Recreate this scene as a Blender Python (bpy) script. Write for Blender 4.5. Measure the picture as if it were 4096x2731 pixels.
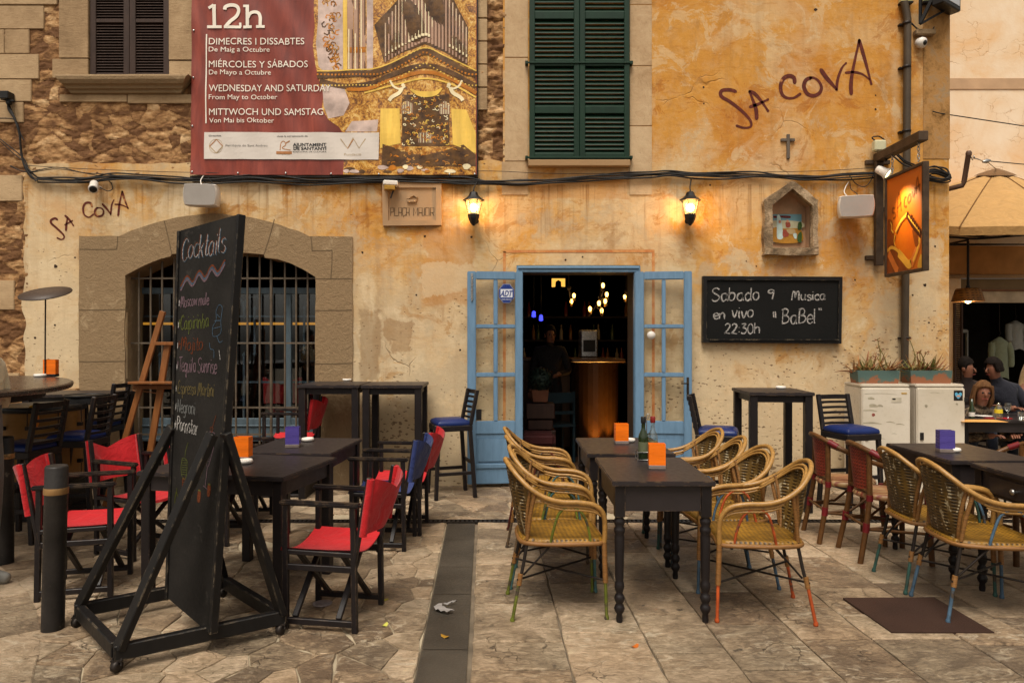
import bpy, bmesh, math, random
from mathutils import Vector, Matrix, noise, geometry
R = math.radians
sc = bpy.context.scene
for o in list(bpy.data.objects):
    bpy.data.objects.remove(o)
random.seed(7)
# ------------------------------------------------------------------ camera, sky, sun, exposure
F = 2730.67            # focal length in photo pixels (24 mm on 36 mm, 4096 px wide)
CH = 1.5               # eye height
cam = bpy.data.cameras.new('camera'); cam.lens = 24; cam.sensor_width = 36; cam.clip_end = 500; cam.clip_start = 0.05
camo = bpy.data.objects.new('camera', cam); sc.collection.objects.link(camo)
camo.location = (0, 0, CH); camo.rotation_euler = (R(90), 0, 0)
sc.camera = camo
SUN_EL, SUN_AZ = R(63), R(196)
w = bpy.data.worlds.new('World'); sc.world = w; w.use_nodes = True
nt = w.node_tree
sky = nt.nodes.new('ShaderNodeTexSky'); sky.sky_type = 'NISHITA'; sky.sun_disc = False
sky.sun_elevation = SUN_EL; sky.sun_rotation = SUN_AZ; sky.air_density = 1.0; sky.dust_density = 4.0; sky.ozone_density = 1.0
hs = nt.nodes.new('ShaderNodeHueSaturation'); hs.inputs['Saturation'].default_value = 0.12
mx = nt.nodes.new('ShaderNodeMix'); mx.data_type = 'RGBA'; mx.blend_type = 'MULTIPLY'; mx.inputs[0].default_value = 1
mx.inputs[7].default_value = (1.0, 0.94, 0.85, 1)      # warm white balance of an overcast sky
nt.links.new(sky.outputs[0], hs.inputs['Color']); nt.links.new(hs.outputs[0], mx.inputs[6])
bg = nt.nodes['Background']; bg.inputs[1].default_value = 0.06
nt.links.new(mx.outputs[2], bg.inputs[0])
sl = bpy.data.lights.new('sun', 'SUN'); sl.energy = 1.5; sl.angle = R(30); sl.color = (1.0, 0.94, 0.84)
so = bpy.data.objects.new('sun', sl); sc.collection.objects.link(so)
so.rotation_euler = (R(90) - SUN_EL, 0, R(180) - SUN_AZ)
sc.view_settings.view_transform = 'Standard'; sc.view_settings.look = 'None'
sc.view_settings.exposure = 1.18; sc.view_settings.gamma = 1.0
# ------------------------------------------------------------------ helpers
WY = 7.13
def P(px, py, Y): return Vector(((px - 2048) / F * Y, Y, CH - (py - 1365.5) / F * Y))
def G(px, py):
    Y = CH * F / (py - 1365.5); return Vector(((px - 2048) / F * Y, Y, 0))
def wx(px): return (px - 2048) / F * WY
def wz(py): return CH - (py - 1365.5) / F * WY
def S(r, g, b, k=1.0):
    f = lambda c: ((c / 255 / 12.92) if c <= 10 else ((c / 255 + .055) / 1.055) ** 2.4) * k
    return (min(f(r), .95), min(f(g), .95), min(f(b), .95), 1)
def V(*a): return Vector(a)
def catmull(pts, n=5, closed=False):
    pts = [Vector(p) for p in pts]
    if len(pts) < 3 and not closed: return pts
    out = []; L = len(pts); rng = L if closed else L - 1
    for i in range(rng):
        if closed: a, b, c, d = pts[i - 1], pts[i], pts[(i + 1) % L], pts[(i + 2) % L]
        else: a, b, c, d = pts[max(i - 1, 0)], pts[i], pts[i + 1], pts[min(i + 2, L - 1)]
        for k in range(n):
            t = k / n
            out.append(.5 * ((2 * b) + (c - a) * t + (2 * a - 5 * b + 4 * c - d) * t * t + (3 * b - a - 3 * c + d) * t ** 3))
    if not closed: out.append(pts[-1])
    return out
class MB:
    def __init__(s): s.v = []; s.f = []; s.s = []; s.m = []; s.t = []
    def add(s, vs, fs, smooth=False, m=0, t=0.5, M=None):
        o = len(s.v)
        for p in vs:
            p = Vector(p); s.v.append(M @ p if M else p)
        for i, f in enumerate(fs):
            s.f.append([k + o for k in f]); s.s.append(smooth); s.m.append(m); s.t.append(t[i] if isinstance(t, list) else t)
        return s
    def box(s, c, d, rz=0, m=0, t=0.5, M=None):
        h = [x / 2 for x in d]
        vs = [Vector((x * h[0], y * h[1], z * h[2])) for x in (-1, 1) for y in (-1, 1) for z in (-1, 1)]
        q = Matrix.Rotation(rz, 3, 'Z') if rz else None
        vs = [(q @ p if q else p) + Vector(c) for p in vs]
        return s.add(vs, [(0, 1, 3, 2), (4, 6, 7, 5), (0, 4, 5, 1), (2, 3, 7, 6), (0, 2, 6, 4), (1, 5, 7, 3)], False, m, t, M)
    def b2(s, x0, x1, y0, y1, z0, z1, m=0, t=.5, M=None):
        return s.box(((x0 + x1) / 2, (y0 + y1) / 2, (z0 + z1) / 2), (abs(x1 - x0), abs(y1 - y0), abs(z1 - z0)), 0, m, t, M)
    def bar(s, a, b, w, h, up=(0, 0, 1), m=0):
        a, b = Vector(a), Vector(b); d = (b - a).normalized(); u = Vector(up)
        if abs(d.dot(u.normalized())) > .98: u = Vector((0, 1, 0))
        x = d.cross(u).normalized(); y = x.cross(d)
        vs = [p + x * i * w / 2 + y * j * h / 2 for p in (a, b) for i in (-1, 1) for j in (-1, 1)]
        return s.add(vs, [(0, 1, 3, 2), (4, 6, 7, 5), (0, 4, 5, 1), (2, 3, 7, 6), (0, 2, 6, 4), (1, 5, 7, 3)], False, m)
    def tube(s, pts, r, n=8, closed=False, m=0, sx=1, M=None):
        pts = [Vector(p) for p in pts]; L = len(pts)
        rs = r if isinstance(r, (list, tuple)) else [r] * L
        vs = []; fs = []; pu = None
        for i, p in enumerate(pts):
            if closed: d = pts[(i + 1) % L] - pts[i - 1]
            else: d = pts[min(i + 1, L - 1)] - pts[max(i - 1, 0)]
            d = d.normalized() if d.length > 1e-9 else Vector((0, 0, 1))
            if pu is None:
                pu = Vector((0, 0, 1)) if abs(d.z) < .9 else Vector((1, 0, 0))
            x = d.cross(pu)
            x = x.normalized() if x.length > 1e-6 else d.orthogonal().normalized()
            y = x.cross(d); pu = y
            for k in range(n):
                a = 2 * math.pi * k / n
                vs.append(p + (x * math.cos(a) * sx + y * math.sin(a)) * rs[i])
        for i in range(L if closed else L - 1):
            j = (i + 1) % L
            for k in range(n):
                q = (k + 1) % n
                fs.append((i * n + k, i * n + q, j * n + q, j * n + k))
        s.add(vs, fs, True, m, .5, M)
        if not closed:
            s.add([vs[k] for k in range(n)], [tuple(range(n))], False, m, .5, M)
            s.add([vs[(L - 1) * n + k] for k in range(n)], [tuple(range(n - 1, -1, -1))], False, m, .5, M)
        return s
    def lathe(s, prof, o=(0, 0, 0), n=16, m=0, M=None, smooth=True, sx=1, sy=1):
        o = Vector(o); vs = []; fs = []
        for r, z in prof:
            for k in range(n):
                a = 2 * math.pi * k / n
                vs.append(o + Vector((r * math.cos(a) * sx, r * math.sin(a) * sy, z)))
        L = len(prof)
        for i in range(L - 1):
            for k in range(n):
                q = (k + 1) % n
                fs.append((i * n + k, i * n + q, (i + 1) * n + q, (i + 1) * n + k))
        s.add(vs, fs, smooth, m, .5, M)
        s.add(vs[:n], [tuple(range(n - 1, -1, -1))], False, m, .5, M); s.add(vs[-n:], [tuple(range(n))], False, m, .5, M)
        return s
    def prism(s, loops, fn, d0=0, d1=0, m=0, sides=True, t=.5):
        """polygon (with holes) in 2-D, fn(u,v,w) -> point; front at w=d0, back at w=d1 (one sheet when equal)"""
        flat = [p for l in loops for p in l]
        tri = geometry.tessellate_polygon([[Vector((p[0], p[1], 0)) for p in l] for l in loops])
        s.add([fn(p[0], p[1], d0) for p in flat], [tuple(x) for x in tri], False, m, t)
        if d1 != d0:
            if sides:
                for l in loops:
                    n = len(l); vs = [fn(p[0], p[1], d0) for p in l] + [fn(p[0], p[1], d1) for p in l]
                    s.add(vs, [(i, (i + 1) % n, n + (i + 1) % n, n + i) for i in range(n)], False, m, t)
            s.add([fn(p[0], p[1], d1) for p in flat], [tuple(reversed(x)) for x in tri], False, m, t)
        return s
    def ribbon(s, pts, wd, fn, lift=0.0, m=0, taper=True, t=.5):
        pts = [Vector((p[0], p[1])) for p in pts]; L = len(pts); vs = []
        for i, p in enumerate(pts):
            d = pts[min(i + 1, L - 1)] - pts[max(i - 1, 0)]
            if d.length < 1e-9: d = Vector((1, 0))
            d.normalize(); nrm = Vector((-d.y, d.x))
            ww = wd(i / max(1, L - 1)) if callable(wd) else wd
            for sg in (1, -1):
                q = p + nrm * sg * ww / 2; vs.append(fn(q.x, q.y, lift))
        return s.add(vs, [(2 * i, 2 * i + 1, 2 * i + 3, 2 * i + 2) for i in range(L - 1)], False, m, t)
    def text(s, body, fn, x, y, h, width=None, lift=0, m=0, bold=0, align='L'):
        """lettering in Blender's own font: cap height h, fitted to width, at 2-D x,y (y down when fn maps photo pixels)"""
        cu = bpy.data.curves.new('txt', 'FONT'); cu.body = body; cu.size = 1; cu.resolution_u = 3; cu.offset = bold
        ob = bpy.data.objects.new('txt', cu); sc.collection.objects.link(ob)
        me = bpy.data.meshes.new_from_object(ob.evaluated_get(bpy.context.evaluated_depsgraph_get()))
        if len(me.vertices) == 0: return s
        xs = [p.co.x for p in me.vertices]; k = h / 0.729
        kx = width / (max(xs) - min(xs)) if width else k
        x0 = min(xs); W = (max(xs) - x0) * kx
        if align == 'C': x -= W / 2
        vs = [fn(x + (p.co.x - x0) * kx, y - p.co.y * k, lift) for p in me.vertices]
        s.add(vs, [tuple(p.vertices) for p in me.polygons], False, m)
        bpy.data.objects.remove(ob); bpy.data.meshes.remove(me); bpy.data.curves.remove(cu)
        return s
    def mesh(s, name, mats, bevel=0, bseg=1, fix=False):
        me = bpy.data.meshes.new(name)
        me.from_pydata([tuple(p) for p in s.v], [], s.f)
        for mt in (mats if isinstance(mats, (list, tuple)) else [mats]): me.materials.append(mt)
        me.polygons.foreach_set('use_smooth', s.s); me.polygons.foreach_set('material_index', s.m)
        if any(x != .5 for x in s.t):
            a = me.attributes.new('tone', 'FLOAT', 'FACE'); a.data.foreach_set('value', s.t)
        if bevel or fix:
            bm = bmesh.new(); bm.from_mesh(me)
            bmesh.ops.remove_doubles(bm, verts=bm.verts, dist=1e-6) if fix else None
            bmesh.ops.recalc_face_normals(bm, faces=bm.faces)
            if bevel:
                es = [e for e in bm.edges if len(e.link_faces) == 2 and e.calc_face_angle(0) > .6 and not e.smooth is False]
                bmesh.ops.bevel(bm, geom=es, offset=bevel, segments=bseg, affect='EDGES', clamp_overlap=True)
            bm.to_mesh(me); bm.free()
        me.update(); return me
    def build(s, name, mats, parent=None, bevel=0, bseg=1, fix=False, loc=None, rz=0):
        o = bpy.data.objects.new(name, s.mesh(name, mats, bevel, bseg, fix)); sc.collection.objects.link(o)
        if parent: o.parent = parent
        if loc is not None: o.location = loc
        if rz: o.rotation_euler = (0, 0, rz)
        return o
def tag(o, label, cat, group=None):
    o['label'] = label; o['category'] = cat
    if group: o['group'] = group
    return o
def thing(name, label, cat, loc=(0, 0, 0), rz=0, group=None):
    o = bpy.data.objects.new(name, None); sc.collection.objects.link(o); o.empty_display_size = .1
    o.location = loc; o.rotation_euler = (0, 0, rz); return tag(o, label, cat, group)
def kind(o, k): o['kind'] = k; return o
def dup(o, loc=None, rz=None, label=None, group=None, parent=None):
    c = o.copy(); sc.collection.objects.link(c)
    if parent: c.parent = parent
    if loc is not None: c.location = loc
    if rz is not None: c.rotation_euler = (0, 0, rz)
    if label: c['label'] = label
    if group: c['group'] = group
    for ch in list(o.children): dup(ch, parent=c)
    return c
def wallf(u, v, w): return Vector((wx(u), WY + w, wz(v)))      # photo pixel on the wall plane -> point, w goes into the wall
def jitter_loop(pts, amp, step, seed=0, edges=None):
    out = []; n = len(pts)
    for i in range(n):
        a = Vector(pts[i]); b = Vector(pts[(i + 1) % n]); L = (b - a).length
        k = max(1, int(L / step)) if (edges is None or i in edges) else 1
        nr = Vector((-(b - a).y, (b - a).x)).normalized()
        for j in range(k):
            p = a.lerp(b, j / k)
            if j: p = p + nr * amp * noise.noise((p.x * .013 + seed, p.y * .013, seed * 3.1)) * 2
            out.append((p.x, p.y))
    return out
# ------------------------------------------------------------------ materials
class NT:
    def __init__(s, name):
        s.mat = bpy.data.materials.new(name); s.mat.use_nodes = True; s.nt = s.mat.node_tree
        s.p = s.nt.nodes['Principled BSDF']; s._co = None
    def set(s, sock, v):
        if hasattr(v, 'is_output') : s.nt.links.new(v, sock)
        else: sock.default_value = v
    def n(s, ty, ins=None, **kw):
        nd = s.nt.nodes.new('ShaderNode' + ty)
        for k, v in kw.items(): setattr(nd, k, v)
        for k, v in (ins or {}).items(): s.set(nd.inputs[k], v)
        return nd
    def bs(s, **kw):
        names = dict(col='Base Color', rough='Roughness', metal='Metallic', spec='Specular IOR Level', normal='Normal', em='Emission Color', es='Emission Strength', coat='Coat Weight', crough='Coat Roughness', alpha='Alpha', sheen='Sheen Weight', sub='Subsurface Weight', trans='Transmission Weight')
        for k, v in kw.items(): s.set(s.p.inputs[names[k]], v)
    def co(s, scale=(1, 1, 1), rnd=True, loc=(0, 0, 0), rot=(0, 0, 0)):
        tc = s.n('TexCoord').outputs['Object']
        if rnd:
            r = s.n('ObjectInfo').outputs['Random']
            m = s.n('Vector', ) if False else s.n('VectorMath', operation='SCALE'); m.inputs[0].default_value = (13, 7, 11); s.nt.links.new(r, m.inputs['Scale'])
            a = s.n('VectorMath', operation='ADD'); s.nt.links.new(tc, a.inputs[0]); s.nt.links.new(m.outputs[0], a.inputs[1]); tc = a.outputs[0]
        return s.n('Mapping', {'Vector': tc, 'Scale': scale, 'Location': loc, 'Rotation': rot}).outputs[0]
    def noise(s, co, scale, detail=5, rough=.55, dist=0): return s.n('TexNoise', {'Vector': co, 'Scale': scale, 'Detail': detail, 'Roughness': rough, 'Distortion': dist}).outputs['Fac']
    def ramp(s, fac, stops, interp='LINEAR'):
        r = s.n('ValToRGB', {'Fac': fac}); e = r.color_ramp.elements; r.color_ramp.interpolation = interp
        while len(e) < len(stops): e.new(.5)
        for i, (p, c) in enumerate(stops):
            e[i].position = p; e[i].color = c if hasattr(c, '__len__') else (c, c, c, 1)
        return r.outputs[0]
    def mix(s, fac, a, b, blend='MIX'):
        nd = s.n('Mix', data_type='RGBA', blend_type=blend)
        s.set(nd.inputs[0], fac); s.set(nd.inputs[6], a); s.set(nd.inputs[7], b); return nd.outputs[2]
    def math(s, op, a, b=0.0, clamp=False):
        nd = s.n('Math', operation=op, use_clamp=clamp); s.set(nd.inputs[0], a); s.set(nd.inputs[1], b); return nd.outputs[0]
    def bump(s, h, strength=.5, dist=.01, normal=None):
        nd = s.n('Bump', {'Height': h, 'Strength': strength, 'Distance': dist})
        if normal is not None: s.nt.links.new(normal, nd.inputs['Normal'])
        return nd.outputs[0]
    def xyz(s, co): return s.n('SeparateXYZ', {0: co}).outputs
    def attr(s, name='tone'): return s.n('Attribute', attribute_name=name).outputs['Fac']
def dk(c, k): return (c[0] * k, c[1] * k, c[2] * k, 1)
def pm(name, col, rough=.6, var=.25, sc_=6, bump=.0, bs=60, metal=0, spec=.3, col2=None, stretch=(1, 1, 1), coat=0, bd=.004, wear=None, wk=.62):
    t = NT(name); co = t.co(stretch)
    n1 = t.noise(co, sc_, 6); a, b = (dk(col, 1 - var), dk(col, 1 + var)) if col2 is None else (col, col2)
    c = t.ramp(n1, [(.3, a), (.7, b)])
    n2 = t.noise(co, bs, 4)
    if wear:
        wm = t.ramp(t.noise(t.co(), 9, 8, .7), [(wk, 0), (wk + .06, 1)])
        c = t.mix(wm, c, wear)
    t.bs(col=c, metal=metal, spec=spec, rough=t.ramp(n2, [(.25, max(.02, rough - .12)), (.75, min(1, rough + .12))]))
    if coat: t.bs(coat=coat, crough=.15)
    if bump: t.bs(normal=t.bump(n2, bump, bd))
    return t.mat
def emit(name, col, st):
    t = NT(name); t.bs(col=col, em=col, es=st, rough=.4); return t.mat
def glass(name, tint=(1, 1, 1, 1), refl=.08):
    t = NT(name); nt_ = t.nt
    tr = t.n('BsdfTransparent', {'Color': tint}); gl = t.n('BsdfGlossy', {'Color': (1, 1, 1, 1), 'Roughness': .03})
    lw = t.n('LayerWeight', {'Blend': .35}).outputs['Fresnel']
    f = t.math('ADD', t.math('MULTIPLY', lw, .22), refl, True)
    ms = t.n('MixShader', {0: f, 1: tr.outputs[0], 2: gl.outputs[0]})
    nt_.links.new(ms.outputs[0], nt_.nodes['Material Output'].inputs[0]); return t.mat
def plaster_mat(name='plaster', pale=0.0):
    t = NT(name); co = t.co(rnd=False); X, Y, Z = t.xyz(co)
    ochre = S(213, 158, 80, .88); ochre_d = S(206, 146, 64, .88); cream = S(212, 178, 128, .86); white = S(218, 194, 156, .9); brown = S(160, 114, 66, .8); grey = S(176, 154, 124, .82)
    warp = t.n('TexNoise', {'Vector': co, 'Scale': 1.4, 'Detail': 4}).outputs['Color']
    wv = t.n('VectorMath', operation='MULTIPLY_ADD'); t.set(wv.inputs[0], warp); wv.inputs[1].default_value = (.5, .5, .5); t.set(wv.inputs[2], co); wco = wv.outputs[0]
    big = t.noise(wco, .75, 6, .62); mid = t.noise(wco, 2.6, 8, .68); fine = t.noise(co, 16, 8, .7); mot = t.noise(co, 7, 8, .72, .3)
    # ochre distemper above, worn pale coat below and at the left end
    hz = t.math('MULTIPLY', t.math('SUBTRACT', Z, 2.75), .33)
    lx = t.math('MULTIPLY', t.math('ADD', X, 2.6), .075)
    k = t.math('ADD', t.math('ADD', hz, lx), t.math('MULTIPLY', t.math('SUBTRACT', mid, .5), 2.3))
    k = t.math('ADD', k, t.math('MULTIPLY', t.math('SUBTRACT', big, .5), 2.4))
    base = t.ramp(t.math('ADD', k, .5 - pale), [(.12, white), (.38, cream), (.72, ochre), (1.0, ochre_d)])
    p1 = t.noise(t.n('VectorMath', {0: wco, 1: (4.3, 1.7, 9.1)}, operation='ADD').outputs[0], 1.15, 9, .66, .5); p2 = t.noise(t.n('VectorMath', {0: wco, 1: (14.3, 5.7, 2.1)}, operation='ADD').outputs[0], .85, 7, .64, .4)
    stain = t.mix(1, base, (.80, .60, .38, 1), 'MULTIPLY')
    base = t.mix(t.ramp(p2, [(.47, 0), (.66, .72)]), base, stain)
    base = t.mix(t.ramp(p1, [(.50, 0), (.57, .55), (.68, .85)]), base, t.mix(t.ramp(t.math('MULTIPLY', Z, .25), [(.3, .9), (.95, .55)]), base, white))
    base = t.mix(t.ramp(mot, [(.47, 0), (.66, .4)]), base, t.mix(.5, base, white))
    flk = t.noise(t.n('VectorMath', {0: wco, 1: (1.3, 8.7, 3.1)}, operation='ADD').outputs[0], 2.2, 10, .74, .7)
    base = t.mix(t.math('MULTIPLY', t.ramp(flk, [(.555, 0), (.575, 1)]), t.ramp(t.math('MULTIPLY', Z, .25), [(.25, .85), (.95, .45)])), base, t.mix(.25, white, cream))
    base = t.mix(t.ramp(flk, [(.40, .7), (.425, 0)]), base, t.mix(1, base, (.74, .56, .36, 1), 'MULTIPLY'))
    scr = t.noise(t.co((2.2, 1, 15), rnd=False), 3.0, 8, .7, .5); base = t.mix(t.ramp(scr, [(.36, .45), (.46, 0)]), base, t.mix(1, base, (.72, .58, .42, 1), 'MULTIPLY'))
    sco = t.co((5.5, 1, .55), rnd=False)
    streak = t.ramp(t.noise(sco, 1.6, 6, .6), [(.52, 0), (.72, .75)])
    base = t.mix(streak, base, t.mix(.45, base, brown))
    base = t.mix(t.ramp(t.noise(wco, 1.7, 9, .74, .6), [(.55, 0), (.66, .8)]), base, t.mix(.6, base, brown))
    base = t.mix(t.ramp(fine, [(.26, .5), (.40, 0)]), base, t.mix(.6, base, brown))
    base = t.mix(t.ramp(t.math('ADD', t.noise(wco, 2.6, 9, .74), t.math('MULTIPLY', Z, -.055)), [(.36, 0), (.46, .7)]), base, t.mix(.45, grey, white))
    def bxm(x0, x1, y0, y1, amp=.10, soft=.05):
        q = t.math('MULTIPLY', t.math('SUBTRACT', mid, .5), amp * 6); f4 = []
        for s_, a_ in ((t.math('SUBTRACT', X, wx(x0)), 1), (t.math('SUBTRACT', wx(x1), X), 1), (t.math('SUBTRACT', Z, wz(y1)), 1), (t.math('SUBTRACT', wz(y0), Z), 1)): f4.append(t.math('ADD', s_, q))
        m_ = t.math('MINIMUM', t.math('MINIMUM', f4[0], f4[1]), t.math('MINIMUM', f4[2], f4[3])); return t.ramp(t.math('DIVIDE', m_, soft), [(0, 0), (1, 1)])
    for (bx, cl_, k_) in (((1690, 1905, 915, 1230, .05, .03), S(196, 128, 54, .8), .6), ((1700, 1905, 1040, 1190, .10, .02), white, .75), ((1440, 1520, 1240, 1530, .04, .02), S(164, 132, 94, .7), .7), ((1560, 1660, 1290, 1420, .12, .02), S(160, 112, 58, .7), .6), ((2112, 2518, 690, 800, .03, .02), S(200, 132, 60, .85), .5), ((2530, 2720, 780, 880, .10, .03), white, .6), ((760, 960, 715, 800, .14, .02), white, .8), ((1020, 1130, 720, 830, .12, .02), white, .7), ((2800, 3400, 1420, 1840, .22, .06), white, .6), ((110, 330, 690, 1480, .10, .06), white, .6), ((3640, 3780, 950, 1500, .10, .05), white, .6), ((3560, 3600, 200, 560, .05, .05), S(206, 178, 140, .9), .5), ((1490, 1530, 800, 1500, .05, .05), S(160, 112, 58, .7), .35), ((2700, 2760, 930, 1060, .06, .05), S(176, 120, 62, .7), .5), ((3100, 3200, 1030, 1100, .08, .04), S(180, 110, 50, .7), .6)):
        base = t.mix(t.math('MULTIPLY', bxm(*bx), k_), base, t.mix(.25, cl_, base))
    dco = t.co((9, 1, .30), rnd=False); drip = t.ramp(t.noise(dco, 2.2, 5, .6), [(.54, 0), (.66, 1)])
    und = t.ramp(t.math('MULTIPLY', t.math('SUBTRACT', wz(735), Z), 1.4), [(0, 0), (.02, 1), (1, 0)]); base = t.mix(t.math('MULTIPLY', t.math('MULTIPLY', drip, und), .75), base, t.mix(1, base, (.50, .38, .26, 1), 'MULTIPLY'))
    # pock marks, denser low down, and fine cracks
    pw = t.n('VectorMath', operation='MULTIPLY_ADD'); t.set(pw.inputs[0], t.n('TexNoise', {'Vector': co, 'Scale': 21, 'Detail': 4}).outputs['Color']); pw.inputs[1].default_value = (.10, .1, .07); t.set(pw.inputs[2], t.co((1, 1, 1.9), rnd=False)); pv = t.n('TexVoronoi', {'Vector': pw.outputs[0], 'Scale': 15, 'Randomness': 1}, feature='F1').outputs['Distance']
    low = t.math('ADD', t.math('MULTIPLY', t.math('SUBTRACT', 1.7, Z), .10), .0)
    th = t.math('ADD', t.math('MULTIPLY', t.noise(co, 2.0, 6, .7), .9), t.math('SUBTRACT', low, .33))
    pit = t.ramp(t.math('SUBTRACT', th, pv), [(.0, 0), (.045, 1)])
    cr = t.n('TexVoronoi', {'Vector': wco, 'Scale': 1.5}, feature='DISTANCE_TO_EDGE').outputs['Distance']
    crack = t.math('MULTIPLY', t.ramp(cr, [(.0, 1), (.010, 0)]), t.ramp(t.noise(co, 1.1, 3), [(.6, 0), (.68, .7)]))
    dark = t.math('MAXIMUM', t.math('MULTIPLY', pit, .7), t.math('MULTIPLY', crack, .5))
    base = t.mix(dark, base, S(104, 72, 44, .7))
    h = t.math('SUBTRACT', t.math('ADD', t.math('MULTIPLY', mid, .6), t.math('MULTIPLY', fine, .45)), t.math('MULTIPLY', t.math('MAXIMUM', pit, crack), .8))
    t.bs(col=base, rough=.88, spec=.25, normal=t.bump(h, .55, .02)); return t.mat
def stone_mat(name, cols, sc_=3, bump=.6, strata=True, tone=False, rough=.85):
    t = NT(name); co = t.co(); st = t.co((1, 1, 5.5)) if strata else co
    n1 = t.noise(co, sc_, 8, .65, .4); n2 = t.noise(st, sc_ * 5, 8, .7, 1.2); n3 = t.noise(co, 45, 5, .7)
    f = t.math('ADD', t.math('MULTIPLY', n1, .6), t.math('MULTIPLY', n2, .4))
    if tone: f = t.math('ADD', t.math('MULTIPLY', f, .95), t.math('MULTIPLY', t.math('SUBTRACT', t.attr(), .42), .42))
    c = t.ramp(f, [((.36 if tone else .40) + (.30 if tone else .20) * i / (len(cols) - 1), k) for i, k in enumerate(cols)])
    c = t.mix(t.ramp(n3, [(.27, .6), (.40, 0)]), c, dk(cols[0], .5))
    t.bs(col=c, rough=rough, spec=.25, normal=t.bump(t.math('ADD', n2, t.math('MULTIPLY', n3, .5)), bump, .015)); return t.mat
def paving_mat(name, bright=1.0):
    t = NT(name); co = t.co(rnd=False); tone = t.attr()
    off = t.n('VectorMath', operation='MULTIPLY_ADD'); off.inputs[1].default_value = (37, 91, 53); t.set(off.inputs[2], co)
    cx = t.n('CombineXYZ', {0: tone, 1: tone, 2: tone}).outputs[0]; t.set(off.inputs[0], cx); pco = off.outputs[0]
    st = t.n('Mapping', {'Vector': pco, 'Scale': (2.0, 4.2, 1)}).outputs[0]
    n1 = t.noise(pco, 4.2, 9, .70, .9); n2 = t.noise(st, 8.0, 9, .74, 1.6); n3 = t.noise(co, 60, 5, .7)
    cols = [S(122, 105, 86, 1), S(166, 147, 121, 1), S(196, 177, 150, 1), S(226, 211, 187, 1)]
    f = t.math('ADD', t.math('ADD', t.math('MULTIPLY', n1, .46), t.math('MULTIPLY', n2, .46)), t.math('MULTIPLY', t.math('SUBTRACT', tone, .45), .16))
    c = t.ramp(f, [(.38, cols[0]), (.46, cols[1]), (.53, cols[2]), (.64, cols[3])])
    hue = t.ramp(t.noise(pco, .9, 2), [(.35, S(176, 140, 98)), (.65, S(150, 142, 128))])
    c = t.mix(.35, c, t.mix(1, c, hue, 'OVERLAY'))
    big = t.noise(co, .8, 5, .6); c = t.mix(t.ramp(big, [(.36, .35), (.54, 0)]), c, dk(cols[0], .9))
    # calcite veins and chipped pale patches
    wv = t.n('VectorMath', operation='MULTIPLY_ADD'); t.set(wv.inputs[0], t.n('TexNoise', {'Vector': pco, 'Scale': 3.2, 'Detail': 5}).outputs['Color']); wv.inputs[1].default_value = (.42, .42, .42); t.set(wv.inputs[2], pco)
    ed = t.n('TexVoronoi', {'Vector': wv.outputs[0], 'Scale': 3.4}, feature='DISTANCE_TO_EDGE').outputs['Distance']
    vein = t.math('MULTIPLY', t.ramp(ed, [(.0, 1), (.028, 0)]), t.ramp(t.noise(pco, 2.1, 4), [(.54, 0), (.64, .7)]))
    chip = t.math('MULTIPLY', t.ramp(t.noise(st, 3.4, 9, .74, 1.8), [(.535, 0), (.60, .8)]), t.ramp(t.noise(co, 1.6, 3), [(.45, 0), (.62, 1)]))
    c = t.mix(t.math('MAXIMUM', vein, chip), c, S(214, 196, 168))
    spot = t.ramp(t.n('TexVoronoi', {'Vector': wv.outputs[0], 'Scale': 7.5}).outputs['Distance'], [(.07, .8), (.15, 0)])
    spot = t.math('MULTIPLY', spot, t.ramp(t.noise(co, 2.2, 3), [(.45, 0), (.56, 1)]))
    c = t.mix(spot, c, S(52, 42, 32)); c = t.mix(t.ramp(n3, [(.27, .5), (.40, 0)]), c, dk(cols[0], .6))
    if bright != 1: c = t.mix(1, c, (bright, bright, bright, 1), 'MULTIPLY')
    ck2 = t.n('TexVoronoi', {'Vector': wv.outputs[0], 'Scale': 5.5}, feature='DISTANCE_TO_EDGE').outputs['Distance']; ck2 = t.math('MULTIPLY', t.ramp(ck2, [(0, 1), (.016, 0)]), t.ramp(t.noise(co, 1.9, 4), [(.52, 0), (.6, .7)])); c = t.mix(ck2, c, dk(cols[0], .4))
    h = t.math('SUBTRACT', t.math('ADD', t.math('MULTIPLY', n2, 1.2), t.math('MULTIPLY', n3, .4)), ck2)
    t.bs(col=c, rough=t.ramp(t.math('ADD', t.math('MULTIPLY', n1, .6), t.math('MULTIPLY', n3, .4)), [(.3, .24), (.7, .60)]), spec=.4, normal=t.bump(h, 1.0, .022)); return t.mat
def wood_mat(name, col, rough=.45, ax=(9, 9, .7), var=.35, wear=None, bump=.15, spec=.25, wk=.64, edge=None):
    t = NT(name); co = t.co(ax); n1 = t.noise(co, 4, 7, .65, .6); n3 = t.noise(t.co(), 30, 3)
    c = t.ramp(n1, [(.3, dk(col, 1 - var)), (.7, dk(col, 1 + var))])
    if wear: c = t.mix(t.ramp(t.noise(t.co(), 8, 9, .72), [(wk, 0), (wk + .05, .8)]), c, wear)
    if edge:
        bv = t.n('Bevel', {'Radius': .007}, samples=4).outputs[0]; gn = t.n('NewGeometry').outputs['Normal']; dp = t.n('VectorMath', {0: bv, 1: gn}, operation='DOT_PRODUCT').outputs['Value']
        em_ = t.math('MULTIPLY', t.ramp(dp, [(.86, 1), (.97, 0)]), t.ramp(t.noise(t.co(), 13, 8, .72), [(.50, 0), (.60, .85)])); c = t.mix(em_, c, edge)
    t.bs(col=c, rough=t.ramp(n3, [(.3, rough - .05), (.7, rough + .05)]), spec=spec, normal=t.bump(n1, bump, .003)); return t.mat
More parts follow.
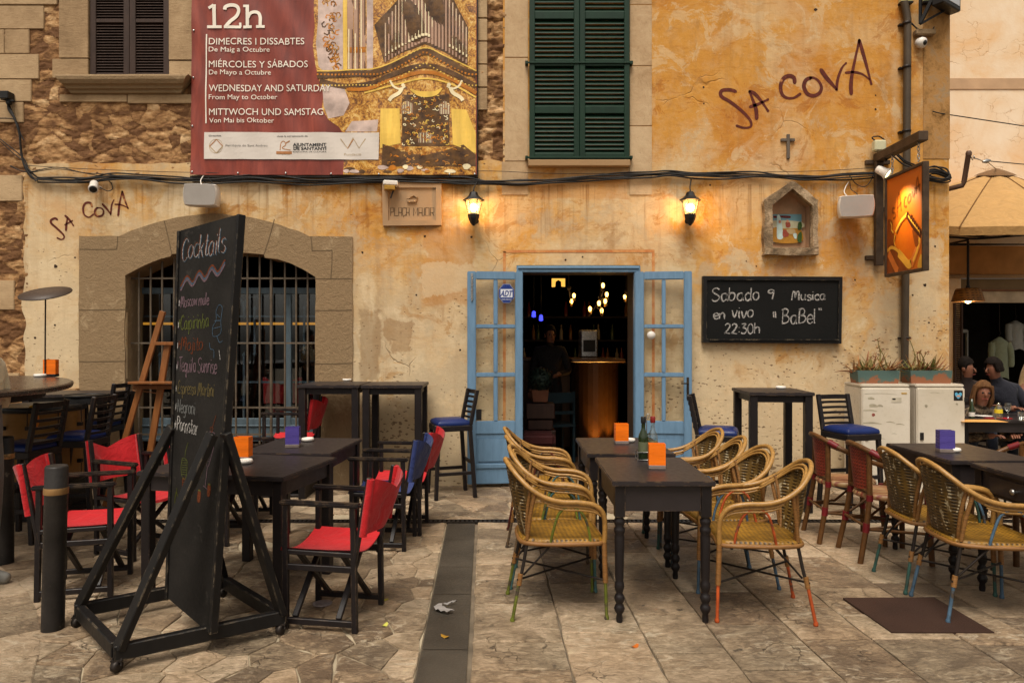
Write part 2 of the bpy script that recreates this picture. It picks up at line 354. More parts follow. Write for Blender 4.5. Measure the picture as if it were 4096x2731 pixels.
def weave_mat(name, c1, c2, fx=70, fz=110, rough=.5, axes=(0, 2), bump=1.0, third=None):
    """woven strands: two sets of bands crossing each other"""
    t = NT(name); co = t.co(rnd=False); o = t.xyz(co)
    wob = t.math('MULTIPLY', t.noise(co, 9, 3), 2.2)
    a = t.math('SINE', t.math('ADD', t.math('MULTIPLY', o[axes[0]], fx * 6.283 * .5), wob)); b = t.math('SINE', t.math('ADD', t.math('MULTIPLY', o[axes[1]], fz * 6.283 * .5), wob))
    ab = t.math('MULTIPLY', a, b); f = t.math('ADD', t.math('MULTIPLY', ab, .28), t.math('ADD', t.math('MULTIPLY', b, .25), .5))
    c = t.ramp(f, [(.12, c1), (.5, c2)])
    c = t.mix(t.ramp(t.noise(t.co(), 7, 6, .7), [(.42, .55), (.62, 0)]), c, dk(c1, .9))
    if third:
        fib = t.ramp(t.noise(t.co((14, 14, 5)), 3, 3), [(.57, 0), (.62, .8)])
        c = t.mix(t.math('MULTIPLY', fib, t.ramp(f, [(.35, 0), (.6, 1)])), c, third)
    t.bs(col=c, rough=rough, spec=.4, normal=t.bump(f, bump, .004)); return t.mat
M = {}
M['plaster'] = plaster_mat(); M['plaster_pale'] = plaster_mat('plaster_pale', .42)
M['rubble'] = stone_mat('rubble_stone', [S(112, 76, 46, .9), S(156, 114, 72, .92), S(182, 140, 94, .95), S(206, 170, 126, 1)], 3.2, .8, True, True)
M['ashlar'] = stone_mat('ashlar_stone', [S(132, 106, 76, .95), S(160, 132, 98), S(182, 154, 118)], 2.2, .35, True, True)
M['ashlar_pale'] = stone_mat('ashlar_pale_stone', [S(158, 126, 90, .95), S(178, 148, 112), S(192, 164, 128)], 2.2, .25, False, True)
M['arch'] = stone_mat('arch_stone', [S(138, 114, 84), S(184, 161, 126), S(218, 196, 160)], 2.0, .9, False, True)
M['niche_stone'] = stone_mat('niche_stone', [S(80, 66, 50), S(140, 118, 90), S(200, 176, 144)], 6, 1.0, True)
M['paving'] = paving_mat('paving_stone'); M['grout'] = pm('paving_grout', S(104, 92, 76), .9, .3, 8, .5)
M['asphalt'] = pm('dark_strip_stone', S(62, 56, 48), .5, .45, 2.2, .6, 90, col2=None)
M['dark_wood'] = wood_mat('dark_painted_wood', S(26, 21, 21), .45, (3, 3, 1), .25, S(84, 64, 48), .12, wk=.69, spec=.28, edge=S(110, 88, 66))
M['table_top'] = wood_mat('dark_table_paint', S(41, 35, 35), .42, (1.2, 1.2, 1.2), .2, S(74, 62, 56), .04, .34, wk=.70, edge=S(120, 96, 72))
M['black_paint'] = wood_mat('black_painted_wood', S(21, 19, 18), .48, (4, 4, 1), .3, S(120, 108, 92), .2, wk=.70, spec=.25, edge=S(150, 132, 106))
M['board'] = pm('blackboard', S(21, 19, 17), .7, .3, 3, .05, 50, col2=S(40, 37, 34), wear=S(50, 46, 42), wk=.60, spec=.15)
M['board_dark'] = pm('blackboard_dark', S(18, 18, 17), .65, .25, 3, .04, 50, spec=.15)
M['chalk_white'] = pm('chalk_white', S(225, 220, 212), .95, .2, 60, .2, 200)
def chalk(name, c):
    t = NT(name); n = t.noise(t.co(), 90, 3, .7); k_ = 1.0 if name == 'chalk_white_stick' else .38; t.bs(col=t.ramp(n, [(.38, dk(c, .18)), (.60, dk(c, .78 * k_))]), rough=.95, spec=.1); return t.mat
for nm, c in dict(white=S(196, 190, 184), blue=S(120, 150, 176), green=S(150, 158, 84), orange=S(176, 96, 60), pink=S(184, 150, 160), yellow=S(160, 142, 96), grey=S(176, 176, 172), lime=S(150, 160, 50)).items(): M['c_' + nm] = chalk('chalk_' + nm + '_stick', c)
def cloth(name, c, rough=.8):
    t = NT(name); co = t.co(); n = t.noise(co, 8, 5, .6, 1.2); wv = t.noise(t.co((220, 220, 220)), 1.0, 2)
    t.bs(col=t.ramp(n, [(.3, dk(c, .92)), (.7, dk(c, 1.12))]), rough=rough, spec=.25, sheen=.15, normal=t.bump(t.math('ADD', t.math('MULTIPLY', wv, .3), t.math('MULTIPLY', n, 4)), .5, .008)); return t.mat
M['red'] = cloth('red_canvas', S(172, 20, 26)); M['blue_canvas'] = cloth('navy_canvas', S(36, 48, 96))
M['blue_vinyl'] = pm('blue_vinyl', S(16, 34, 84), .42, .2, 5, .12, 90)
M['rattan'] = wood_mat('rattan_pole', S(152, 112, 56), .42, (10, 10, 10), .3, None, .25, .5)
M['rattan_dark'] = wood_mat('rattan_wrap', S(126, 86, 42), .5, (3, 3, 60), .5, None, .9, .4)
M['seat_weave'] = weave_mat('seat_weave', S(66, 44, 10), S(148, 106, 28), 80, 80, .5, (0, 1), 1)
M['back_weave'] = weave_mat('back_weave', S(36, 26, 12), S(102, 76, 30), 40, 110, .5, (1, 2), 1, S(190, 174, 140))
M['red_weave'] = weave_mat('red_cane_weave', S(80, 26, 18), S(140, 54, 34), 90, 90, .45, (1, 2), 1)
M['iron'] = pm('dark_iron', S(48, 42, 38), .5, .3, 8, .2, 80, metal=.6)
M['iron_brown'] = pm('rusty_iron', S(72, 56, 42), .55, .35, 12, .4, 90, metal=.3)
M['steel'] = pm('steel', S(170, 168, 165), .3, .2, 8, 0, metal=.9)
M['blue_paint'] = wood_mat('blue_grey_paint', S(100, 130, 156), .5, (5, 5, 1), .14, S(146, 160, 168), .15, wk=.70)
M['frame_grey'] = wood_mat('weathered_blue_grey', S(84, 98, 106), .5, (5, 5, 1), .2)
M['blue_iron'] = pm('blue_grey_iron', S(88, 100, 110), .45, .25, 8, .1)
M['green_paint'] = wood_mat('green_shutter_paint', S(14, 42, 27), .5, (3, 3, 1), .25, S(76, 98, 78), .15, wk=.73)
M['brown_paint'] = wood_mat('brown_shutter_paint', S(58, 42, 34), .55, (3, 3, 1), .25, None, .15)
M['white_plastic'] = pm('white_plastic', S(214, 206, 196), .35, .06, 4, .02)
M['grey_mesh'] = pm('grey_speaker_mesh', S(150, 142, 134), .6, .08, 5, .5, 300)
M['enamel'] = pm('white_enamel', S(206, 196, 180), .32, .07, 3, .03, 30, col2=S(190, 178, 158))
M['black'] = pm('black_plastic', S(26, 24, 23), .45, .2, 8, .1)
M['cable'] = pm('cable_rubber', S(34, 30, 27), .6, .2, 10, 0)
M['graffiti'] = pm('dark_red_wall_paint', S(88, 34, 22), .8, .3, 30, .2, wear=S(170, 112, 66), wk=.60)
M['glass'] = glass('window_glass', (1, 1, .99, 1), .01); M['pane'] = glass('dim_window_pane', (.8, .84, .85, 1), .05); M['glass_dark'] = glass('lantern_glass', (1, .9, .72, 1), .05)
M['bottle_green'] = pm('green_bottle_glass', S(30, 44, 16), .08, .2, 4, 0, spec=.7); M['bottle_clear'] = glass('clear_bottle_glass', (.85, .86, .82, 1), .12)
M['orange'] = pm('orange_acrylic', S(232, 112, 20), .3, .16, 10, 0, stretch=(.3, .3, 3)); M['violet'] = pm('violet_acrylic', S(76, 64, 132), .3, .16, 10, 0, stretch=(.3, .3, 3))
M['blue_acrylic'] = pm('blue_acrylic', S(62, 74, 152), .3, .08, 8, 0); M['pink_acrylic'] = pm('mauve_acrylic', S(150, 104, 140), .3, .08, 8, 0)
M['rust_plate'] = pm('rusty_plate', S(44, 28, 21), .65, .35, 3, .35, 160, col2=S(58, 38, 29), wear=S(120, 84, 56), wk=.75)
M['skin'] = pm('skin', S(124, 80, 60), .5, .08, 8, .05)
M['hair_dark'] = pm('dark_hair', S(24, 17, 13), .85, .3, 30, .6, 120, spec=.12, stretch=(1, 1, .2)); M['hair_fair'] = pm('fair_brown_hair', S(96, 66, 40), .8, .4, 30, .6, 120, spec=.15, stretch=(1, 1, .2))
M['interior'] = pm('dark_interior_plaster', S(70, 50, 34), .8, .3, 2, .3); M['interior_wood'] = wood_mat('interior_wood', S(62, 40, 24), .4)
# ------------------------------------------------------------------ ground
g = MB().add([(-60, -30, -.016), (60, -30, -.016), (60, 90, -.016), (-60, 90, -.016)], [(0, 1, 2, 3)]).build('ground', M['grout']); kind(g, 'structure')
SK = -.039
def skx(x, y): return x + SK * (y - 4)
def clip(poly, a, n):
    out = []
    for i in range(len(poly)):
        p, q = poly[i], poly[(i + 1) % len(poly)]; dp, dq = (p - a).dot(n), (q - a).dot(n)
        if dp <= 0: out.append(p)
        if (dp < 0 < dq) or (dq < 0 < dp): out.append(p.lerp(q, dp / (dp - dq)))
    return out
pav = MB(); rs = random.Random(11)
def stone(poly, z=0.0, tone=None, gap=.0055, rough_edge=.022):
    """one paving stone: irregular outline, chamfered rim"""
    c = sum(poly, Vector((0, 0))) / len(poly); pts = []
    for i in range(len(poly)):
        p, q = poly[i], poly[(i + 1) % len(poly)]; L = (q - p).length; k = max(1, int(L / .09))
        nr = Vector(((q - p).y, -(q - p).x)); nr = nr.normalized() if nr.length else nr
        for j in range(k):
            x = p.lerp(q, j / k) + nr * noise.noise((p.x * 9 + j * 2.3, p.y * 9 + q.x * 5, 1.7)) * rough_edge * (1 if j else .3)
            pts.append(x)
    if len(pts) < 3: return
    def ins(d): return [p + (c - p).normalized() * d for p in pts]
    a, b = ins(gap), ins(gap + .007); n = len(pts)
    tone = rs.random() if tone is None else tone; dz = rs.uniform(-.004, .003)
    pav.add([(p.x, p.y, z - .02) for p in a] + [(p.x, p.y, z - .004) for p in a] + [(p.x, p.y, z + dz) for p in b],
            [(i, (i + 1) % n, n + (i + 1) % n, n + i) for i in range(n)] + [(n + i, n + (i + 1) % n, 2 * n + (i + 1) % n, 2 * n + i) for i in range(n)] + [tuple(range(2 * n, 3 * n))], False, 0, tone)
def crazy(x0, x1, y0, y1, cell, sx=1.4, lim=None):
    seeds = []; nx = int((x1 - x0) / (cell * sx)) + 3; ny = int((y1 - y0) / cell) + 3
    for i in range(-1, nx):
        for j in range(-1, ny):
            if rs.random() < .72: seeds.append(Vector((x0 + (i + .5 + rs.uniform(-.85, .85)) * cell * sx, y0 + (j + .5 + rs.uniform(-.85, .85)) * cell)))
    for s_ in seeds:
        poly = [Vector((x0, y0)), Vector((x1, y0)), Vector((x1, y1)), Vector((x0, y1))]
        if lim: poly = lim()
        for o in seeds:
            d = o - s_
            if o is s_ or d.length > cell * 4: continue
            poly = clip(poly, (s_ + o) / 2, d)
            if len(poly) < 3: break
        if len(poly) >= 3 and max((p - s_).length for p in poly) < cell * 4: stone(poly)
L0, L1 = -.475, -.235          # dark strip edges at Y = 4
def lim_left(): return [Vector((-6, 2.0)), Vector((skx(L0, 2.0), 2.0)), Vector((skx(L0, 5.66), 5.66)), Vector((-6, 5.66))]
crazy(-6, .2, 2.0, 5.66, .125, 2.3, lim_left)
crazy(-6, 6.5, 5.76, 7.3, .14, 2.2)
x = L1 + .012
while x < 5.6:                  # columns of long slabs right of the strip
    wd = rs.choice([.30, .36, .42, .46, .5]); y = 1.6 - rs.random() * .6
    while y < 5.66:
        ln = rs.uniform(.28, .62); y1 = min(y + ln, 5.66)
        if y1 - y > .08: stone([Vector((skx(x, y), y)), Vector((skx(x + wd, y), y)), Vector((skx(x + wd, y1), y1)), Vector((skx(x, y1), y1))], 0, None, .0055, .012)
        y = y1
    x += wd
CC = Vector((-6.5, .64))        # curved band of paving at the left edge
a = R(20)
while a < R(75):
    da = R(rs.uniform(2.6, 4.4)); q = []
    for r_, a_ in ((4.68, a), (4.99, a), (4.99, a + da), (4.68, a + da)): q.append(CC + Vector((math.cos(a_), math.sin(a_))) * r_)
    stone(q, .006, rs.uniform(.3, .95), .007, .004); a += da
kind(pav.build('pavement', M['paving']), 'structure')
st = MB(); y = 1.5
while y < 5.65:
    y1 = min(y + rs.uniform(.45, .8), 5.655)
    st.add([(skx(L0 + .008, y), y + .003, -.003), (skx(L1 - .008, y), y + .003, -.003), (skx(L1 - .008, y1), y1 - .003, -.003), (skx(L0 + .008, y1), y1 - .003, -.003)], [(0, 1, 2, 3)], False, 0, rs.random()); y = y1
kind(st.build('dark_paving_strip', M['asphalt']), 'structure')
dr = MB().b2(-6, 6.5, 5.664, 5.684, -.015, .003).b2(-6, 6.5, 5.736, 5.756, -.015, .003)
for i in range(330): dr.b2(-5.98 + i * .0378, -5.962 + i * .0378, 5.684, 5.736, -.012, .002)
kind(dr.build('drain_channel', M['iron']), 'structure')
kind(MB().add([(-6, 1.9, -.0125), (skx(L0, 1.9), 1.9, -.0125), (skx(L0, 5.66), 5.66, -.0125), (-6, 5.66, -.0125)], [(0, 1, 2, 3)]).add([(-6, 5.757, -.0125), (6.5, 5.757, -.0125), (6.5, 7.5, -.0125), (-6, 7.5, -.0125)], [(0, 1, 2, 3)]).build('paving_mortar', pm('pale_mortar', S(160, 146, 122), .9, .25, 7, .5)), 'structure')
# ------------------------------------------------------------------ the cafe building
H = thing('cafe_building', 'long old stone and ochre plaster building with blue doors, shutters and an arched window', 'building', (0, WY, 0))
HL = (0, -WY, 0)                 # children are modelled in world space, their parent stands at Y = WY
def hb(mb, name, mats, **kw): return mb.build(name, mats, H, loc=HL, **kw)
TOP, BASE = -700, 1948
arch_hole = [(504, 1012), (1263, 1012), (1263, 1950), (504, 1950)]
door_hole = [(2066, 1061), (2561, 1061), (2561, 1950), (2066, 1950)]
nich_hole = [(3072, 1002), (3072, 822), (3160, 752), (3243, 822), (3243, 1002)]
outer = jitter_loop([(97, 1950), (97, 652), (2012, 650), (2012, TOP), (3796, TOP), (3796, 1950)], 9, 14, 3, {0, 1})
pl = MB().prism([outer, arch_hole, door_hole, nich_hole], wallf, 0, .03)
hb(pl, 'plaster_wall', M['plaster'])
# return wall round the right-hand corner, and the body of the house behind
hb(MB().b2(wx(3796) - .3, wx(3796), WY + .03, 12.0, -.02, wz(TOP)), 'side_wall', M['plaster_pale'])
# rubble masonry showing where the plaster has gone
def rubble(px0, px1, py0, py1, base, amp, step, seed, cs=8.0):
    x0, x1, z1, z0 = wx(px0), wx(px1), wz(py0), wz(py1); nx = max(2, int((x1 - x0) / step)); nz = max(2, int((z1 - z0) / step)); vs = []; fs = []; ts = []
    for j in range(nz + 1):
        for i in range(nx + 1):
            x = x0 + (x1 - x0) * i / nx; z = z0 + (z1 - z0) * j / nz
            wxp = x + .12 * noise.noise((x * 3, z * 3, seed)); wzp = z + .10 * noise.noise((x * 3, z * 3, seed + 9))
            d, pts = noise.voronoi((wxp * cs * .8, wzp * cs * 1.3, seed)); e = min(1.0, (d[1] - d[0]) * 3.2)
            h = e * .5 + .7 * noise.fractal((x * 8, z * 15, seed), .7, 2.1, 6) + .45 * noise.noise((x * 22, z * 60, 3))
            ts.append(.42 + .34 * (noise.cell(pts[0]) - .5) + .35 * noise.fractal((x * 5, z * 9, seed + 3), .7, 2.1, 5) + .12 * e)
            vs.append((x, base - amp * h, z))
    for j in range(nz):
        for i in range(nx): q = j * (nx + 1) + i; fs.append((q, q + 1, q + nx + 2, q + nx + 1))
    return vs, fs, [max(0, min(1, ts[f[0]])) for f in fs]
rb = MB()
for a in ((-420, 240, TOP, 320, WY + .010, .012, .012, 1), (-420, 800, 321, 700, WY + .012, .015, .011, 1), (-420, 112, 690, 1950, WY + .010, .015, .011, 4), (-1000, -421, TOP, 1950, WY + .014, .022, .03, 5), (1895, 2030, TOP, 660, WY + .022, .03, .014, 7), (672, 1900, TOP, 700, WY + .045, .015, .06, 2)):
    v_, f_, t_ = rubble(*a); rb.add(v_, f_, True, 0, t_)
hb(rb, 'rubble_masonry', M['rubble'])
def blocks(rects, name, mat, d=.03, front=.010, seed=1, bev=.004, amp=0):
    mb = MB(); r_ = random.Random(seed)
    for (a, b, c, e) in rects:
        w = r_.uniform(-.004, .004); gx = 1.1
        mb.b2(wx(a + gx), wx(c - gx), WY - front + w, WY + d, wz(e - gx), wz(b + gx), 0, r_.uniform(.35, .75))
    return hb(mb, name, mat, bevel=bev, bseg=2)
rows = [(-200, -80), (-80, 22), (22, 118), (118, 217), (217, 318), (318, 408), (408, 492)]
qs = []; r_ = random.Random(5)
for (y0, y1), xs in zip(rows, ([-300, -90, 110], [-300, -60, 232], [-300, -120, 178], [-300, 20, 120], [-300, -40, 158], [-300, -110, 128], [-300, -20, 96])):
    for a, b in zip(xs, xs[1:]): qs.append((a, y0, b, y1))
qs += [(-300, 700, 92, 806), (-300, 1120, 60, 1240), (-300, 1490, 80, 1600)]
blocks(qs, 'ashlar_blocks', M['ashlar'], seed=3, bev=.005)
blocks([(237, TOP, 356, 235), (210, 236, 356, 315), (676, TOP, 778, 243), (676, 244, 778, 315), (238, 378, 510, 410), (511, 378, 778, 416)], 'window_jamb', M['ashlar'], seed=4)
blocks([(1910, -200 + i * 92, 1950, -110 + i * 92) for i in range(7)], 'stone_strip', M['ashlar'], seed=6)
blocks([(2018, TOP, 2113, 232), (2018, 233, 2113, 646), (2006, 647, 2113, 782), (2517, TOP, 2608, 20), (2517, 21, 2608, 265), (2517, 266, 2608, 505), (2517, 506, 2608, 782)], 'window_surround', M['ashlar_pale'], d=.01, front=.008, seed=8, bev=.003)
hb(MB().b2(wx(3692), wx(3796) + .006, WY - .006, WY + .006, wz(636), wz(TOP)), 'corner_band', stone_mat('corner_band_paint', [S(128, 94, 52), S(166, 122, 70), S(150, 124, 92)], 2.5, .3, False))
# moulded sill under the brown window: profile swept along X
sp = [(0, 0), (-.16, 0), (-.175, -.02), (-.17, -.05), (-.14, -.085), (-.10, -.10), (-.09, -.125), (-.06, -.13), (-.05, -.16), (0, -.165)]
sm = MB(); n = len(sp)
for a, b, sh in ((wx(246), wx(540), 0), (wx(541), wx(776), -.004)):
    ends = []
    for x, inn in ((a, 1), (b, -1)):
        ends.append([(x + (inn * (-p[1]) * .75 if (a < -4 and inn == 1) or (x == b and b > -3.4) else 0), WY + p[0] * .75 + sh, wz(316) + p[1]) for p in sp])
    sm.add(ends[0] + ends[1], [(i, (i + 1) % n, n + (i + 1) % n, n + i) for i in range(n)] + [tuple(range(n)), tuple(range(2 * n - 1, n - 1, -1))])
hb(sm, 'window_sill', M['arch'], fix=True)
hb(MB().b2(wx(2113), wx(2516), WY - .085, WY + .01, wz(672), wz(647)), 'window_sill', M['ashlar_pale'], bevel=.006)
hb(MB().b2(wx(122), wx(322), WY - .07, WY + .02, wz(1580), wz(1552)), 'stone_ledge', M['ashlar_pale'], bevel=.01, bseg=2)
# painted lines round the door
pb = MB(); oc = [(2016, 1930), (2018, 1008), (2612, 1006), (2614, 1930)]
pb.ribbon([(2017, 1935), (2018, 1006)], 11, wallf, -.003).ribbon([(2013, 1006), (2618, 1004)], 11, wallf, -.003).ribbon([(2613, 1009), (2613, 1935)], 11, wallf, -.003)
tq = NT('faded_line_paint'); n_ = tq.noise(tq.co(), 9, 6, .7); tq.bs(col=tq.ramp(n_, [(.4, S(186, 112, 58, .9)), (.6, S(200, 142, 84, .95))]), rough=.9)
hb(pb, 'painted_line', tq.mat)
# wall scars: dark holes and plugs
hs_ = MB(); r_ = random.Random(9)
for (px, py, rr) in [(2814, 350, .012), (2815, 415, .008), (3262, 40, .018), (3502, 382, .008), (3502, 438, .011), (222, 1065, .02), (1700, 945, .013), (1886, 948, .013), (300, 1030, .01), (2262, 1040, .01), (2330, 1028, .009), (2840, 740, .01), (3700, 1140, .018), (3650, 1180, .010), (3715, 1290, .010), (3740, 985, .010), (3420, 1120, .010), (3025, 1065, .008), (2985, 1045, .008), (140, 1350, .012), (220, 1300, .010), (1665, 1180, .010), (1450, 1010, .012), (1840, 1400, .012)]:
    c = wallf(px, py, -.002); k = 9
    hs_.add([c] + [c + Vector((math.cos(2 * math.pi * i / k) * rr * r_.uniform(.7, 1.3), 0, math.sin(2 * math.pi * i / k) * rr * r_.uniform(.7, 1.3))) for i in range(k)], [(0, 1 + i, 1 + (i + 1) % k) for i in range(k)])
hb(hs_, 'wall_hole', pm('dark_hole', S(52, 36, 24), .9, .3, 20))
# --- shutters
def shutter(name, px0, px1, rails, mat, Y, pitch, th=.045, st_=44):
    """one louvred leaf in photo-pixel extents; rails = list of (top, bottom) rows; slats fill the gaps"""
    y0, y1 = rails[0][0], rails[-1][1]; mb = MB()
    for a, b in ((px0, px0 + st_), (px1 - st_, px1)): mb.b2(wx(a), wx(b), Y, Y + th, wz(y1), wz(y0))
    for a, b in rails: mb.b2(wx(px0 + st_), wx(px1 - st_), Y + .001, Y + th - .001, wz(b), wz(a))
    o = hb(mb, name, mat, bevel=.004)
    sl_ = MB()
    for (a0, a1), (b0, b1) in zip(rails, rails[1:]):
        n = max(1, round((b0 - a1) / pitch)); p = (b0 - a1) / n
        for i in range(n):
            z = wz(a1 + p * (i + .5)); sx0, sx1 = wx(px0 + st_) - .004, wx(px1 - st_) + .004; hh = pitch / F * WY * .62
            A = [(Y + .006, z - hh * .95), (Y + .010, z - hh * .7), (Y + th - .006, z + hh * .75), (Y + th - .012, z + hh * .62)]
            sl_.add([(sx, q[0], q[1]) for sx in (sx0, sx1) for q in A], [(0, 1, 2, 3), (7, 6, 5, 4), (0, 4, 5, 1), (1, 5, 6, 2), (2, 6, 7, 3), (3, 7, 4, 0)])
    s2 = sl_.build('louvre_slats', mat, o); s2['kind'] = 'stuff' if False else 'thing'; del s2['kind']
    return o
gr = [(-480, -452), (-300, -272), (-125, -97), (56, 85), (247, 272), (432, 460), (619, 646)]
shutter('green_shutter', 2117, 2316, gr, M['green_paint'], WY - .05, 18.3, .05, 22)
shutter('green_shutter', 2317, 2516, gr, M['green_paint'], WY - .05, 18.3, .05, 22)
hw = MB().b2(wx(2104), wx(2526), WY - .062, WY - .05, wz(263), wz(257)).b2(wx(2108), wx(2522), WY - .062, WY - .05, wz(640), wz(632))
for q in (2106, 2522): hw.b2(wx(q) - .015, wx(q) + .015, WY - .07, WY + .01, wz(267), wz(254)).b2(wx(q) - .015, wx(q) + .012, WY - .07, WY + .01, wz(642), wz(630))
hb(hw, 'shutter_bar', M['green_paint'], bevel=.003)
br = [(-300, -276), (-110, -90), (74, 89), (291, 309)]
shutter('brown_shutter', 357, 515, br, M['brown_paint'], WY + .01, 11.3, .045, 24)
shutter('brown_shutter', 516, 675, br, M['brown_paint'], WY + .01, 11.3, .045, 24)
hb(MB().b2(wx(350), wx(680), WY - .004, WY + .05, wz(318), wz(309)), 'shutter_rail', M['brown_paint'])
# --- arched window: stone surround with its deep reveal
intr = [(504, 1950), (504, 1102)] + [(504 + (685 - 504) * t, 1102 - 76 * math.sin(t * 1.2) / math.sin(1.2)) for t in (.2, .4, .6, .8, 1)] + [(690, 1017), (780, 1012), (870, 1009), (960, 1012), (1058, 1019), (1062, 1032)] + [(1062 + (1263 - 1062) * t, 1032 + 76 * (1 - math.cos(t * 1.25)) / (1 - math.cos(1.25))) for t in (.25, .5, .75, 1)] + [(1263, 1950)]
extr = [(1410, 1950), (1411, 948), (1240, 946)] + [(1240 - (1240 - 480) * t, 946 - 90 * math.sin(math.pi * (t * .96 + .02))) for t in (.06, .15, .25, .35, .45, .55, .65, .75, .85, .94)] + [(480, 946), (320, 944), (318, 1950)]
ws = MB().prism([jitter_loop(intr + extr, 2.2, 30, 5)], wallf, -.016, .34); W = hb(ws, 'arched_window', M['arch'])
jo = MB()
for a, b in [((320, 1240), (504, 1238)), ((320, 1446), (504, 1444)), ((322, 998), (470, 998)), ((470, 998), (474, 946)), ((1263, 1242), (1410, 1240)), ((1263, 1455), (1410, 1452)), ((1330, 1002), (1325, 1115)), ((1262, 1115), (1410, 1115)), ((1245, 948), (1250, 1004)), ((1250, 1004), (1330, 1002)), ((690, 1017), (660, 884)), ((1058, 1019), (1100, 878))]:
    jo.ribbon(catmull([a, ((a[0] + b[0]) / 2 + 1.5, (a[1] + b[1]) / 2 + 1), b], 4), 3.6, wallf, -.0175)
jo.build('stone_joint', pm('lime_joint', S(96, 78, 56), .9, .2), W)
gl_ = MB()
for i, px in enumerate([556, 603, 649, 697, 744, 792, 840, 890, 944, 990, 1039, 1085, 1140, 1185, 1231]):
    ytop = 1109 if (px < 640 or px > 1110) else 1012
    ytop = 1110 - 90 * max(0, 1 - abs((px - 883) / 400) ** 2.2)
    gl_.tube([P(px, ytop - 10, WY + .10), P(px, 1930, WY + .10)], .011 if px != 1085 else .015, 6)
for py in (1110, 1372, 1633, 1742): gl_.b2(wx(505) - .02, wx(1262) + .03, WY + .094, WY + .106, wz(py) - .009, wz(py) + .009)
gl_.build('window_grille', pm('grille_iron', S(96, 84, 70), .55, .3, 12, .3, 90, metal=.2), W)
IY = WY + .30
bf = MB()
def pb2(mb, a, b, c, d, Y0, Y1):
    k = Y0 / F; mb.b2((a - 2048) * k, (c - 2048) * k, Y0, Y1, CH - (d - 1365.5) * k, CH - (b - 1365.5) * k)
pb2(bf, 500, 1150, 1300, 1175, IY, IY + .05); pb2(bf, 905, 1176, 925, 1930, IY, IY + .05); pb2(bf, 1138, 1176, 1164, 1930, IY, IY + .06); pb2(bf, 740, 1176, 762, 1930, IY, IY + .05)
pb2(bf, 505, 1672, 1262, 1755, IY + .01, IY + .04); pb2(bf, 505, 1700, 1262, 1706, IY - .005, IY + .05); pb2(bf, 505, 1752, 1262, 1765, IY - .01, IY + .05)
F1 = bf.build('window_frame', M['frame_grey'], W, bevel=.006)
for a, b in ((505, 740), (762, 905), (925, 1138), (1164, 1262)): q = MB(); pb2(q, a, 1176, b, 1670, IY + .02, IY + .026); q.build('glass_pane', M['pane'], W)
lb = MB()
for py in (1265, 1371, 1528): pb2(lb, 500, py - 4, 1290, py + 4, IY + .10, IY + .115)
for px, a, b in ((560, 1230, 1420), (700, 1230, 1420), (933, 1235, 1415), (976, 1420, 1755), (1019, 1235, 1415), (1217, 1230, 1410), (640, 1420, 1755), (976, 1215, 1265)):
    lb.tube([P(px, a, IY + .108), P(px, b, IY + .108)], .014, 6)
    lb.lathe([(.001, -.03), (.024, 0), (.001, .035)], P(px, a, IY + .108), 8); lb.lathe([(.001, -.03), (.024, 0), (.001, .035)], P(px, b, IY + .108), 8)
for sg in (-1, 1):
    lb.tube([P(976 + sg * q[0], q[1], IY + .108) for q in catmull([(0, 1245), (8, 1205), (22, 1190), (45, 1188), (72, 1180), (95, 1186)], 4)], .011, 6)
lb.build('scrolled_ironwork', M['blue_iron'], W)
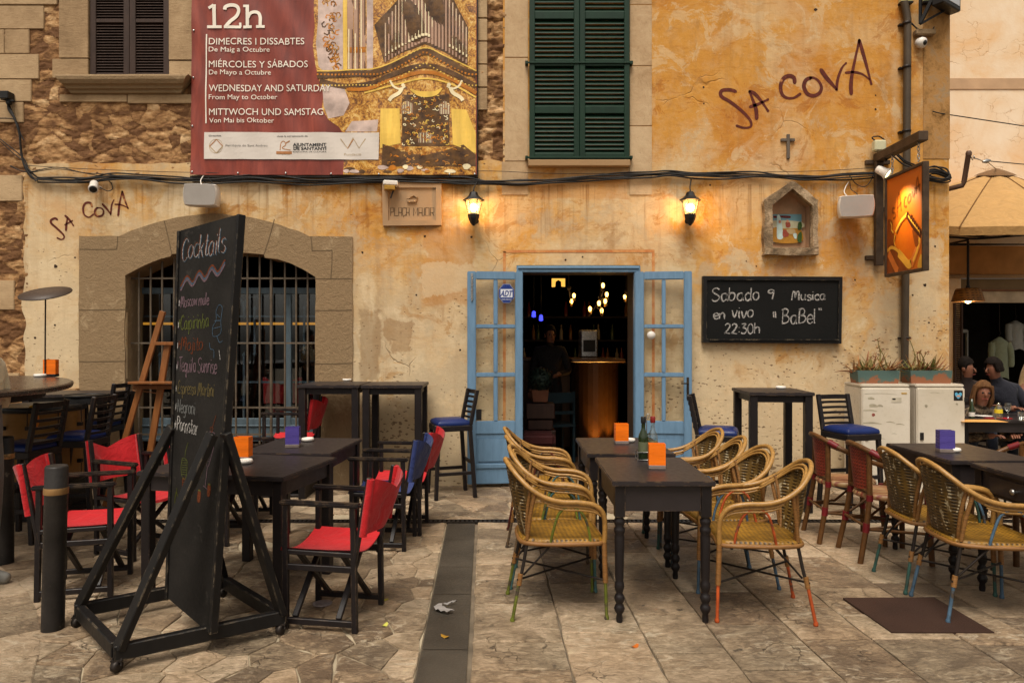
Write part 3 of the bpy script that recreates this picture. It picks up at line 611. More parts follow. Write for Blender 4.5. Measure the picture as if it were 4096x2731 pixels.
# --- door frame and leaves
df = MB()
df.b2(wx(2066), wx(2561), WY - .012, WY + .07, wz(1089), wz(1064)); df.b2(wx(2072), wx(2555), WY - .028, WY - .012, wz(1075), wz(1066))
for a, b in ((2066, 2090), (2537, 2561)): df.b2(wx(a), wx(b), WY - .01, WY + .07, 0, wz(1089) - .001)
hb(df, 'door_frame', M['blue_paint'], bevel=.004)
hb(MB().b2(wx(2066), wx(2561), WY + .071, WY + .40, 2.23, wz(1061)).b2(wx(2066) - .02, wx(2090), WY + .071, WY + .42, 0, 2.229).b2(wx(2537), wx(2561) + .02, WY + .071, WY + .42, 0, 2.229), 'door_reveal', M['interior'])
hb(MB().b2(wx(2066), wx(2561), WY - .02, WY + .45, -.01, .03), 'door_step', M['arch'], bevel=.01)
def leaf(hx, sgn, ang):
    """door leaf; local x runs from the hinge (0) to the free stile, z up, outside face at y<0"""
    Wd, Ht, T = .572, 2.185, .042; z0 = .035
    e = bpy.data.objects.new('door', None); sc.collection.objects.link(e); e.parent = H
    e.location = (hx, -.055, 0); e.rotation_euler = (0, 0, ang)
    X = lambda f: sgn * f * Wd
    Z = lambda f: z0 + Ht * (1 - f)
    fr = MB(); fx = [0, .135, .452, .528, .845, 1.0]
    if sgn > 0: fx = [0, .155, .472, .54, .86, 1.0]
    for a, b in ((fx[0], fx[1]), (fx[4], fx[5])): fr.b2(X(a), X(b), -T / 2, T / 2, Z(1), Z(0))
    for a, b in ((0, .038), (.249, .268), (.476, .497), (.704, .765), (.91, 1.0)): fr.b2(X(fx[1]) + sgn * .0005, X(fx[4]) - sgn * .0005, -T / 2 + .001, T / 2 - .001, Z(b), Z(a))
    for a, b in ((.038, .249), (.268, .476), (.497, .704)): fr.b2(X(fx[2]), X(fx[3]), -T / 2 + .002, T / 2 - .002, Z(b) - .001, Z(a) + .001)
    fr.b2(X(fx[1]), X(fx[4]), -.008, .008, Z(.92), Z(.755))
    fr.build('leaf_frame', M['blue_paint'], e, bevel=.007, bseg=2)
    MB().b2(X(fx[1] + .035), X(fx[4] - .035), -.017, -.009, Z(.895), Z(.785)).build('raised_panel', M['blue_paint'], e, bevel=.006, bseg=2)
    for a, b in ((.038, .249), (.268, .476), (.497, .704)):
        for c, d in ((fx[1], fx[2]), (fx[3], fx[4])):
            MB().b2(X(c), X(d), -.003, .003, Z(b), Z(a)).build('glass_pane', M['glass'], e)
    MB().b2(X(fx[1]), X(fx[4]), -T / 2 - .012, -T / 2, Z(.925), Z(.905)).build('weather_bar', M['blue_paint'], e, bevel=.004)
    return e, X, Z, fx
dl, XL, ZL, fl = leaf(wx(2090), -1, R(6)); dr_, XR, ZR, fr_ = leaf(wx(2537), 1, R(-7))
MB().b2(XL(.90), XL(.94), -.034, -.022, ZL(.13), ZL(.01)).tube([(XL(.92), -.03, ZL(.14)), (XL(.92), -.03, ZL(.02))], .008, 6).build('door_bolt', M['steel'], dl)
# octagonal alarm sticker
oc = lambda r: [(math.cos(R(22.5 + 45 * i)) * r, math.sin(R(22.5 + 45 * i)) * r * 1.22) for i in range(8)]
sx_, sz_ = XL((fl[1] + fl[2]) / 2), ZL(.103)
fn = lambda u, v, w_: Vector((sx_ + u, -.0035 + w_, sz_ - v))
stk = MB().prism([oc(.088)], fn, -.001, 0, 0)
stk.prism([oc(.085)], fn, -.0018, -.001, 1).prism([oc(.083)], fn, -.0026, -.0018, 0)
stk.b2(sx_ - .062, sx_ + .062, -.0066, -.0061, sz_ - .04, sz_ + .045, 1)
stk.text('ADT', lambda u, v, w_: fn(u + (v - .0) * -.25, v, w_), 0, .03, .062, .12, -.0036, 0, .03, 'C')
stk.text('SEGURIDAD', fn, 0, .068, .014, .10, -.0036, 1, 0, 'C')
stk.build('sticker', [pm('sticker_blue', S(30, 52, 118), .3, .05), pm('sticker_white', S(205, 208, 215), .35, .05)], dl)
MB().b2(XL(fl[4]) + .002, XL(.745), -.0045, -.0035, ZL(.70), ZL(.648)).build('black_card', M['black'], dl)
MB().lathe([(.001, 0), (.042, 0), (.042, .002), (.001, .002)], (0, 0, 0), 24, M=Matrix.Translation((XR(fr_[1] + .13), -.0035, ZR(.30))) @ Matrix.Rotation(R(90), 4, 'X')).build('round_sticker', M['white_plastic'], dr_)
hd = MB().b2(XR(.905), XR(.945), -.031, -.021, ZR(.602), ZR(.497)).tube([(XR(.925), -.022, ZR(.525)), (XR(.925), -.065, ZR(.525)), (XR(.80), -.07, ZR(.525))], .008, 8)
hd.lathe([(.009, 0), (.009, .006)], (0, 0, 0), 10, M=Matrix.Translation((XR(.925), -.031, ZR(.565))) @ Matrix.Rotation(R(90), 4, 'X')); hd.build('handle', pm('old_bronze', S(62, 50, 36), .45, .3, 12, .1, metal=.6), dr_, bevel=.002)
# --- dark bar room behind the door and the window
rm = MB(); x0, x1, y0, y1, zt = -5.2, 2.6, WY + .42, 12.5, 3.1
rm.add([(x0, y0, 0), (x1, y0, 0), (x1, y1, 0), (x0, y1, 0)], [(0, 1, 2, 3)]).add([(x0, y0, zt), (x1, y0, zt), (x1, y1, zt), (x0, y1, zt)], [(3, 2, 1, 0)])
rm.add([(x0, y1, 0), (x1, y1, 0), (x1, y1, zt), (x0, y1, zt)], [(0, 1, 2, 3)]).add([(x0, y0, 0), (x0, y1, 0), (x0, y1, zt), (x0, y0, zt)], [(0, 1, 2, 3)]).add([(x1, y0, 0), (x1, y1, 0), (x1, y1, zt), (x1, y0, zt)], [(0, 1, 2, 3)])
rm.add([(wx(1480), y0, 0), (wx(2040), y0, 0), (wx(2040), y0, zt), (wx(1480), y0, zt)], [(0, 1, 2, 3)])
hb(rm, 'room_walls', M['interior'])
hb(MB().b2(-13, wx(3796) - .3, 12.5, 12.7, 0, 7).b2(-13, -12.8, WY + .06, 12.5, 0, 7).b2(-13, wx(3796) - .3, WY + .06, 12.7, 7.0, 7.1).b2(-13, wx(3796) - .3, WY + .06, 12.5, 3.2, 3.3), 'rear_shell', M['interior'])
# niche lining with a flat bottom
nb = MB().prism([nich_hole], wallf, .13, .14)
for a, b in zip(nich_hole, nich_hole[1:] + nich_hole[:1]): nb.add([wallf(*a, .0), wallf(*b, .0), wallf(*b, .13), wallf(*a, .13)], [(0, 1, 2, 3)])
hb(nb, 'niche_lining', pm('niche_plaster', S(176, 140, 108), .9, .2, 8, .3))
nk = MB()
no = jitter_loop([(3046, 1022), (3047, 808), (3100, 770), (3160, 731), (3200, 758), (3262, 806), (3263, 1022)], 4, 9, 2)
ni = [(3082, 994), (3080, 826), (3160, 760), (3239, 826), (3241, 994)]
nk.prism([no, ni], wallf, -.07, .0); hb(nk, 'niche_surround', M['niche_stone'])
hb(MB().prism([jitter_loop([(3044, 1024), (3046, 998), (3262, 998), (3262, 1022)], 2, 8, 6)], wallf, -.085, -.0715), 'niche_sill', M['niche_stone'])
# ------------------------------------------------------------------ things on the wall
# --- painted names
def paint_strokes(name, label, u0, v0, k, strokes, wd):
    mb = MB()
    for st_ in strokes:
        pts = catmull([(u0 + a / k, v0 + b / k, 0) for a, b in st_[0]], 6); w0 = wd * (st_[1] if len(st_) > 1 else 1)
        mb.ribbon(pts, lambda t, w0=w0: w0 * (.62 + .5 * abs(math.sin(2.6 * t + .9))), wallf, -.0025)
        for q in (pts[0], pts[-1]):
            c = q; r_ = w0 * .42; mb.add([wallf(c.x + math.cos(R(40 * i)) * r_, c.y + math.sin(R(40 * i)) * r_, -.0028) for i in range(9)], [tuple(range(9))])
    return tag(mb.build(name, M['graffiti']), label, 'painted lettering')
paint_strokes('painted_name', 'large dark red hand-painted SA COVA rising across the ochre upper wall', 2700, 0, 1.568, [
    ([(380, 575), (345, 565), (300, 568), (285, 585), (295, 610), (345, 640), (410, 690), (460, 740), (478, 775), (470, 798), (430, 803), (388, 790)],),
    ([(512, 745), (508, 690), (492, 640), (468, 578)], 1.1), ([(468, 575), (500, 590), (540, 635), (583, 697)],), ([(470, 672), (520, 655), (583, 625)], .9),
    ([(750, 520), (745, 490), (715, 478), (680, 495), (662, 540), (670, 590), (700, 615), (745, 615), (783, 592)], 1.15),
    ([(850, 490), (820, 505), (808, 545), (830, 590), (870, 602), (905, 585), (918, 550), (900, 510), (870, 490), (850, 490)], 1.1),
    ([(915, 440), (950, 490), (985, 530), (1013, 562)], 1.2), ([(1013, 562), (1020, 500), (1045, 430), (1072, 398)], .8),
    ([(1105, 590), (1103, 530), (1115, 440), (1155, 255)], 1.1), ([(1155, 255), (1180, 340), (1205, 430), (1230, 527)],), ([(1070, 458), (1130, 455), (1180, 470), (1225, 505)], .7)], 13)
paint_strokes('painted_name', 'small dark red hand-painted SA COVA on pale plaster left of the arched window', 0, 680, 1.9125, [
    ([(440, 380), (420, 370), (392, 385), (395, 410), (440, 450), (485, 495), (490, 520), (470, 532), (440, 520)],),
    ([(505, 462), (510, 410), (518, 362)],), ([(500, 350), (535, 385), (562, 425)],), ([(498, 420), (555, 388)], .8),
    ([(705, 280), (690, 252), (655, 255), (637, 290), (645, 340), (680, 362), (715, 340)],),
    ([(745, 290), (728, 310), (730, 340), (755, 355), (785, 345), (793, 315), (775, 292), (745, 290)],),
    ([(785, 262), (820, 300), (848, 340)],), ([(848, 340), (855, 270), (872, 230)], .8),
    ([(905, 350), (915, 260), (935, 165)],), ([(935, 165), (955, 230), (980, 293)],), ([(880, 263), (930, 268), (980, 290)], .7)], 8)
# --- concert banner
BN = thing('concert_banner', 'big red concert banner with organ photograph and white sponsor strip', 'banner', (wx(1340), WY - .05, wz(300)))
BL = (-wx(1340), -WY + .05, -wz(300))
def bnf(px, py, w_):
    s_ = px / 1910; rp = .006 * math.sin(px * .021 + py * .006) * math.sin(py * .013 + 1) + .004 * math.sin(px * .05 - py * .03)
    if py > 640: rp += .006 * math.sin(px * .045) * (py - 640) / 65
    return Vector((wx(px), WY - .055 + rp + w_, wz(py)))
def bu(u, v, w_): return bnf(700 + u / 1.809, v / 1.809, w_)
gb = MB(); nx, ny = 90, 70; vs = [bnf(772 + (1908 - 772) * i / nx + (8 * (1 - (j / ny)) if i == 0 else 0), -380 + (705 + 380) * j / ny, 0) for j in range(ny + 1) for i in range(nx + 1)]
gb.add(vs, [(j * (nx + 1) + i, j * (nx + 1) + i + 1, (j + 1) * (nx + 1) + i + 1, (j + 1) * (nx + 1) + i) for j in range(ny) for i in range(nx)], True)
tb = NT('banner_red_print'); co = tb.co((1.2, 1, .25), rnd=False); n_ = tb.noise(co, 5, 6, .65, .8)
tb.bs(col=tb.ramp(n_, [(.3, S(98, 38, 28)), (.5, S(126, 52, 38)), (.72, S(152, 68, 50))]), rough=.42, spec=.4); gb.build('banner_sheet', tb.mat, BN, loc=BL)
def sub(mb, poly, lift, m, step=36):
    """flat printed polygon cut into small cells so that it follows the ripples of the sheet"""
    xs = [p[0] for p in poly]; ys = [p[1] for p in poly]; V2 = [Vector(p) for p in poly]
    x = min(xs)
    while x < max(xs):
        y = min(ys)
        while y < max(ys):
            cell = [Vector((x, y)), Vector((x + step, y)), Vector((x + step, y + step)), Vector((x, y + step))]; q = cell
            tri = None
            # clip the (possibly concave) polygon to the cell: four half planes on the polygon itself
            q = V2
            for a_, n_ in ((Vector((x, y)), Vector((-1, 0))), (Vector((x + step, y)), Vector((1, 0))), (Vector((x, y)), Vector((0, -1))), (Vector((x, y + step)), Vector((0, 1)))):
                q = clip(q, a_, n_)
                if len(q) < 3: break
            if len(q) >= 3: mb.prism([[(p.x, p.y) for p in q]], bu, lift, lift, m)
            y += step
        x += step
t1 = NT('organ_gold_print'); co = t1.co(rnd=False); n1 = t1.noise(co, 5, 9, .7, 2.2); n2 = t1.noise(co, 16, 7, .72, 2.4)
t1.bs(col=t1.ramp(t1.math('ADD', t1.math('MULTIPLY', n1, .45), t1.math('MULTIPLY', n2, .55)), [(.38, S(58, 34, 14)), (.46, S(136, 82, 22)), (.52, S(196, 136, 40)), (.58, S(216, 176, 96)), (.66, S(228, 206, 160))]), rough=.42)
og = [t1.mat, pm('organ_marble_print', S(196, 172, 160), .42, .35, 7), pm('organ_pipe_print', S(178, 142, 118), .4, .1, 5), pm('organ_pipe_shade_print', S(112, 80, 60), .4, .2, 5), pm('organ_dark_print', S(58, 38, 24), .42, .5, 14, col2=S(112, 78, 40)), pm('organ_yellow_print', S(226, 186, 84), .42, .2, 5, stretch=(3, 1, .5)), pm('organ_highlight_print', S(236, 220, 178), .42, .1, 6), pm('organ_orange_print', S(184, 112, 28), .42, .35, 8)]
ob = MB()
sub(ob, [(1030, -680), (1015, 100), (1022, 200), (1008, 350), (1030, 500), (1055, 600), (1085, 700), (1072, 800), (1120, 880), (1195, 930), (1240, 1000), (1228, 1274), (2178, 1274), (2184, -680)], -.0016, 0)
sub(ob, [(1042, -680), (1225, -680), (1225, 530), (1120, 560), (1050, 500), (1030, 330), (1046, 180)], -.0028, 1)
sub(ob, [(1075, 600), (1230, 640), (1272, 760), (1230, 850), (1120, 872), (1086, 780)], -.0028, 1)
sub(ob, [(1290, 890), (1480, 880), (1470, 965), (1240, 965)], -.0028, 1)
rr_ = random.Random(3)
for i in range(70):      # gilded tendrils over the pale wall
    cx_, cy_ = 1090 + rr_.random() * 100, rr_.uniform(-300, 520); a0 = rr_.random() * 6
    ob.ribbon([(cx_ + math.cos(a0 + t * 1.1) * (8 + 5 * t), cy_ + math.sin(a0 + t * 1.1) * (8 + 5 * t)) for t in range(5)], 9, bu, -.004, rr_.choice([0, 7, 4, 7]))
for (a, b, c_) in ((1226, 1256, 5), (1258, 1300, 2), (1304, 1342, 2), (1347, 1388, 2), (1396, 1442, 1)):
    sub(ob, [(a, -680), (b, -680), (b, 532), (a, 535)], -.0032, c_)
    if c_ == 2: ob.ribbon([(b - 6, -680), (b - 6, 0), (b - 6, 250), (b - 6, 530)], 10, bu, -.0045, 3); ob.ribbon([(a + 10, -680), (a + 10, 0), (a + 10, 530)], 7, bu, -.0045, 6); ob.ribbon([(a, 380), (b, 380)], 40, bu, -.0048, 7)
sub(ob, [(1450, 200), (1690, -60), (1700, -680), (1960, -680), (1990, -40), (2125, 220), (2120, 500), (1960, 400), (1815, 340), (1650, 400), (1520, 470)], -.0029, 4)
np_ = 25
for i in range(np_):
    u = 1532 + i * (2112 - 1532) / (np_ - 1); d = abs(u - 1815) / 290; b = 322 + 150 * d ** 1.25; wd = 13 + 15 * max(0, 1 - d * 1.5); top = -680 if d < .5 else -60 + (d - .5) * 520
    ob.ribbon([(u, top), (u, (top + b) / 2), (u, b)], wd, bu, -.0042, 2); ob.ribbon([(u + wd * .33, top), (u + wd * .33, (top + b) / 2), (u + wd * .33, b)], wd * .3, bu, -.0052, 3)
    ob.ribbon([(u - wd * .2, top), (u - wd * .2, b - 60)], wd * .18, bu, -.0052, 6); ob.ribbon([(u, b - 62), (u, b - 44)], wd * .8, bu, -.0054, 6); ob.ribbon([(u, b - 44), (u, b - 36)], wd * .9, bu, -.0054, 4)
for pts, wd, mm in (([(1040, 562), (1180, 556), (1320, 552), (1470, 545), (1640, 470), (1810, 392), (1960, 455), (2090, 530), (2182, 556)], 46, 4), ([(1060, 600), (1180, 632), (1300, 640), (1450, 615), (1620, 540), (1810, 492), (1990, 540), (2182, 640)], 34, 4), ([(1250, 660), (1400, 660), (1560, 600), (1810, 540), (2000, 590), (2182, 690)], 26, 7), ([(1040, 532), (1320, 522), (1470, 512), (1640, 440), (1810, 366), (1960, 425), (2182, 530)], 9, 5), ([(1380, 690), (1560, 640), (1810, 585), (2010, 630), (2180, 720)], 12, 5)):
    ob.ribbon(catmull([(a, b, 0) for a, b in pts], 8), wd, bu, -.0062, mm)
for i in range(46):      # bead rows on the cornice
    t = i / 45; u = 1045 + t * 1135; v = 556 - 165 * max(0, 1 - abs(u - 1812) / 330) ** 1.3
    ob.add([bu(u + 8 * math.cos(k * 1.05), v + 8 * math.sin(k * 1.05), -.0074) for k in range(6)], [tuple(range(6))], False, 7)
    v += 78; ob.add([bu(u + 6 * math.cos(k * 1.05), v + 6 * math.sin(k * 1.05), -.0074) for k in range(6)], [tuple(range(6))], False, 5)
sub(ob, [(1495, 800), (1632, 800), (1640, 1050), (1490, 1085)], -.0034, 5); sub(ob, [(2002, 800), (2110, 810), (2180, 980), (2180, 1120), (2015, 1060)], -.0034, 5)
sub(ob, [(1650, 700), (1990, 700), (1990, 1070), (1650, 1070)], -.0032, 4)
for a, b, c_, d in ((1650, 1722, 745, 840), (1922, 1990, 745, 840), (1768, 1862, 960, 1045)):
    for i in range(9): u = a + (b - a) * i / 8; ob.ribbon([(u, c_ + 20 * abs(i - 4) / 4), (u, d)], 5, bu, -.0045, 6 if i % 2 else 2)
for i in range(150):
    cx_, cy_ = rr_.uniform(1655, 1985), rr_.uniform(690, 1060); a0 = rr_.random() * 6
    ob.ribbon([(cx_ + math.cos(a0 + t * 1.2) * (5 + 4 * t), cy_ + math.sin(a0 + t * 1.2) * (4 + 3 * t)) for t in range(4)], 6, bu, -.0055, rr_.choice([0, 7, 5, 6, 7, 4]))
for sg in (-1, 1):       # pale carved figures and shell
    c_ = lambda pts: [(1822 + sg * a, b) for a, b in pts]
    ob.ribbon(catmull([(p[0], p[1], 0) for p in c_([(258, 598), (235, 640), (190, 660), (150, 640)])], 5), 14, bu, -.007, 6); ob.ribbon(catmull([(p[0], p[1], 0) for p in c_([(175, 655), (195, 690), (245, 720), (265, 745)])], 5), 26, bu, -.0072, 6)
    ob.add([bu(c_([(165, 632)])[0][0] + 15 * math.cos(k), c_([(165, 632)])[0][1] + 15 * math.sin(k), -.0076) for k in range(6)], [tuple(range(6))], False, 6)
ob.ribbon(catmull([(a, b, 0) for a, b in [(1710, 660), (1760, 690), (1822, 700), (1890, 690), (1935, 655)]], 6), lambda t: 8 + 34 * math.sin(math.pi * t), bu, -.0068, 5)
sub(ob, [(1510, 1055), (1620, 1090), (1720, 1125), (1822, 1135), (1960, 1100), (2090, 1060), (2178, 1130), (2178, 1215), (1500, 1215)], -.0036, 4)
for i in range(60):
    cx_, cy_ = rr_.uniform(1520, 2120), rr_.uniform(1070, 1215); a0 = rr_.random() * 6
    ob.ribbon([(cx_ + math.cos(a0 + t * .9) * (6 + 6 * t), cy_ + math.sin(a0 + t * .9) * (4 + 3 * t)) for t in range(4)], 6, bu, -.0055, rr_.choice([0, 7, 7, 4]))
for i in range(16):
    cx_ = rr_.uniform(1250, 2150); cy_ = rr_.uniform(1215, 1255); w0 = rr_.uniform(14, 44); h0 = rr_.uniform(8, 22); ob.add([bu(cx_ + w0 * math.cos(k * .7) * (1 + .2 * math.sin(k * 2.1 + i)), cy_ + h0 * math.sin(k * .7), -.0045 - i * .0001) for k in range(9)], [tuple(range(9))], False, rr_.choice([1, 1, 4, 7, 6]))
ob.build('organ_picture', og, BN, loc=BL)
tx = MB()
def tl(s_, base, cap, u1, u0=265, bold=0): tx.text(s_, bu, u0, base, cap, u1 - u0, -.0085, 0, bold)
tl('DIMECRES I DISSABTES', 343, 50, 950); tl('De Maig a Octubre', 394, 36, 700); tl('MIÉRCOLES Y SÁBADOS', 507, 50, 975); tl('De Mayo a Octubre', 558, 36, 708)
tl('WEDNESDAY AND SATURDAY', 678, 50, 1138); tl('From May to October', 735, 36, 755); tl('MITTWOCH UND SAMSTAG', 848, 50, 1084); tl('Von Mai bis Oktober', 902, 36, 730)
tx.ribbon([(248 - 8 * i / 20, 268 + 637 * i / 20) for i in range(21)], 9, bu, -.006)
def ws_(pts, wd): tx.ribbon(catmull([(a, b, 0) for a, b in pts], 6), wd, bu, -.0085)
ws_([(303, 58), (303.1, 140), (303, 222)], 25); tx.ribbon([(264, 84), (300, 62)], 20, bu, -.009); tx.ribbon([(252, 216), (356, 216)], 20, bu, -.009)          # 1
ws_([(377, 92), (384, 70), (420, 57), (462, 66), (476, 98), (458, 138), (418, 174), (386, 212)], 24); tx.ribbon([(372, 216), (494, 216)], 20, bu, -.009); tx.ribbon([(487, 184), (490, 216)], 16, bu, -.009)   # 2
ws_([(540, 64), (540.1, 140), (540, 222)], 25); tx.ribbon([(510, 66), (552, 66)], 17, bu, -.009); tx.ribbon([(510, 216), (572, 216)], 20, bu, -.009)        # h
ws_([(545, 150), (560, 122), (592, 110), (622, 120), (634, 150), (634.1, 185), (634, 222)], 23); tx.ribbon([(604, 216), (666, 216)], 20, bu, -.009)
tx.build('banner_lettering', pm('banner_white_print', S(232, 222, 206), .5, .05), BN, loc=BL)
sp_ = MB(); sub(sp_, [(230, 970), (1486, 974), (1481, 1168), (230, 1163)], -.0095, 0)
sp_.text('AJUNTAMENT', bu, 868, 1072, 22, 240, -.012, 1, .03).text('DE SANTANYÍ', bu, 872, 1099, 22, 238, -.012, 1, .03).text('REGIDORIA DE CULTURA', bu, 868, 1117, 10, 240, -.012, 1).text('Parròquia de Sant Andreu', bu, 386, 1074, 16, 298, -.012, 2).text('Organitza', bu, 262, 1001, 12, 92, -.012, 2, .02).text('Amb la col·laboració de', bu, 752, 1005, 12, 222, -.012, 2, .02).text('Fundació', bu, 1235, 1138, 17, 122, -.012, 3)
for pts, mm, wd in (([(1208, 1018), (1258, 1086), (1298, 1012), (1342, 1086), (1388, 1018)], 3, 8), ([(1258, 1088), (1300, 1022)], 4, 6), ([(270, 1072), (318, 1022), (362, 1070)], 4, 7), ([(272, 1074), (318, 1120), (362, 1074)], 3, 7)): sp_.ribbon(pts, wd, bu, -.0115, mm)
sp_.ribbon([(268 + 48 + 48 * math.cos(R(a)), 1071 + 50 * math.sin(R(a))) for a in range(0, 361, 20)], 3, bu, -.0112, 3)
sp_.ribbon(catmull([(a, b, 0) for a, b in [(775, 1100), (780, 1050), (800, 1035), (815, 1060), (790, 1085), (850, 1100)]], 5), 6, bu, -.0115, 4); sp_.ribbon([(815, 1050), (845, 1034)], 8, bu, -.0115, 4); sp_.ribbon([(748, 1118), (860, 1118)], 20, bu, -.0115, 4)
sp_.build('sponsor_strip', [pm('strip_white_print', S(206, 196, 186), .5, .04, 3), pm('strip_black_print', S(40, 42, 44), .5), pm('strip_grey_print', S(110, 105, 100), .5), pm('strip_beige_print', S(172, 148, 112), .5), pm('strip_gold_print', S(168, 112, 66), .5)], BN, loc=BL)
fb = MB().b2(wx(768), wx(1912), WY - .045, WY + .0, wz(714), wz(707)).b2(wx(1907), wx(1913), WY - .045, WY, wz(707), wz(-380))
fb.build('banner_frame', M['iron'], BN, loc=BL)
ey = MB()
for px, py in [(786, 134), (784, 320), (780, 512), (780, 694), (960, 698), (1150, 698), (1330, 701), (1520, 703), (1800, 703), (1900, 703)]: ey.lathe([(.001, 0), (.011, 0), (.009, .006), (.001, .006)], (0, 0, 0), 10, M=Matrix.Translation(bnf(px, py, -.003)) @ Matrix.Rotation(R(90), 4, 'X'))
ey.build('eyelet', M['steel'], BN, loc=BL)
# --- street name plaque
PQ = thing('street_plaque', 'sandstone street plaque with crest and carved words PLAÇA MAJOR', 'plaque', (wx(1650), WY, wz(830)))
QL = (-wx(1650), -WY, -wz(830))
pq = lambda u, v, w_: wallf(1500 + u / 4.704, 680 + v / 4.704, w_)
qm = MB().prism([[(150, 250), (1255, 250), (1262, 1050), (160, 1062)], [(262, 350), (1155, 350), (1158, 962), (262, 962)]], pq, -.045, .0); PQM = pm('plaque_sandstone', S(164, 132, 98), .85, .10, 5, .2, 60); qm.build('plaque_border', PQM, PQ, bevel=.004, loc=QL)
MB().prism([[(255, 345), (1160, 345), (1163, 966), (258, 966)]], pq, -.028, .002).build('plaque_panel', PQM, PQ, loc=QL)
cr = MB()
def qs(mb, pts, w_, l=-.031): mb.ribbon([p for p in pts], w_, pq, l)
y0, y1 = 722, 872
for lt in ([[(305, y1), (305, y0), (355, y0), (355, 800), (305, 806)]], [[(378, y0), (378, y1), (442, y1)]], [[(455, y1), (455, y0), (510, y0), (510, y1)], [(455, 810), (510, 810)]], [[(585, 740), (585, y0), (530, y0), (530, 865), (585, 865), (585, 840)], [(556, 870), (546, 895)]], [[(600, y1), (600, y0), (652, y0), (652, y1)], [(600, 810), (652, 810)]],
           [[(735, y1), (735, y0), (770, 830), (808, y0), (808, y1)]], [[(832, y1), (832, y0), (895, y0), (895, y1)], [(832, 815), (895, 815)]], [[(935, y0), (935, 868), (905, 868)]], [[(960, y0), (1025, y0), (1025, 868), (960, 868), (960, y0)]], [[(1052, y1), (1052, y0), (1115, y0), (1115, 812), (1052, 812)], [(1085, 812), (1118, y1)]]):
    for s_ in lt: qs(cr, s_, 11)
cr.build('carved_letters', pm('carved_shadow_paint', S(66, 50, 34), .9), PQ, loc=QL)
em = MB(); em.prism([[(605, 575), (795, 570), (785, 615), (625, 620)]], pq, -.05, -.028).prism([jitter_loop([(600, 560), (620, 470), (680, 440), (760, 460), (820, 520), (800, 545), (740, 500), (690, 520), (650, 560)], 8, 30, 4)], pq, -.046, -.028); em.build('crest', PQM, PQ, bevel=.003, loc=QL)
# --- lanterns
LB = emit('lantern_bulb', (1.0, .66, .24, 1), 9)
LGT = NT('frosted_lantern_glass'); a_ = LGT.n('BsdfTransparent', {'Color': (1, .92, .78, 1)}); b_ = LGT.n('BsdfTranslucent', {'Color': (.9, .8, .6, 1)}); c_ = LGT.n('MixShader', {0: .16, 1: a_.outputs[0], 2: b_.outputs[0]}); LGT.nt.links.new(c_.outputs[0], LGT.nt.nodes['Material Output'].inputs[0]); LG = LGT.mat
def lantern(px, label):
    yc = WY - .16; L = thing('wall_lantern', label, 'wall lamp', (wx(px), yc, wz(850)), 0, 'lit lanterns on the wall')
    z = lambda py: wz(py) - wz(850)
    MB().lathe([(.004, z(770)), (.009, z(777)), (.006, z(780)), (.030, z(781)), (.040, z(784)), (.050, z(795)), (.066, z(801)), (.082, z(806)), (.110, z(812)), (.113, z(816)), (.090, z(816))], (0, 0, 0), 6, smooth=False).build('lantern_roof', M['black'], L, bevel=.002)
    fr = MB()
    for k in range(6):
        a = R(60 * k); fr.tube([(math.cos(a) * .086, math.sin(a) * .086, z(816)), (math.cos(a) * .054, math.sin(a) * .054, z(868))], .004, 5)
    fr.lathe([(.058, z(868)), (.060, z(872)), (.055, z(884)), (.034, z(902)), (.012, z(912)), (.003, z(914))], (0, 0, 0), 6, smooth=False); fr.build('lantern_cage', M['black'], L)
    MB().lathe([(.082, z(817)), (.050, z(867))], (0, 0, 0), 6, smooth=False).build('lantern_glass', LG, L)
    MB().lathe([(.001, -.043), (.022, -.037), (.037, -.02), (.042, 0), (.037, .02), (.022, .037), (.001, .043)], (0, 0, z(843)), 16).build('light_bulb', LB, L)
    MB().tube([(0, .02, z(890)), (.012, .08, z(884)), (.014, .14, z(884)), (.014, .162, z(884))], .013, 8).lathe([(.032, 0), (.03, .014), (.02, .02)], (0, 0, 0), 12, M=Matrix.Translation((.014, .16, z(884))) @ Matrix.Rotation(R(90), 4, 'X')).build('lantern_arm', M['black'], L)
    MB().tube(catmull([(0, 0, z(774)), (.005, .03, z(760)), (.03, .10, z(735)), (.05, .15, z(716))], 5), .006, 6).build('power_cord', M['cable'], L)
    pl_ = bpy.data.lights.new('lantern_light', 'POINT'); pl_.energy = 15; pl_.color = (1, .60, .22); pl_.shadow_soft_size = .045
    po = bpy.data.objects.new('lantern_light', pl_); sc.collection.objects.link(po); po.parent = L; po.location = (0, -.02, z(843))
    return L
lantern(1898, 'lit black wall lantern left of the blue door, beside the street plaque')
lantern(2745, 'lit black wall lantern above the right blue door leaf')
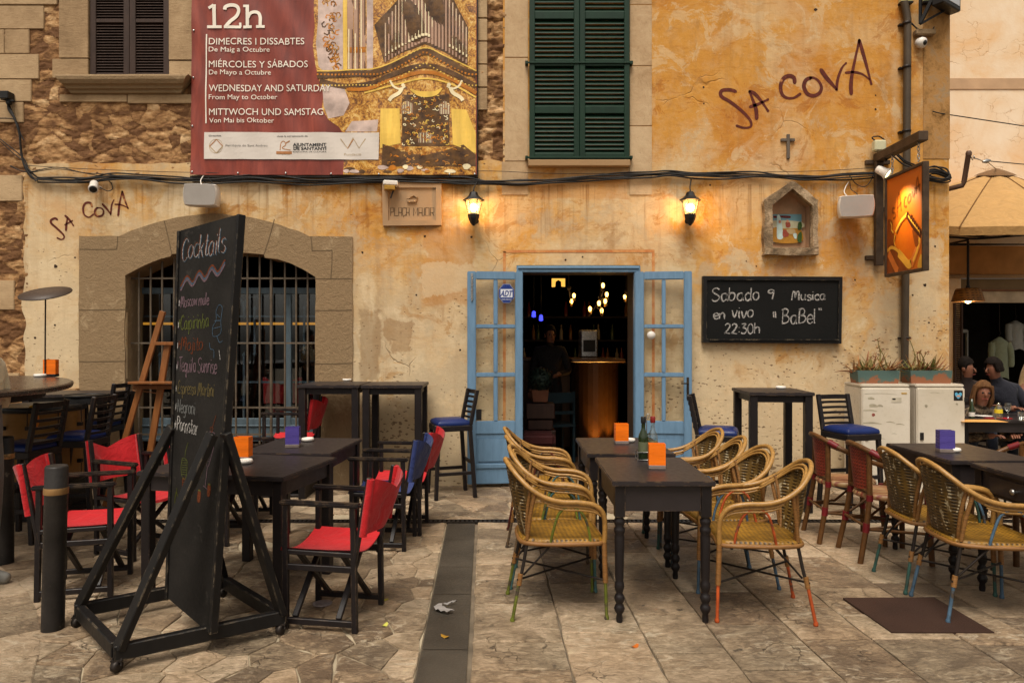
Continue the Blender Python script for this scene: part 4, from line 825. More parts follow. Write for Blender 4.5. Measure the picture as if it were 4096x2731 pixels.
# --- loudspeakers
def speaker(px, py, label, rot):
    A = thing('loudspeaker', label, 'loudspeaker', (wx(px), WY - .17, wz(py)), rot, 'white loudspeakers on the wall')
    pr = [(-.158, .085), (-.13, .108), (.13, .108), (.158, .085), (.168, 0), (.155, -.085), (.12, -.108), (-.12, -.108), (-.155, -.085), (-.168, 0)]
    pr = [(p.x, p.y) for p in catmull([(a, b, 0) for a, b in pr], 4, True)]
    n = len(pr); mb = MB(); vs = []
    for k, y in ((.93, -.118), (1.0, -.10), (.96, 0), (.80, .10), (.70, .12)): vs += [(a * k, y, b * k) for a, b in pr]
    mb.add(vs, [(r_ * n + i, r_ * n + (i + 1) % n, (r_ + 1) * n + (i + 1) % n, (r_ + 1) * n + i) for r_ in range(4) for i in range(n)] + [tuple(range(4 * n, 5 * n))], True); mb.build('speaker_shell', M['white_plastic'], A)
    MB().add([(a * .935, -.1165, b * .935) for a, b in pr], [tuple(range(n))]).build('speaker_grille', M['grey_mesh'], A)
    MB().box((.0, .13, 0), (.06, .06, .09)).build('wall_bracket', M['white_plastic'], A, bevel=.006)
    MB().tube(catmull([(-.02, .06, .10), (-.07, .10, .18), (-.05, .13, .25), (-.02, .145, .30)], 5), .0055, 6).build('speaker_cable', M['white_plastic'], A); MB().tube(catmull([(.02, .06, .10), (.05, .1, .16), (.0, .13, .22), (-.01, .14, .30)], 5), .0045, 6).build('signal_cable', M['cable'], A)
speaker(845, 802, 'white loudspeaker on the wall over the arched window', R(4)); speaker(3384, 845, 'white loudspeaker on the wall between shrine and hanging sign', R(-14))
# --- cameras and floodlights
def aim(loc, d):
    return Matrix.Translation(loc) @ Vector(d).to_track_quat('Z', 'Y').to_matrix().to_4x4()
C1 = thing('security_camera', 'white bullet security camera above the small painted name', 'security camera', P(375, 745, WY - .12))
mm = aim((0, 0, 0), (.35, -.7, -.55)); MB().lathe([(.001, -.07), (.036, -.07), (.04, -.06), (.04, .05), (.046, .055), (.046, .075), (.036, .078)], (0, 0, 0), 16, M=mm).build('camera_body', M['white_plastic'], C1)
MB().lathe([(.001, .0775), (.036, .0775), (.036, .079), (.001, .079)], (0, 0, 0), 16, M=mm).build('camera_lens', M['black'], C1); MB().tube([(0, .02, .01), (0, .12, .01)], .016, 8).build('camera_mount', M['white_plastic'], C1)
MB().tube(catmull([(.03, .06, 0), (.09, .08, -.03), (.13, .1, -.01), (.12, .11, .05), (.09, .11, .08)], 5), .005, 6).build('camera_cable', M['cable'], C1)
C2 = thing('floodlight', 'small white floodlight with yellow glass over the corner of the stone plaque', 'floodlight', P(1562, 745, WY - .10), R(12))
MB().box((0, 0, .025), (.15, .11, .05)).build('lamp_housing', M['white_plastic'], C2, bevel=.01); MB().box((-.01, -.012, -.025), (.11, .09, .045)).build('lamp_glass', pm('amber_glass', S(150, 112, 40), .25), C2, bevel=.006); MB().tube([(.05, .03, .0), (.05, .1, .02)], .014, 8).bar((.05, -.01, .02), (.0, -.03, -.13), .012, .012).build('lamp_bracket', M['black'], C2)
C3 = thing('security_camera', 'small white dome security camera under the ledge near the corner pipe', 'security camera', P(3688, 172, WY - .06))
mm = aim((0, 0, 0), (.3, -.8, -.3)); MB().lathe([(.001, -.05), (.05, -.045), (.056, 0), (.05, .02), (.03, .035), (.001, .04)], (0, 0, 0), 14, M=mm).build('camera_body', M['white_plastic'], C3); MB().lathe([(.001, .034), (.03, .03), (.02, .045), (.001, .048)], (0, 0, 0), 12, M=mm).build('camera_lens', M['black'], C3); MB().tube([(0, .02, 0), (0, .06, 0)], .02, 8).build('camera_mount', M['white_plastic'], C3)
tag(MB().b2(wx(3650), wx(3728), WY - .075, WY, wz(150), wz(128)).build('stone_bracket', M['arch'], bevel=.008), 'little stone ledge above the dome camera at the corner', 'ledge')
C4 = thing('floodlight', 'large black floodlight with pale glass on a bracket at the top corner', 'floodlight', P(3760, 0, WY - .20), R(34))
MB().b2(-.05, .32, -.06, .06, -.06, .42).build('lamp_housing', M['black'], C4, bevel=.012); MB().b2(.03, .285, -.064, -.0605, -.015, .38).build('lamp_glass', pm('pale_lamp_glass', S(178, 178, 182), .2, .04), C4, bevel=.004)
MB().bar((-.03, .02, .1), (-.06, .16, -.19), .03, .03).bar((-.06, .16, -.20), (.15, .03, -.06), .022, .022).bar((-.06, .16, .1), (-.06, .16, -.2), .025, .025).build('lamp_bracket', M['black'], C4)
for px, lab in ((3622, 'cream junction box at the head of the drainpipe'), (3704, 'grey-green junction box beside the large floodlight')):
    J = thing('junction_box', lab, 'junction box', P(px, 0, WY - .03)); q = 46 if px < 3650 else 34
    MB().b2(-q * .0013, q * .0013, -.03, .03, -.03, .14).build('box_body', pm('box_' + str(px), S(*((190, 176, 120) if px < 3650 else (128, 128, 96))), .5, .1), J, bevel=.006)
    MB().b2(-q * .0014, q * .0014, -.034, .03, -.045, -.031).build('box_base', M['black'], J)
# --- niche picture, cross
T = thing('shrine_tile', 'painted ceramic tile with robed figures standing in the stone wall shrine', 'tile', P(3149, 912, WY + .11))
tl_ = lambda u, v, w_: P(3020 + u / 4.479, 700 + v / 4.479, WY + .11) - P(3149, 912, WY + .11) + Vector((0, w_, 0))
q = MB().prism([[(318, 705), (835, 703), (835, 1208), (322, 1210)]], tl_, 0, .02); cs = [S(108, 150, 160), S(190, 184, 150), S(170, 120, 40), S(86, 20, 18), S(186, 206, 200), S(150, 70, 50), S(176, 150, 106), S(60, 84, 40), S(190, 130, 100)]
q.build('tile_body', pm('tile_glaze', cs[0], .2, .12, 6), T)
q = MB()
for k, (poly, m_) in enumerate([([(325, 820), (830, 840), (830, 960), (325, 940)], 1), ([(325, 950), (500, 960), (760, 955), (830, 990), (830, 1200), (325, 1200)], 2), ([(330, 735), (390, 735), (388, 772), (330, 770)], 3), ([(450, 730), (625, 735), (620, 775), (455, 765)], 3), ([(395, 735), (440, 730), (475, 850), (490, 960), (500, 1130), (400, 1140), (390, 960)], 4), ([(545, 850), (620, 850), (630, 930), (560, 940)], 5), ([(500, 990), (580, 995), (600, 1090), (500, 1110)], 5), ([(560, 980), (690, 970), (720, 1040), (620, 1060)], 6), ([(680, 1060), (740, 1050), (740, 1140), (700, 1130)], 4), ([(770, 860), (828, 850), (828, 960), (765, 980)], 7), ([(760, 1080), (828, 1020), (828, 1195), (760, 1190)], 7), ([(420, 820), (455, 815), (460, 860), (425, 862)], 8), ([(560, 810), (595, 810), (598, 850), (562, 852)], 8)]):
    q.prism([[(p.x, p.y) for p in catmull([(a, b, 0) for a, b in poly], 3, True)]], tl_, -.0012 - k * .0006, -.0012 - k * .0006, m_)
q.build('painted_scene', [pm('tile_paint_' + str(i), c, .22, .2, 14) for i, c in enumerate(cs)], T)
tag(MB().b2(wx(3145), wx(3157), WY - .022, WY, wz(637), wz(539)).b2(wx(3121), wx(3144.5), WY - .024, WY, wz(568), wz(556)).b2(wx(3157.5), wx(3177), WY - .024, WY, wz(568), wz(556)).build('wall_cross', wood_mat('weathered_cross_wood', S(92, 82, 72), .8), bevel=.004), 'small weathered grey cross on the ochre wall above the shrine', 'cross')
# --- drainpipe
D = thing('drainpipe', 'dark brown drainpipe running down the wall behind the hanging sign', 'drainpipe', (wx(3612), WY - .06, 0))
dp = MB(); dx = lambda px: wx(px) - wx(3612)
dp.tube([(dx(3604), 0, wz(20)), (dx(3612), 0, wz(60)), (dx(3617), 0, wz(90)), (dx(3613), 0, wz(700)), (dx(3605), 0, wz(1480)), (dx(3600), 0, .3)], .036, 12); dp.build('pipe', pm('pipe_brown', S(72, 60, 46), .5, .25, 4, .1), D)
for py in (105, 278, 532, 820, 1352): MB().lathe([(.036, -.012), (.042, -.012), (.042, .012), (.036, .012)], (dx(3613), 0, wz(py)), 12).b2(dx(3613) - .06, dx(3613) + .06, .02, .06, wz(py) - .008, wz(py) + .008).build('pipe_clamp', M['iron'], D)
# --- hanging sign on its iron post
SX = 3.80
SG = thing('sign_bracket', 'rusty iron post and beam on the wall carrying the hanging sign', 'sign bracket', (SX, WY, 2.2))
sl0 = (-SX, -WY, -2.2)
bm_ = MB().b2(SX - .045, SX + .035, WY - .09, WY - .04, wz(1065), wz(655)); bm_.build('bracket_post', M['iron_brown'], SG, bevel=.004, loc=sl0)
MB().b2(SX - .045, SX + .045, 6.30, WY - .03, wz(655) + .001, wz(655) + .09).build('bracket_beam', M['iron_brown'], SG, bevel=.005, loc=sl0)
for py in (652, 840, 1032): MB().b2(SX - .12, SX + .13, WY - .04, WY - .002, wz(py) - .022, wz(py) + .022).build('wall_plate', M['iron_brown'], SG, bevel=.003, loc=sl0)
ch = MB()
for Y in (6.38, 6.82):
    for i in range(7):
        c = Vector((SX, Y, 3.40 - i * .034)); pts = [c + (Vector((math.cos(k) * .011, 0, math.sin(k) * .021)) if i % 2 else Vector((0, math.cos(k) * .011, math.sin(k) * .021))) for k in [j * math.pi / 4 for j in range(8)]]; ch.tube(pts, .004, 5, True)
ch.build('sign_chain', M['steel'], SG, loc=sl0)
HS = thing('hanging_sign', 'tall orange hanging sign with a painted horn player, lit by a spotlight', 'sign', (SX, 6.59, 2.15)); hl = (-SX, -6.59, -2.15)
za, zb, ya, yb = 2.15, 3.155, 6.26, 6.92
MB().b2(SX - .012, SX + .012, ya + .03, yb - .03, za + .03, zb - .03).build('sign_board', M['iron_brown'], HS, loc=hl)
MB().b2(SX - .028, SX + .028, ya, ya + .03, za, zb).b2(SX - .028, SX + .028, yb - .03, yb, za, zb).b2(SX - .0275, SX + .0275, ya + .0305, yb - .0305, zb - .03, zb).b2(SX - .0275, SX + .0275, ya + .0305, yb - .0305, za, za + .03).build('sign_frame', M['iron_brown'], HS, bevel=.004, loc=hl)
sgf = lambda u, v, w_: Vector((SX - .0125 + w_, yb - .03 - u * (yb - ya - .06), zb - .03 - v * (zb - za - .06)))   # u 0..1 left to right, v 0..1 down
t2 = NT('sign_painting'); co = t2.co(rnd=False); o = t2.xyz(co); n1 = t2.noise(co, 3.0, 4, .5, .6)
f = t2.math('ADD', t2.math('MULTIPLY', n1, .8), t2.math('ADD', t2.math('MULTIPLY', t2.math('SUBTRACT', o[2], .45), .5), t2.math('MULTIPLY', o[1], -.55)))
t2.bs(col=t2.ramp(f, [(.0, S(186, 92, 14)), (.25, S(214, 136, 22)), (.55, S(222, 180, 52))]), rough=.4)
sg = MB(); sg.prism([[(0, 0), (1, 0), (1, 1), (0, 1)]], sgf, -.0012, -.0012, 0)
def sp2(poly, lift, m_): sg.prism([[(p.x, p.y) for p in catmull([(a, b, 0) for a, b in poly], 4, True)]], sgf, lift, lift, m_)
def ln2(pts, w0, lift, m_): sg.ribbon(catmull([(a, b, 0) for a, b in pts], 6), w0, sgf, lift, m_)
sp2([(.02, .45), (.10, .43), (.17, .47), (.15, .54), (.22, .60), (.27, .62), (.24, .68), (.2, .74), (.08, .76), (.02, .74)], -.003, 1)      # head and neck
sp2([(.24, .58), (.40, .48), (.56, .46), (.78, .60), (.86, .70), (.84, .82), (.72, .96), (.58, .94), (.40, .84), (.27, .76), (.22, .68)], -.0026, 5)
sp2([(.02, .75), (.18, .71), (.32, .76), (.45, .85), (.62, .95), (.74, .93), (.60, 1.0), (.40, 1.0), (.02, 1.0)], -.0035, 1)
ln2([(.05, .78), (.14, .85), (.26, .95), (.33, .995)], .09, -.0045, 2); ln2([(.34, .80), (.48, .87), (.62, .94), (.70, .93)], .09, -.0045, 3); ln2([(.02, .755), (.14, .73), (.28, .76), (.36, .80)], .035, -.005, 3)
ln2([(.70, .95), (.80, .86), (.90, .75), (.93, .66)], .10, -.0045, 2); ln2([(.75, .92), (.86, .82), (.93, .70)], .04, -.0055, 3); sp2([(.86, .98), (.96, .86), (.985, .99)], -.004, 3)
ln2([(.26, .58), (.40, .49), (.55, .44), (.60, .43)], .035, -.006, 3); ln2([(.30, .60), (.43, .51), (.57, .46)], .016, -.0066, 1)
ln2([(.58, .43), (.66, .49), (.76, .56), (.88, .63), (.97, .68)], .075, -.006, 4); ln2([(.62, .45), (.74, .53), (.94, .65)], .02, -.007, 3)
for k in range(6): ln2([(.68 + k * .05, .485 + k * .032), (.72 + k * .05, .455 + k * .034)], .03, -.0072, 4)
sp2([(.74, .60), (.86, .66), (.90, .76), (.82, .78), (.76, .68)], -.0058, 1); ln2([(.25, .60), (.22, .67), (.26, .73)], .02, -.005, 3); ln2([(.11, .46), (.15, .5), (.14, .54), (.2, .58)], .02, -.005, 3)
def sgw(u, v): return (u, v)
for pts in ([(.24, .33), (.18, .32), (.17, .36), (.24, .38), (.25, .42), (.19, .43)], [(.30, .42), (.33, .22), (.37, .20), (.42, .38)], [(.31, .34), (.42, .29)], [(.56, .25), (.51, .27), (.51, .34), (.57, .35)], [(.64, .24), (.60, .28), (.62, .32), (.68, .30), (.68, .25), (.64, .24)], [(.72, .22), (.76, .28), (.80, .19)], [(.82, .26), (.86, .10), (.92, .24)], [(.82, .20), (.94, .18)]): ln2(pts, .022, -.004, 1)
sg.build('sign_painting', [t2.mat, pm('sign_brown', S(124, 58, 16), .4, .35, 6), pm('sign_orange', S(202, 110, 44), .4, .25, 6), pm('sign_yellow', S(216, 156, 54), .4, .2, 6), pm('sign_dark', S(70, 28, 12), .4, .4, 10), pm('sign_glow_orange', S(212, 112, 16), .4, .2, 3, col2=S(186, 74, 12))], HS, loc=hl)
SPT = thing('sign_spotlight', 'white spotlight on the iron post aimed at the hanging sign', 'spotlight', P(3538, 690, 6.95)); loc = SPT.location; tgt = Vector((SX, 6.52, 2.86)); dv = (tgt - loc)
mm = aim((0, 0, 0), (.55, -.55, -.55)); MB().lathe([(.001, -.085), (.036, -.085), (.042, -.05), (.046, .0), (.066, .04), (.068, .05), (.058, .05), (.045, .03)], (0, 0, 0), 16, M=mm).build('spot_housing', M['white_plastic'], SPT); MB().tube([(0, .02, 0), (.08, .1, .02)], .012, 8).build('spot_mount', M['black'], SPT)
MB().lathe([(.001, .031), (.045, .031), (.045, .034), (.001, .034)], (0, 0, 0), 14, M=mm).build('spot_lens', emit('spot_lens', (1, .8, .4, 1), 2.0), SPT)
sp = bpy.data.lights.new('sign_spot', 'SPOT'); sp.energy = 15; sp.color = (1, .86, .45); sp.spot_size = R(80); sp.spot_blend = .9; sp.shadow_soft_size = .03
spo = bpy.data.objects.new('sign_spot', sp); sc.collection.objects.link(spo); spo.location = Vector((SX - .24, 6.62, 3.0)); spo.rotation_euler = (Vector((SX, 6.55, 2.78)) - spo.location).to_track_quat('-Z', 'Y').to_euler()
J = thing('junction_box', 'cream junction box on top of the iron sign post', 'junction box', P(3516, 585, WY - .08)); MB().box((0, 0, 0), (.12, .08, .11)).build('box_body', pm('box_cream', S(190, 184, 150), .5, .08), J, bevel=.012); MB().tube(catmull([(-.04, .0, .055), (-.07, 0, .09), (0, 0, .1), (.06, .0, .06)], 5), .007, 6).build('box_cable', M['cable'], J)
# --- cables along the facade
def cable(name, label, pts, r=.008, n=3, spread=.018, cat='cable', Y=None, mat=None):
    mb = MB(); r_ = random.Random(len(pts) + int(pts[0][0]))
    for i in range(n):
        q = [P(a + r_.uniform(-3, 3), b + (i - (n - 1) / 2) * spread * 383 * r_.uniform(.3, 1) + r_.uniform(-3, 3), (Y if Y else WY - .03) - r_.uniform(0, .03)) for a, b in pts]
        mb.tube(catmull(q, 6), r * r_.uniform(.7, 1.1), 6)
    return tag(mb.build(name, mat or M['cable']), label, cat)
cable('cable_bundle', 'thick bundle of black cables sagging along the facade below the banner', [(150, 716), (250, 722), (350, 718), (450, 708), (560, 712), (700, 718), (850, 722), (1000, 716), (1120, 722), (1250, 730), (1400, 724), (1560, 720), (1700, 722), (1850, 724), (1960, 728), (2080, 732), (2200, 726), (2340, 714), (2480, 706), (2600, 698), (2680, 694), (2780, 700), (2900, 703), (3020, 702), (3120, 706), (3200, 714), (3280, 712), (3380, 704), (3500, 696)], .009, 5, .02)
cable('telephone_wire', 'thin straight wire strung across the wall above the cable bundle', [(110, 660), (420, 682), (800, 692), (1200, 694), (1900, 684), (2200, 692), (2600, 694), (3000, 690), (3300, 682), (3500, 672)], .0035, 1)
cable('telephone_wire', 'loose wire drooping from the left bracket to the cable bundle', [(40, 665), (110, 690), (230, 672), (330, 690), (430, 704), (520, 712)], .005, 2, .02)
cable('drop_cable', 'tangle of black cables hanging down the left end of the wall', [(30, 390), (36, 430), (60, 480), (78, 540), (84, 610), (100, 660), (122, 700), (150, 716)], .009, 3, .03)
cable('drop_cable', 'pair of thin cables looping beside the tangle at the far left', [(0, 560), (50, 605), (95, 640), (118, 690), (140, 718)], .006, 2, .03)
cable('drop_cable', 'short horizontal cable entering from the left edge of the wall', [(-40, 474), (40, 474), (66, 490), (80, 530), (92, 560)], .008, 1)
cable('cable_bundle', 'coil of black cables behind the hanging sign at the corner', [(3700, 690), (3740, 682), (3790, 700), (3800, 712), (3770, 722), (3720, 716), (3690, 700), (3720, 684), (3780, 692), (3800, 705)], .009, 4, .03, 'cable', WY - .05)
cable('cable_loop', 'loose black cable looping below the beam toward the sign post', [(3400, 702), (3425, 735), (3455, 746), (3480, 730), (3496, 700)], .006, 1)
cable('cable_loop', 'black cables dropping from the beam to the corner coil', [(3540, 640), (3570, 612), (3620, 650), (3680, 672), (3710, 690)], .008, 3, .03, 'cable', 6.95)
cable('cable_loop', 'thin black cable swinging from the drainpipe head to the floodlight', [(3628, 68), (3650, 100), (3680, 122), (3720, 128), (3738, 110)], .007, 2, .01)
CL = thing('cable_clamp', 'black insulator clamp holding the cables at the far left', 'cable clamp', P(28, 385, WY - .06)); MB().box((0, 0, 0), (.09, .1, .08)).tube([(-.06, 0, -.03), (.09, -.02, -.06)], .012, 6).build('clamp_body', M['black'], CL, bevel=.006); MB().lathe([(.02, -.09), (.03, -.07), (.02, -.05)], (.02, 0, 0), 10).build('insulator', M['black'], CL)
# --- wall blackboard
BB = thing('wall_blackboard', 'black framed blackboard on the wall announcing live music by Babel', 'blackboard', (wx(3088), WY - .04, wz(1240))); bl_ = (-wx(3088), -WY + .04, -wz(1240))
bbf = lambda u, v, w_: P(2700 + u / 1.7425, 1000 + v / 1.7425, WY - .045) + Vector((0, w_, 0))
MB().prism([[(215, 205), (1140, 212), (1135, 628), (213, 622)]], bbf, 0, .03).build('board', M['board_dark'], BB, loc=bl_)
MB().prism([[(193, 182), (1163, 187), (1155, 653), (190, 645)], [(220, 208), (1137, 213), (1132, 624), (218, 619)]], bbf, -.018, .038).build('board_frame', M['black_paint'], BB, loc=bl_, bevel=.003)
MB().b2(bbf(235, 0, 0).x, bbf(1130, 0, 0).x, WY - .085, WY - .063, bbf(0, 628, 0).z, bbf(0, 622, 0).z).build('chalk_rail', M['black_paint'], BB, loc=bl_)
# ------------------------------------------------------------------ hand lettering (single-stroke glyphs: advance, then strokes; x-height 6, ascender 10)
GL = {
'a': (6, '4,5 3,6 1,5.4 0,3 1,.4 2.6,.2 4,2 4.2,5.6|4.2,5.6 4.2,1.5 5.2,.2'), 'b': (6, '0,10 0,0|0,4 1.5,6 3.6,5.4 4.2,3 3,.4 1,.2 0,1.4'), 'c': (5, '4,5 2.5,6 .6,5 0,3 .8,.6 2.6,0 4,1'),
'd': (6, '4,5 2.4,6 .6,5 0,3 1,.4 2.6,.2 4,2|4.2,10 4.2,1.4 5,.2'), 'e': (5, '.2,3 4,3.4 3.4,5.6 1.8,6 .2,4.6 0,2.4 1,.4 2.8,0 4.2,1.2'), 'f': (4, '3.4,9.4 2.2,10 1.2,8.6 1.2,0|0,5.6 3,5.6'),
'g': (6, '4,5 2.4,6 .6,5 0,3 1,.6 2.6,.4 4,2|4.2,5.8 4.2,-1.6 2.8,-3.2 .6,-2.6'), 'h': (6, '0,10 0,0|0,3.6 1.6,6 3.4,5.6 4,3.6 4,0'), 'i': (2.6, '.6,5.8 .6,1 1.4,0|.6,8 .7,8.6'), 'j': (3, '1.4,5.8 1.4,-2 .4,-3.2 -.8,-2.4|1.4,8 1.5,8.6'),
'k': (5, '0,10 0,0|3.6,6 .2,2.8|1.4,3.6 4,0'), 'l': (3, '.4,10 .4,1.2 1.4,0'), 'm': (8.4, '0,5.8 0,0|0,3.6 1.4,6 2.8,5.6 3.2,3.6 3.2,0|3.2,3.6 4.6,6 6,5.6 6.5,3.6 6.5,0'), 'n': (6, '0,5.8 0,0|0,3.6 1.6,6 3.4,5.6 4,3.6 4,0'),
'o': (5.6, '2,6 .4,5 0,3 .6,.8 2,0 3.6,1 4.2,3 3.6,5.2 2,6'), 'p': (6, '0,5.8 0,-3.4|0,4 1.6,6 3.6,5.2 4.2,3 3,.5 1,.2 0,1.4'), 'q': (6, '4,5 2.4,6 .6,5 0,3 1,.4 2.6,.2 4,2|4.2,5.8 4.2,-3.4 5,-2.6'), 'r': (4.4, '0,5.8 0,0|0,3.4 1.2,5.6 3.2,5.8'),
's': (4.8, '3.6,5.2 2,6 .4,5.2 .6,3.8 3,2.6 3.8,1.4 2.6,0 .2,.6'), 't': (4, '1.4,9 1.4,1 2.6,0 3.4,.6|0,6 3,6.2'), 'u': (6, '0,5.8 .1,1.4 1.4,0 3,.6 4,2.6|4,5.8 4,1 5,0'), 'v': (5, '0,5.8 1.9,0 4,5.8'), 'w': (7, '0,5.8 1.4,0 3,4.6 4.6,0 6,5.8'), 'x': (5, '0,6 4,0|4,6 0,0'), 'y': (5.4, '0,5.8 2,1|4.2,5.8 1.2,-3'), 'z': (5, '0,6 4,6 0,0 4,0'),
'S': (7, '5.2,8.8 3.4,10 1,9.2 .4,7.2 2.4,5.6 5,4 5.4,2 4,.2 1.6,0 0,1.2'), 'M': (9, '0,0 .8,8 1.6,9.6 2.8,8 3.4,3 4.4,8 5.4,9.6 6.6,8 7,0'), 'B': (7, '.6,9.6 .6,0|-.2,9 2.6,10 4.6,8.6 3.8,6 1,5.2 4.2,5 5.6,2.8 4,.4 .2,-.2'), 'C': (6.4, '5,8.4 3.4,10 1.2,8.6 0,5 1,1.2 3,0 5.2,1.6'),
'T': (6, '0,9.6 5.6,10|2.8,9.8 2.6,0'), 'E': (6, '4.6,9.2 2.4,10 .6,8.4 1.8,5.6 3.4,5.2|1.8,5.4 .2,3 .8,.6 3,0 5,1.2'), 'N': (7, '0,0 .2,10|.2,10 4.6,0|4.6,0 5,10'), 'P': (6, '.4,0 .4,10|-.4,9 2.6,10 4.8,8.6 4.2,5.8 .6,4.6'),
'2': (5.6, '.2,8 1.4,9.8 3.4,9.4 4,7.4 2.4,3.8 0,.4 1,.8 4.6,.2'), '3': (5.4, '.2,9.4 3.6,9.6 1.6,6 3.8,5 4.2,2.4 2.6,.2 0,.8'), '0': (5.6, '2,9.8 .4,8 0,4.6 .8,1 2.2,0 3.8,1.6 4.2,5 3.6,8.4 2,9.8'), '9': (6, '4,7.8 2.4,6 .4,6.6 .2,8.6 1.8,9.8 3.6,9.2 4,7.4 3.6,3 3.2,-1'),
':': (2.4, '.6,5.2 .7,5.8|.6,1 .7,1.6'), '"': (3.6, '.4,10 .3,7.6|1.8,10 1.7,7.6'), '+': (5, '0,4.5 4,4.7|2,7 2,2.2'), ' ': (3.4, '')}
def write(mb, body, fn, x, y, size, width=None, wd=.010, lift=-.002, m=0, slant=0.0, seed=1, down=True):
    """chalk lettering: x-height*10/6 = size; baseline at y; fn maps the board's own metres to space"""
    r_ = random.Random(seed); k = size / 10; adv = sum(GL[c][0] for c in body) * k; kx = k * (width / adv if width else 1)
    for c in body:
        a, st_ = GL[c]; jy = r_.uniform(-.05, .05) * size
        for s_ in st_.split('|') if st_ else []:
            p = [tuple(map(float, q.split(','))) for q in s_.split()]
            p = [(x + (u + slant * v_) * kx + r_.uniform(-.015, .015) * size, y + (-1 if down else 1) * (v_ * k + jy)) for u, v_ in p]
            q = catmull([(u, v_, 0) for u, v_ in p], 5) if len(p) > 2 else [Vector((u, v_, 0)) for u, v_ in p]
            w1 = wd * r_.uniform(.85, 1.15); f1 = r_.uniform(3, 9); mb.ribbon(q, (lambda t_, w1=w1, f1=f1: w1 * (.62 + .6 * abs(math.sin(f1 * t_ + f1)))), fn, lift, m)
        x += a * kx
    return mb
fb_ = lambda u, v, w_: bbf(u, v, w_)
cw = MB()
for body, x_, y_, s_, wd_, sd in (('Sabado', 255, 352, 90, 340, 1), ('9', 645, 340, 62, 60, 2), ('Musica', 812, 348, 64, 240, 3), ('en', 268, 478, 68, 92, 4), ('vivo', 395, 470, 84, 160, 5), ('BaBel', 742, 512, 100, 250, 6), ('22:30h', 345, 582, 72, 258, 7)):
    write(cw, body, fb_, x_, y_, s_, wd_, 8.5, -.003, 0, .05, sd)
for p in ([(684, 430), (688, 470)], [(698, 428), (702, 472)], [(1003, 405), (1004, 420)], [(1016, 404), (1018, 420)]): cw.ribbon(p, 9, fb_, -.003)
cw.build('chalk_lettering', M['c_white'], BB, loc=bl_)
# ------------------------------------------------------------------ cocktail blackboard on its wheeled frame
CB = thing('cocktail_board', 'tall black cocktail blackboard on a wheeled triangular wooden frame with coloured chalk writing', 'blackboard', (-1.736, 3.55, 0)); cl = (1.736, -3.55, 0)
A_, B_, C_, D_ = V(-1.795, 3.115, 0), V(-1.185, 3.51, 0), V(-2.285, 3.60, 0), V(-1.70, 4.03, 0)
nb_, nt_ = V(-1.452, 3.275, .10), V(-1.348, 3.352, 2.122)          # near edge of the board, bottom and top
fb2, ft2 = V(-1.800, 3.575, .155), V(-1.748, 3.602, 2.085)           # far edge
nrm = ((fb2 - nb_).cross(nt_ - nb_)).normalized()
if nrm.y > 0: nrm = -nrm
def cbf(u, v, w_): return (ft2.lerp(nt_, u)).lerp(fb2.lerp(nb_, u), v) - nrm * w_        # u 0 far..1 near, v 0 top..1 bottom, negative w = proud
q = MB(); n = 8
for w_, fl in ((0, False), (.022, True)):
    vs = [cbf(i / n, j / n, w_) for j in range(n + 1) for i in range(n + 1)]
    q.add(vs, [(j * (n + 1) + i, j * (n + 1) + i + 1, (j + 1) * (n + 1) + i + 1, (j + 1) * (n + 1) + i) for j in range(n) for i in range(n)])
for a, b in (((0, 0), (1, 0)), ((1, 0), (1, 1)), ((1, 1), (0, 1)), ((0, 1), (0, 0))): q.add([cbf(*a, 0), cbf(*b, 0), cbf(*b, .022), cbf(*a, .022)], [(0, 1, 2, 3)])
q.build('board', M['board'], CB, loc=cl)
e = MB()
for p, b in ((nt_, nb_), (ft2, fb2)): e.bar(p - nrm * .011 + (nt_ - ft2).normalized() * (.012 if p is nt_ else -.012), b - nrm * .011 + (nt_ - ft2).normalized() * (.012 if p is nt_ else -.012), .022, .040, nrm)
e.build('side_post', M['black_paint'], CB, loc=cl, bevel=.003)
ln = MB(); wdt = .5
# u,v per metre: board about .45 wide and 1.98 tall; write in metres then map
bmf = lambda x_, y_, w_: cbf(x_ / .46, y_ * .765 / 1.98, w_)
cc = ['c_white', 'c_blue', 'c_green', 'c_orange', 'c_pink', 'c_yellow', 'c_grey', 'c_lime']
for k, off in ((0, 0), (1, .006), (3, -.006)): write(ln, 'Cocktails', bmf, .02 + off, .22 + off, .155, .37, .0045, -.0015, k, .12, 1)
for k, off in ((3, -.014), (1, 0), (4, .014)): ln.ribbon(catmull([(.02 + i * .0525, .385 + off + (-.028 if i % 2 else .03) - .010 * i, 0) for i in range(8)], 6), .013, bmf, -.0015, k)
for body, y_, sz, wd_, col, sd in (('+Moscow mule', .545, .078, .27, 4, 3), ('+Caipirinha', .70, .100, .28, 2, 4), ('+Mojito', .845, .090, .24, 3, 5), ('+Tequila Sunrise', .995, .100, .37, 4, 6), ('+Espresso Martini', 1.145, .088, .36, 5, 7), ('+Negroni', 1.275, .090, .20, 6, 8), ('+Pornstar', 1.405, .100, .235, 0, 9)):
    write(ln, body, bmf, .006, y_, sz, wd_, .0048, -.0015, col, .05, sd); write(ln, body, bmf, .009, y_ + .003, sz, wd_, .0034, -.0018, col, .05, sd)
    ln.ribbon([(.012, y_ - .05), (.012, y_ - .01)], .006, bmf, -.002, 0)
